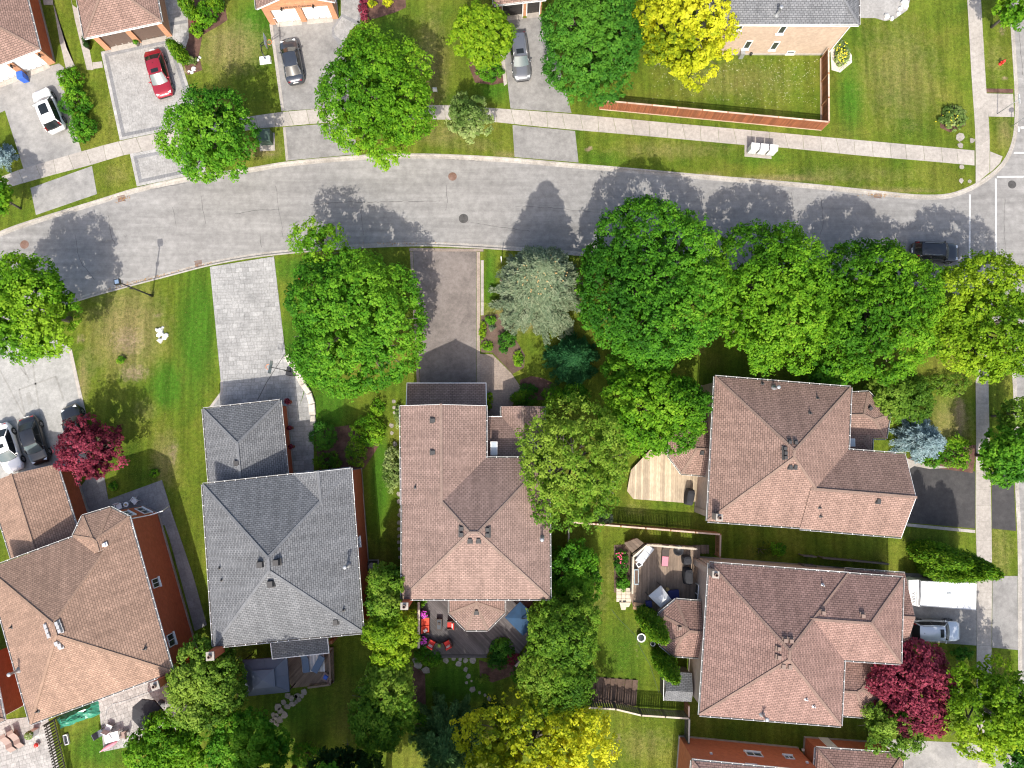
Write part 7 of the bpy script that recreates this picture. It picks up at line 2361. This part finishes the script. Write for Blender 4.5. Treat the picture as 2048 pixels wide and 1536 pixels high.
# ------------------------------------------------------------------ stones
def stone_shape(m, p, r, h, n=7, flat=True, z=0.0):
    a0 = R.uniform(0, 6)
    poly = []
    for i in range(n):
        a = a0 + 2 * math.pi * (i + R.uniform(-.25, .25)) / n
        rr = r * R.uniform(.75, 1.15)
        poly.append((p.x + rr * math.cos(a), p.y + rr * math.sin(a)))
    if flat:
        m.prism(ccw(poly), -.04, h)
    else:
        q = ccw(poly)
        nn_ = len(q)
        vs = [(x, y, -.05) for x, y in q] + [(p.x + (x - p.x) * .95, p.y + (y - p.y) * .95, h * .55) for x, y in q] + [(p.x + (x - p.x) * .5, p.y + (y - p.y) * .5, h * R.uniform(.85, 1.1)) for x, y in q]
        fs = []
        for k in range(2):
            for i in range(nn_): fs.append((k * nn_ + i, k * nn_ + (i + 1) % nn_, (k + 1) * nn_ + (i + 1) % nn_, (k + 1) * nn_ + i))
        fs.append(tuple(range(2 * nn_, 3 * nn_)))
        m.add(vs, fs)
    return m
def stones(name, pts, mat, h=.045, flat=True):
    root = struct(name)
    for x, y, r in pts:
        stone_shape(MB(), P(x, y), r / 21.0, h if flat else h * r / 6, flat=flat).build('stone', mat, root)
    return root
stones('stepping_stones', [(576, 1391, 6), (592, 1393, 4), (608, 1384, 6), (594, 1391, 6), (604, 1391, 5), (583, 1397, 6), (598, 1400, 5), (568, 1404, 6), (592, 1404, 4), (585, 1408, 6), (556, 1414, 7), (575, 1413, 6), (561, 1421, 7), (546, 1429, 5), (553, 1430, 4), (569, 1430, 7), (549, 1436, 5), (559, 1440, 7), (545, 1446, 8), (536, 1458, 5), (541, 1466, 5), (555, 1450, 4)], 'flagstone')
stones('stepping_stones', [(892, 1321, 6), (907, 1317, 4.5), (921, 1318, 4), (931, 1321, 5), (945, 1321, 7), (917, 1327, 6), (931, 1339, 5), (937, 1352, 5), (943, 1362, 2.5), (933, 1365, 3), (945, 1379, 6), (959, 1385, 3), (970, 1390, 3), (978, 1397, 5), (852, 1340, 8), (837, 1330, 8), (830, 1320, 6)], 'flagstone')
stones('stepping_stones', [(798, 988, 5), (798, 1003, 5), (801, 1020, 4), (799, 1030, 5), (799, 1045, 5), (798, 1058, 4), (798, 1072, 4), (798, 1084, 4), (799, 1098, 4), (799, 1114, 3), (788, 803, 4), (788, 815, 4), (790, 826, 4), (783, 851, 5), (784, 866, 4), (790, 888, 5)], 'flagstone')
stones('stepping_stones', [(1920, 275, 9), (1921, 291, 6), (1944, 281, 6), (1923, 334, 6), (1922, 361, 6), (1939, 363, 4)], 'flagstone')
s = thing('stone_pile', 'heap of white rocks on the left front lawn', 'rocks', P(324, 668))
for x, y, r in ((316, 660, 5), (322, 661, 6), (318, 670, 5), (324, 668, 5), (333, 671, 5), (329, 676, 5), (321, 681, 6), (326, 655, 3)):
    stone_shape(MB(), P(x, y), r / 21, .3 * r / 6, flat=False).build('rock', 'stone_white', s)
s = thing('stone_border', 'curved border of pale boulders along the paver walkway', 'stone border', P(610, 790))
cv = spline(PP([(574, 712), (585, 728), (598, 753), (607, 768), (617, 782), (623, 800), (626, 818), (627, 852)]), 1.05)
for a, b in zip(cv, cv[1:]):
    d = (b - a)
    n_ = Vector((-d.y, d.x, 0)).normalized()
    w0, w1 = R.uniform(.2, .3), R.uniform(.2, .3)
    q = [a + d * .03 - n_ * w0, a + d * .97 - n_ * w1, a + d * .97 + n_ * w1, a + d * .03 + n_ * w0]
    q2 = [v + Vector((R.uniform(-.04, .04), R.uniform(-.04, .04), 0)) for v in q]
    m = MB().prism(ccw([(v.x, v.y) for v in q2]), -.05, .24)
    c_ = sum(q2, Vector()) / 4
    m.prism(ccw([(c_.x + (v.x - c_.x) * .86, c_.y + (v.y - c_.y) * .86) for v in q2]), .24, .29)
    m.build('rock', 'stone_pale', s)
s = thing('garden_rocks', 'white rocks edging the patio of the beige house', 'rocks', P(1772, 36))
for x, y, r in ((1772, 34, 7), (1808, 8, 8), (1800, 18, 5), (1783, 38, 5), (1796, 28, 5), (1812, 14, 5)):
    stone_shape(MB(), P(x, y), r / 21, .3 * r / 6, flat=False).build('rock', 'stone_white', s)
s = thing('garden_rocks', 'pale rocks at the foot of the cedar by the paver driveway', 'rocks', P(390, 140))
for x, y, r in ((388, 138, 5), (395, 120, 4), (400, 115, 3), (384, 145, 4), (378, 143, 3)):
    stone_shape(MB(), P(x, y), r / 21, .25 * r / 6, flat=False).build('rock', 'stone_white', s)
# blossom on lilies, clover in the fenced yard, litter in gutters
def specks(name, mat, px_list, s0, z=.05, jit=.0):
    m = MB()
    for x, y in px_list:
        p = P(x, y, z)
        a = R.uniform(0, 3)
        sz = s0 * R.uniform(.5, 1.2)
        m.add([p + Vector((math.cos(a + k * 1.571) * sz * (1 if k % 2 else .45), math.sin(a + k * 1.571) * sz * (1 if k % 2 else .45), R.uniform(0, .03))) for k in range(4)], [(0, 1, 2, 3)])
    return tag(m.build(name, mat), kind='stuff')
lst = []
while len(lst) < 420:
    x, y = R.uniform(1300, 1635), R.uniform(118, 215)
    if y < 200 + (x - 1300) * .06 and R.random() < (.35 + .65 * math.exp(-((x - 1560) / 70) ** 2 - ((y - 140) / 40) ** 2)): lst.append((x, y))
plain('clover', (.50, .50, .36), .8)
specks('clover_blossom', 'clover', lst, .055)
specks('daylily_blossom', 'petal_yellow', [(R.gauss(1684, 7), R.gauss(106, 11)) for _ in range(60)], .10, .75)
specks('daylily_blossom', 'petal_yellow', [(R.gauss(1906, 12), R.gauss(238, 10)) for _ in range(16)], .08, .75)
specks('rose_blossom', 'petal_pink', [(R.gauss(1242, 4), R.gauss(1118, 8)) for _ in range(14)], .11, 1.05)
lit = []
for _ in range(170):
    t = R.random()
    lit.append((215 + t * 210 + R.gauss(0, 3), 577 - t * 50 + R.gauss(0, 2)))
for _ in range(60): lit.append((R.gauss(1758, 16), R.gauss(391, 2)))
for _ in range(60): lit.append((R.gauss(800, 40), R.gauss(487, 1.5)))
for _ in range(50): lit.append((R.gauss(243, 10), R.gauss(397, 3)))
plain('dead_leaf', (.30, .17, .06), .9, var=.3)
specks('leaf_litter', 'dead_leaf', lit, .07, RZ + .02)
# single weeds and longer blades standing out of the mown grass
AREAS = [[(385, 120), (540, 20), (560, 215), (400, 240)], [(790, 30), (905, 20), (915, 205), (865, 205), (850, 120)], [(1160, 265), (1490, 292), (1490, 345), (1165, 325)], [(1545, 300), (1945, 335), (1940, 372), (1880, 384), (1545, 356)],
         [(1670, 130), (1740, 40), (1930, 10), (1945, 300), (1670, 270)], [(1290, 120), (1635, 118), (1635, 230), (1290, 205)], [(205, 140), (235, 278), (170, 300), (190, 180)], [(190, 335), (255, 313), (268, 370), (200, 390)],
         [(150, 660), (240, 590), (415, 540), (440, 780), (405, 830), (400, 1100), (340, 960), (220, 960), (175, 840)], [(870, 245), (1020, 250), (1025, 310), (840, 302)], [(1215, 1420), (1355, 1440), (1355, 1536), (1220, 1536)],
         [(1205, 1080), (1232, 1080), (1300, 1300), (1310, 1400), (1200, 1350)], [(145, 1470), (205, 1440), (250, 1510), (260, 1536), (150, 1536)], [(1985, 1070), (2030, 1070), (2030, 1150), (1985, 1150)], [(1985, 60), (2020, 60), (2024, 175), (1972, 175)], [(560, 520), (600, 520), (640, 760), (760, 880), (640, 850), (575, 700)]]
pts, tot = [], [abs(area(q)) for q in AREAS]
for q, a_ in zip(AREAS, tot):
    n_ = int(30000 * a_ / sum(tot))
    x0, x1, y0, y1 = min(p[0] for p in q), max(p[0] for p in q), min(p[1] for p in q), max(p[1] for p in q)
    while n_ > 0:
        x, y = R.uniform(x0, x1), R.uniform(y0, y1)
        if inside(q, x, y):
            pts.append(P(x, y, .03)); n_ -= 1
pts = np.array([tuple(p) for p in pts])
nr = unit(RG.normal(size=pts.shape) * .5 + np.array([0, 0, .8]))
leaf('leaf_grass', (.05, .09, .012), (.11, .15, .02), (.24, .22, .07), .2, .8)
tag(leaf_mesh('grass_tufts', pts, nr, .055, RG.beta(1.6, 2.2, len(pts)), 'leaf_grass', None, .3), kind='stuff')
# garden hoses, and a hoop shadow drawn in as a dark tube
s = MB().tube([P(x, y, .04) for x, y in ((1222, 1218), (1240, 1240), (1268, 1268), (1283, 1300), (1300, 1330), (1312, 1368), (1318, 1386))], .014, 6).build('garden_hose', 'box_green')
tag(s, 'thin green garden hose lying across the small back lawn', 'hose')
s = MB().tube([P(x, y, .05) for x, y in ((570, 707), (552, 735), (533, 765), (515, 800))], .02, 6).build('hoop_shadow_line', 'black_plastic')  # thin black tube stands for the shadow cast by the hoop
tag(s, 'painted shadow line of the basketball hoop across the big paver driveway', 'shadow')
s = MB().tube([P(x, y, .05) for x, y in ((345, 1360), (300, 1383), (255, 1400), (225, 1408), (213, 1420), (211, 1438))], .02, 6).build('garden_hose', 'grey_metal')
tag(s, 'grey hose lying on the pale patio behind the tan house', 'hose')
# vehicle lettering on the trailer nose, as far as it can be read
tr = bpy.data.objects['trailer']
for body, off, sz in (('1UO-A', .30, .34), ('~~', .68, .40)):
    q = f0 - diry * (Wb - .2) - dirx * off + Vector((0, 0, zt - .25 - .35 * off / .75 + .015))
    lettering('lettering', body, sz, 'lettering', tr, q, (-math.atan(.35 / .75), 0, math.atan2(diry.y, diry.x)), .004, 'LEFT')
p = P(747, 1130)
s = thing('air_conditioner', 'dark air conditioner between the grey and the rose brown roofed houses', 'air conditioner', p)
local(s, MB().box((0, 0, .42), (.8, .8, .8), top=.97), 'housing', 'black_plastic')
local(s, MB().lathe((0, 0, .83), [(.34, 0), (.34, .03), (.1, .04)], 18), 'fan_grille', 'grey_metal')
local(s, MB().box((0, 0, .03), (1.0, 1.0, .06)), 'pad', 'concrete')
for cx, lab in ((545, 'lower shade tree below the bottom edge left of the dark tree'), (668, 'lower shade tree below the bottom edge right of the dark tree')):
    tree('shade_tree', lab, (cx, 1676, 108, 112), 'leaf_maple', 8.5, 4.2, 20, .38, .2, .6, 1.2, group='tall trees along the lower lot line')
# trees beyond the lower edge whose shade reaches the back gardens
for cx, zc_, lab in ((480, 13.0, 'tall shade tree below the bottom edge left of the stepping stones'), (605, 13.0, 'tall shade tree below the bottom edge right of the stepping stones'), (725, 10.5, 'tall shade tree below the bottom edge under the dull green tree'), (905, 9.5, 'tall shade tree below the bottom edge under the pine')):
    tree('shade_tree', lab, (cx, 1702, 112, 124), 'leaf_maple', zc_, 4.8, 20, .38, .2, .6, 1.2, group='tall trees along the lower lot line')
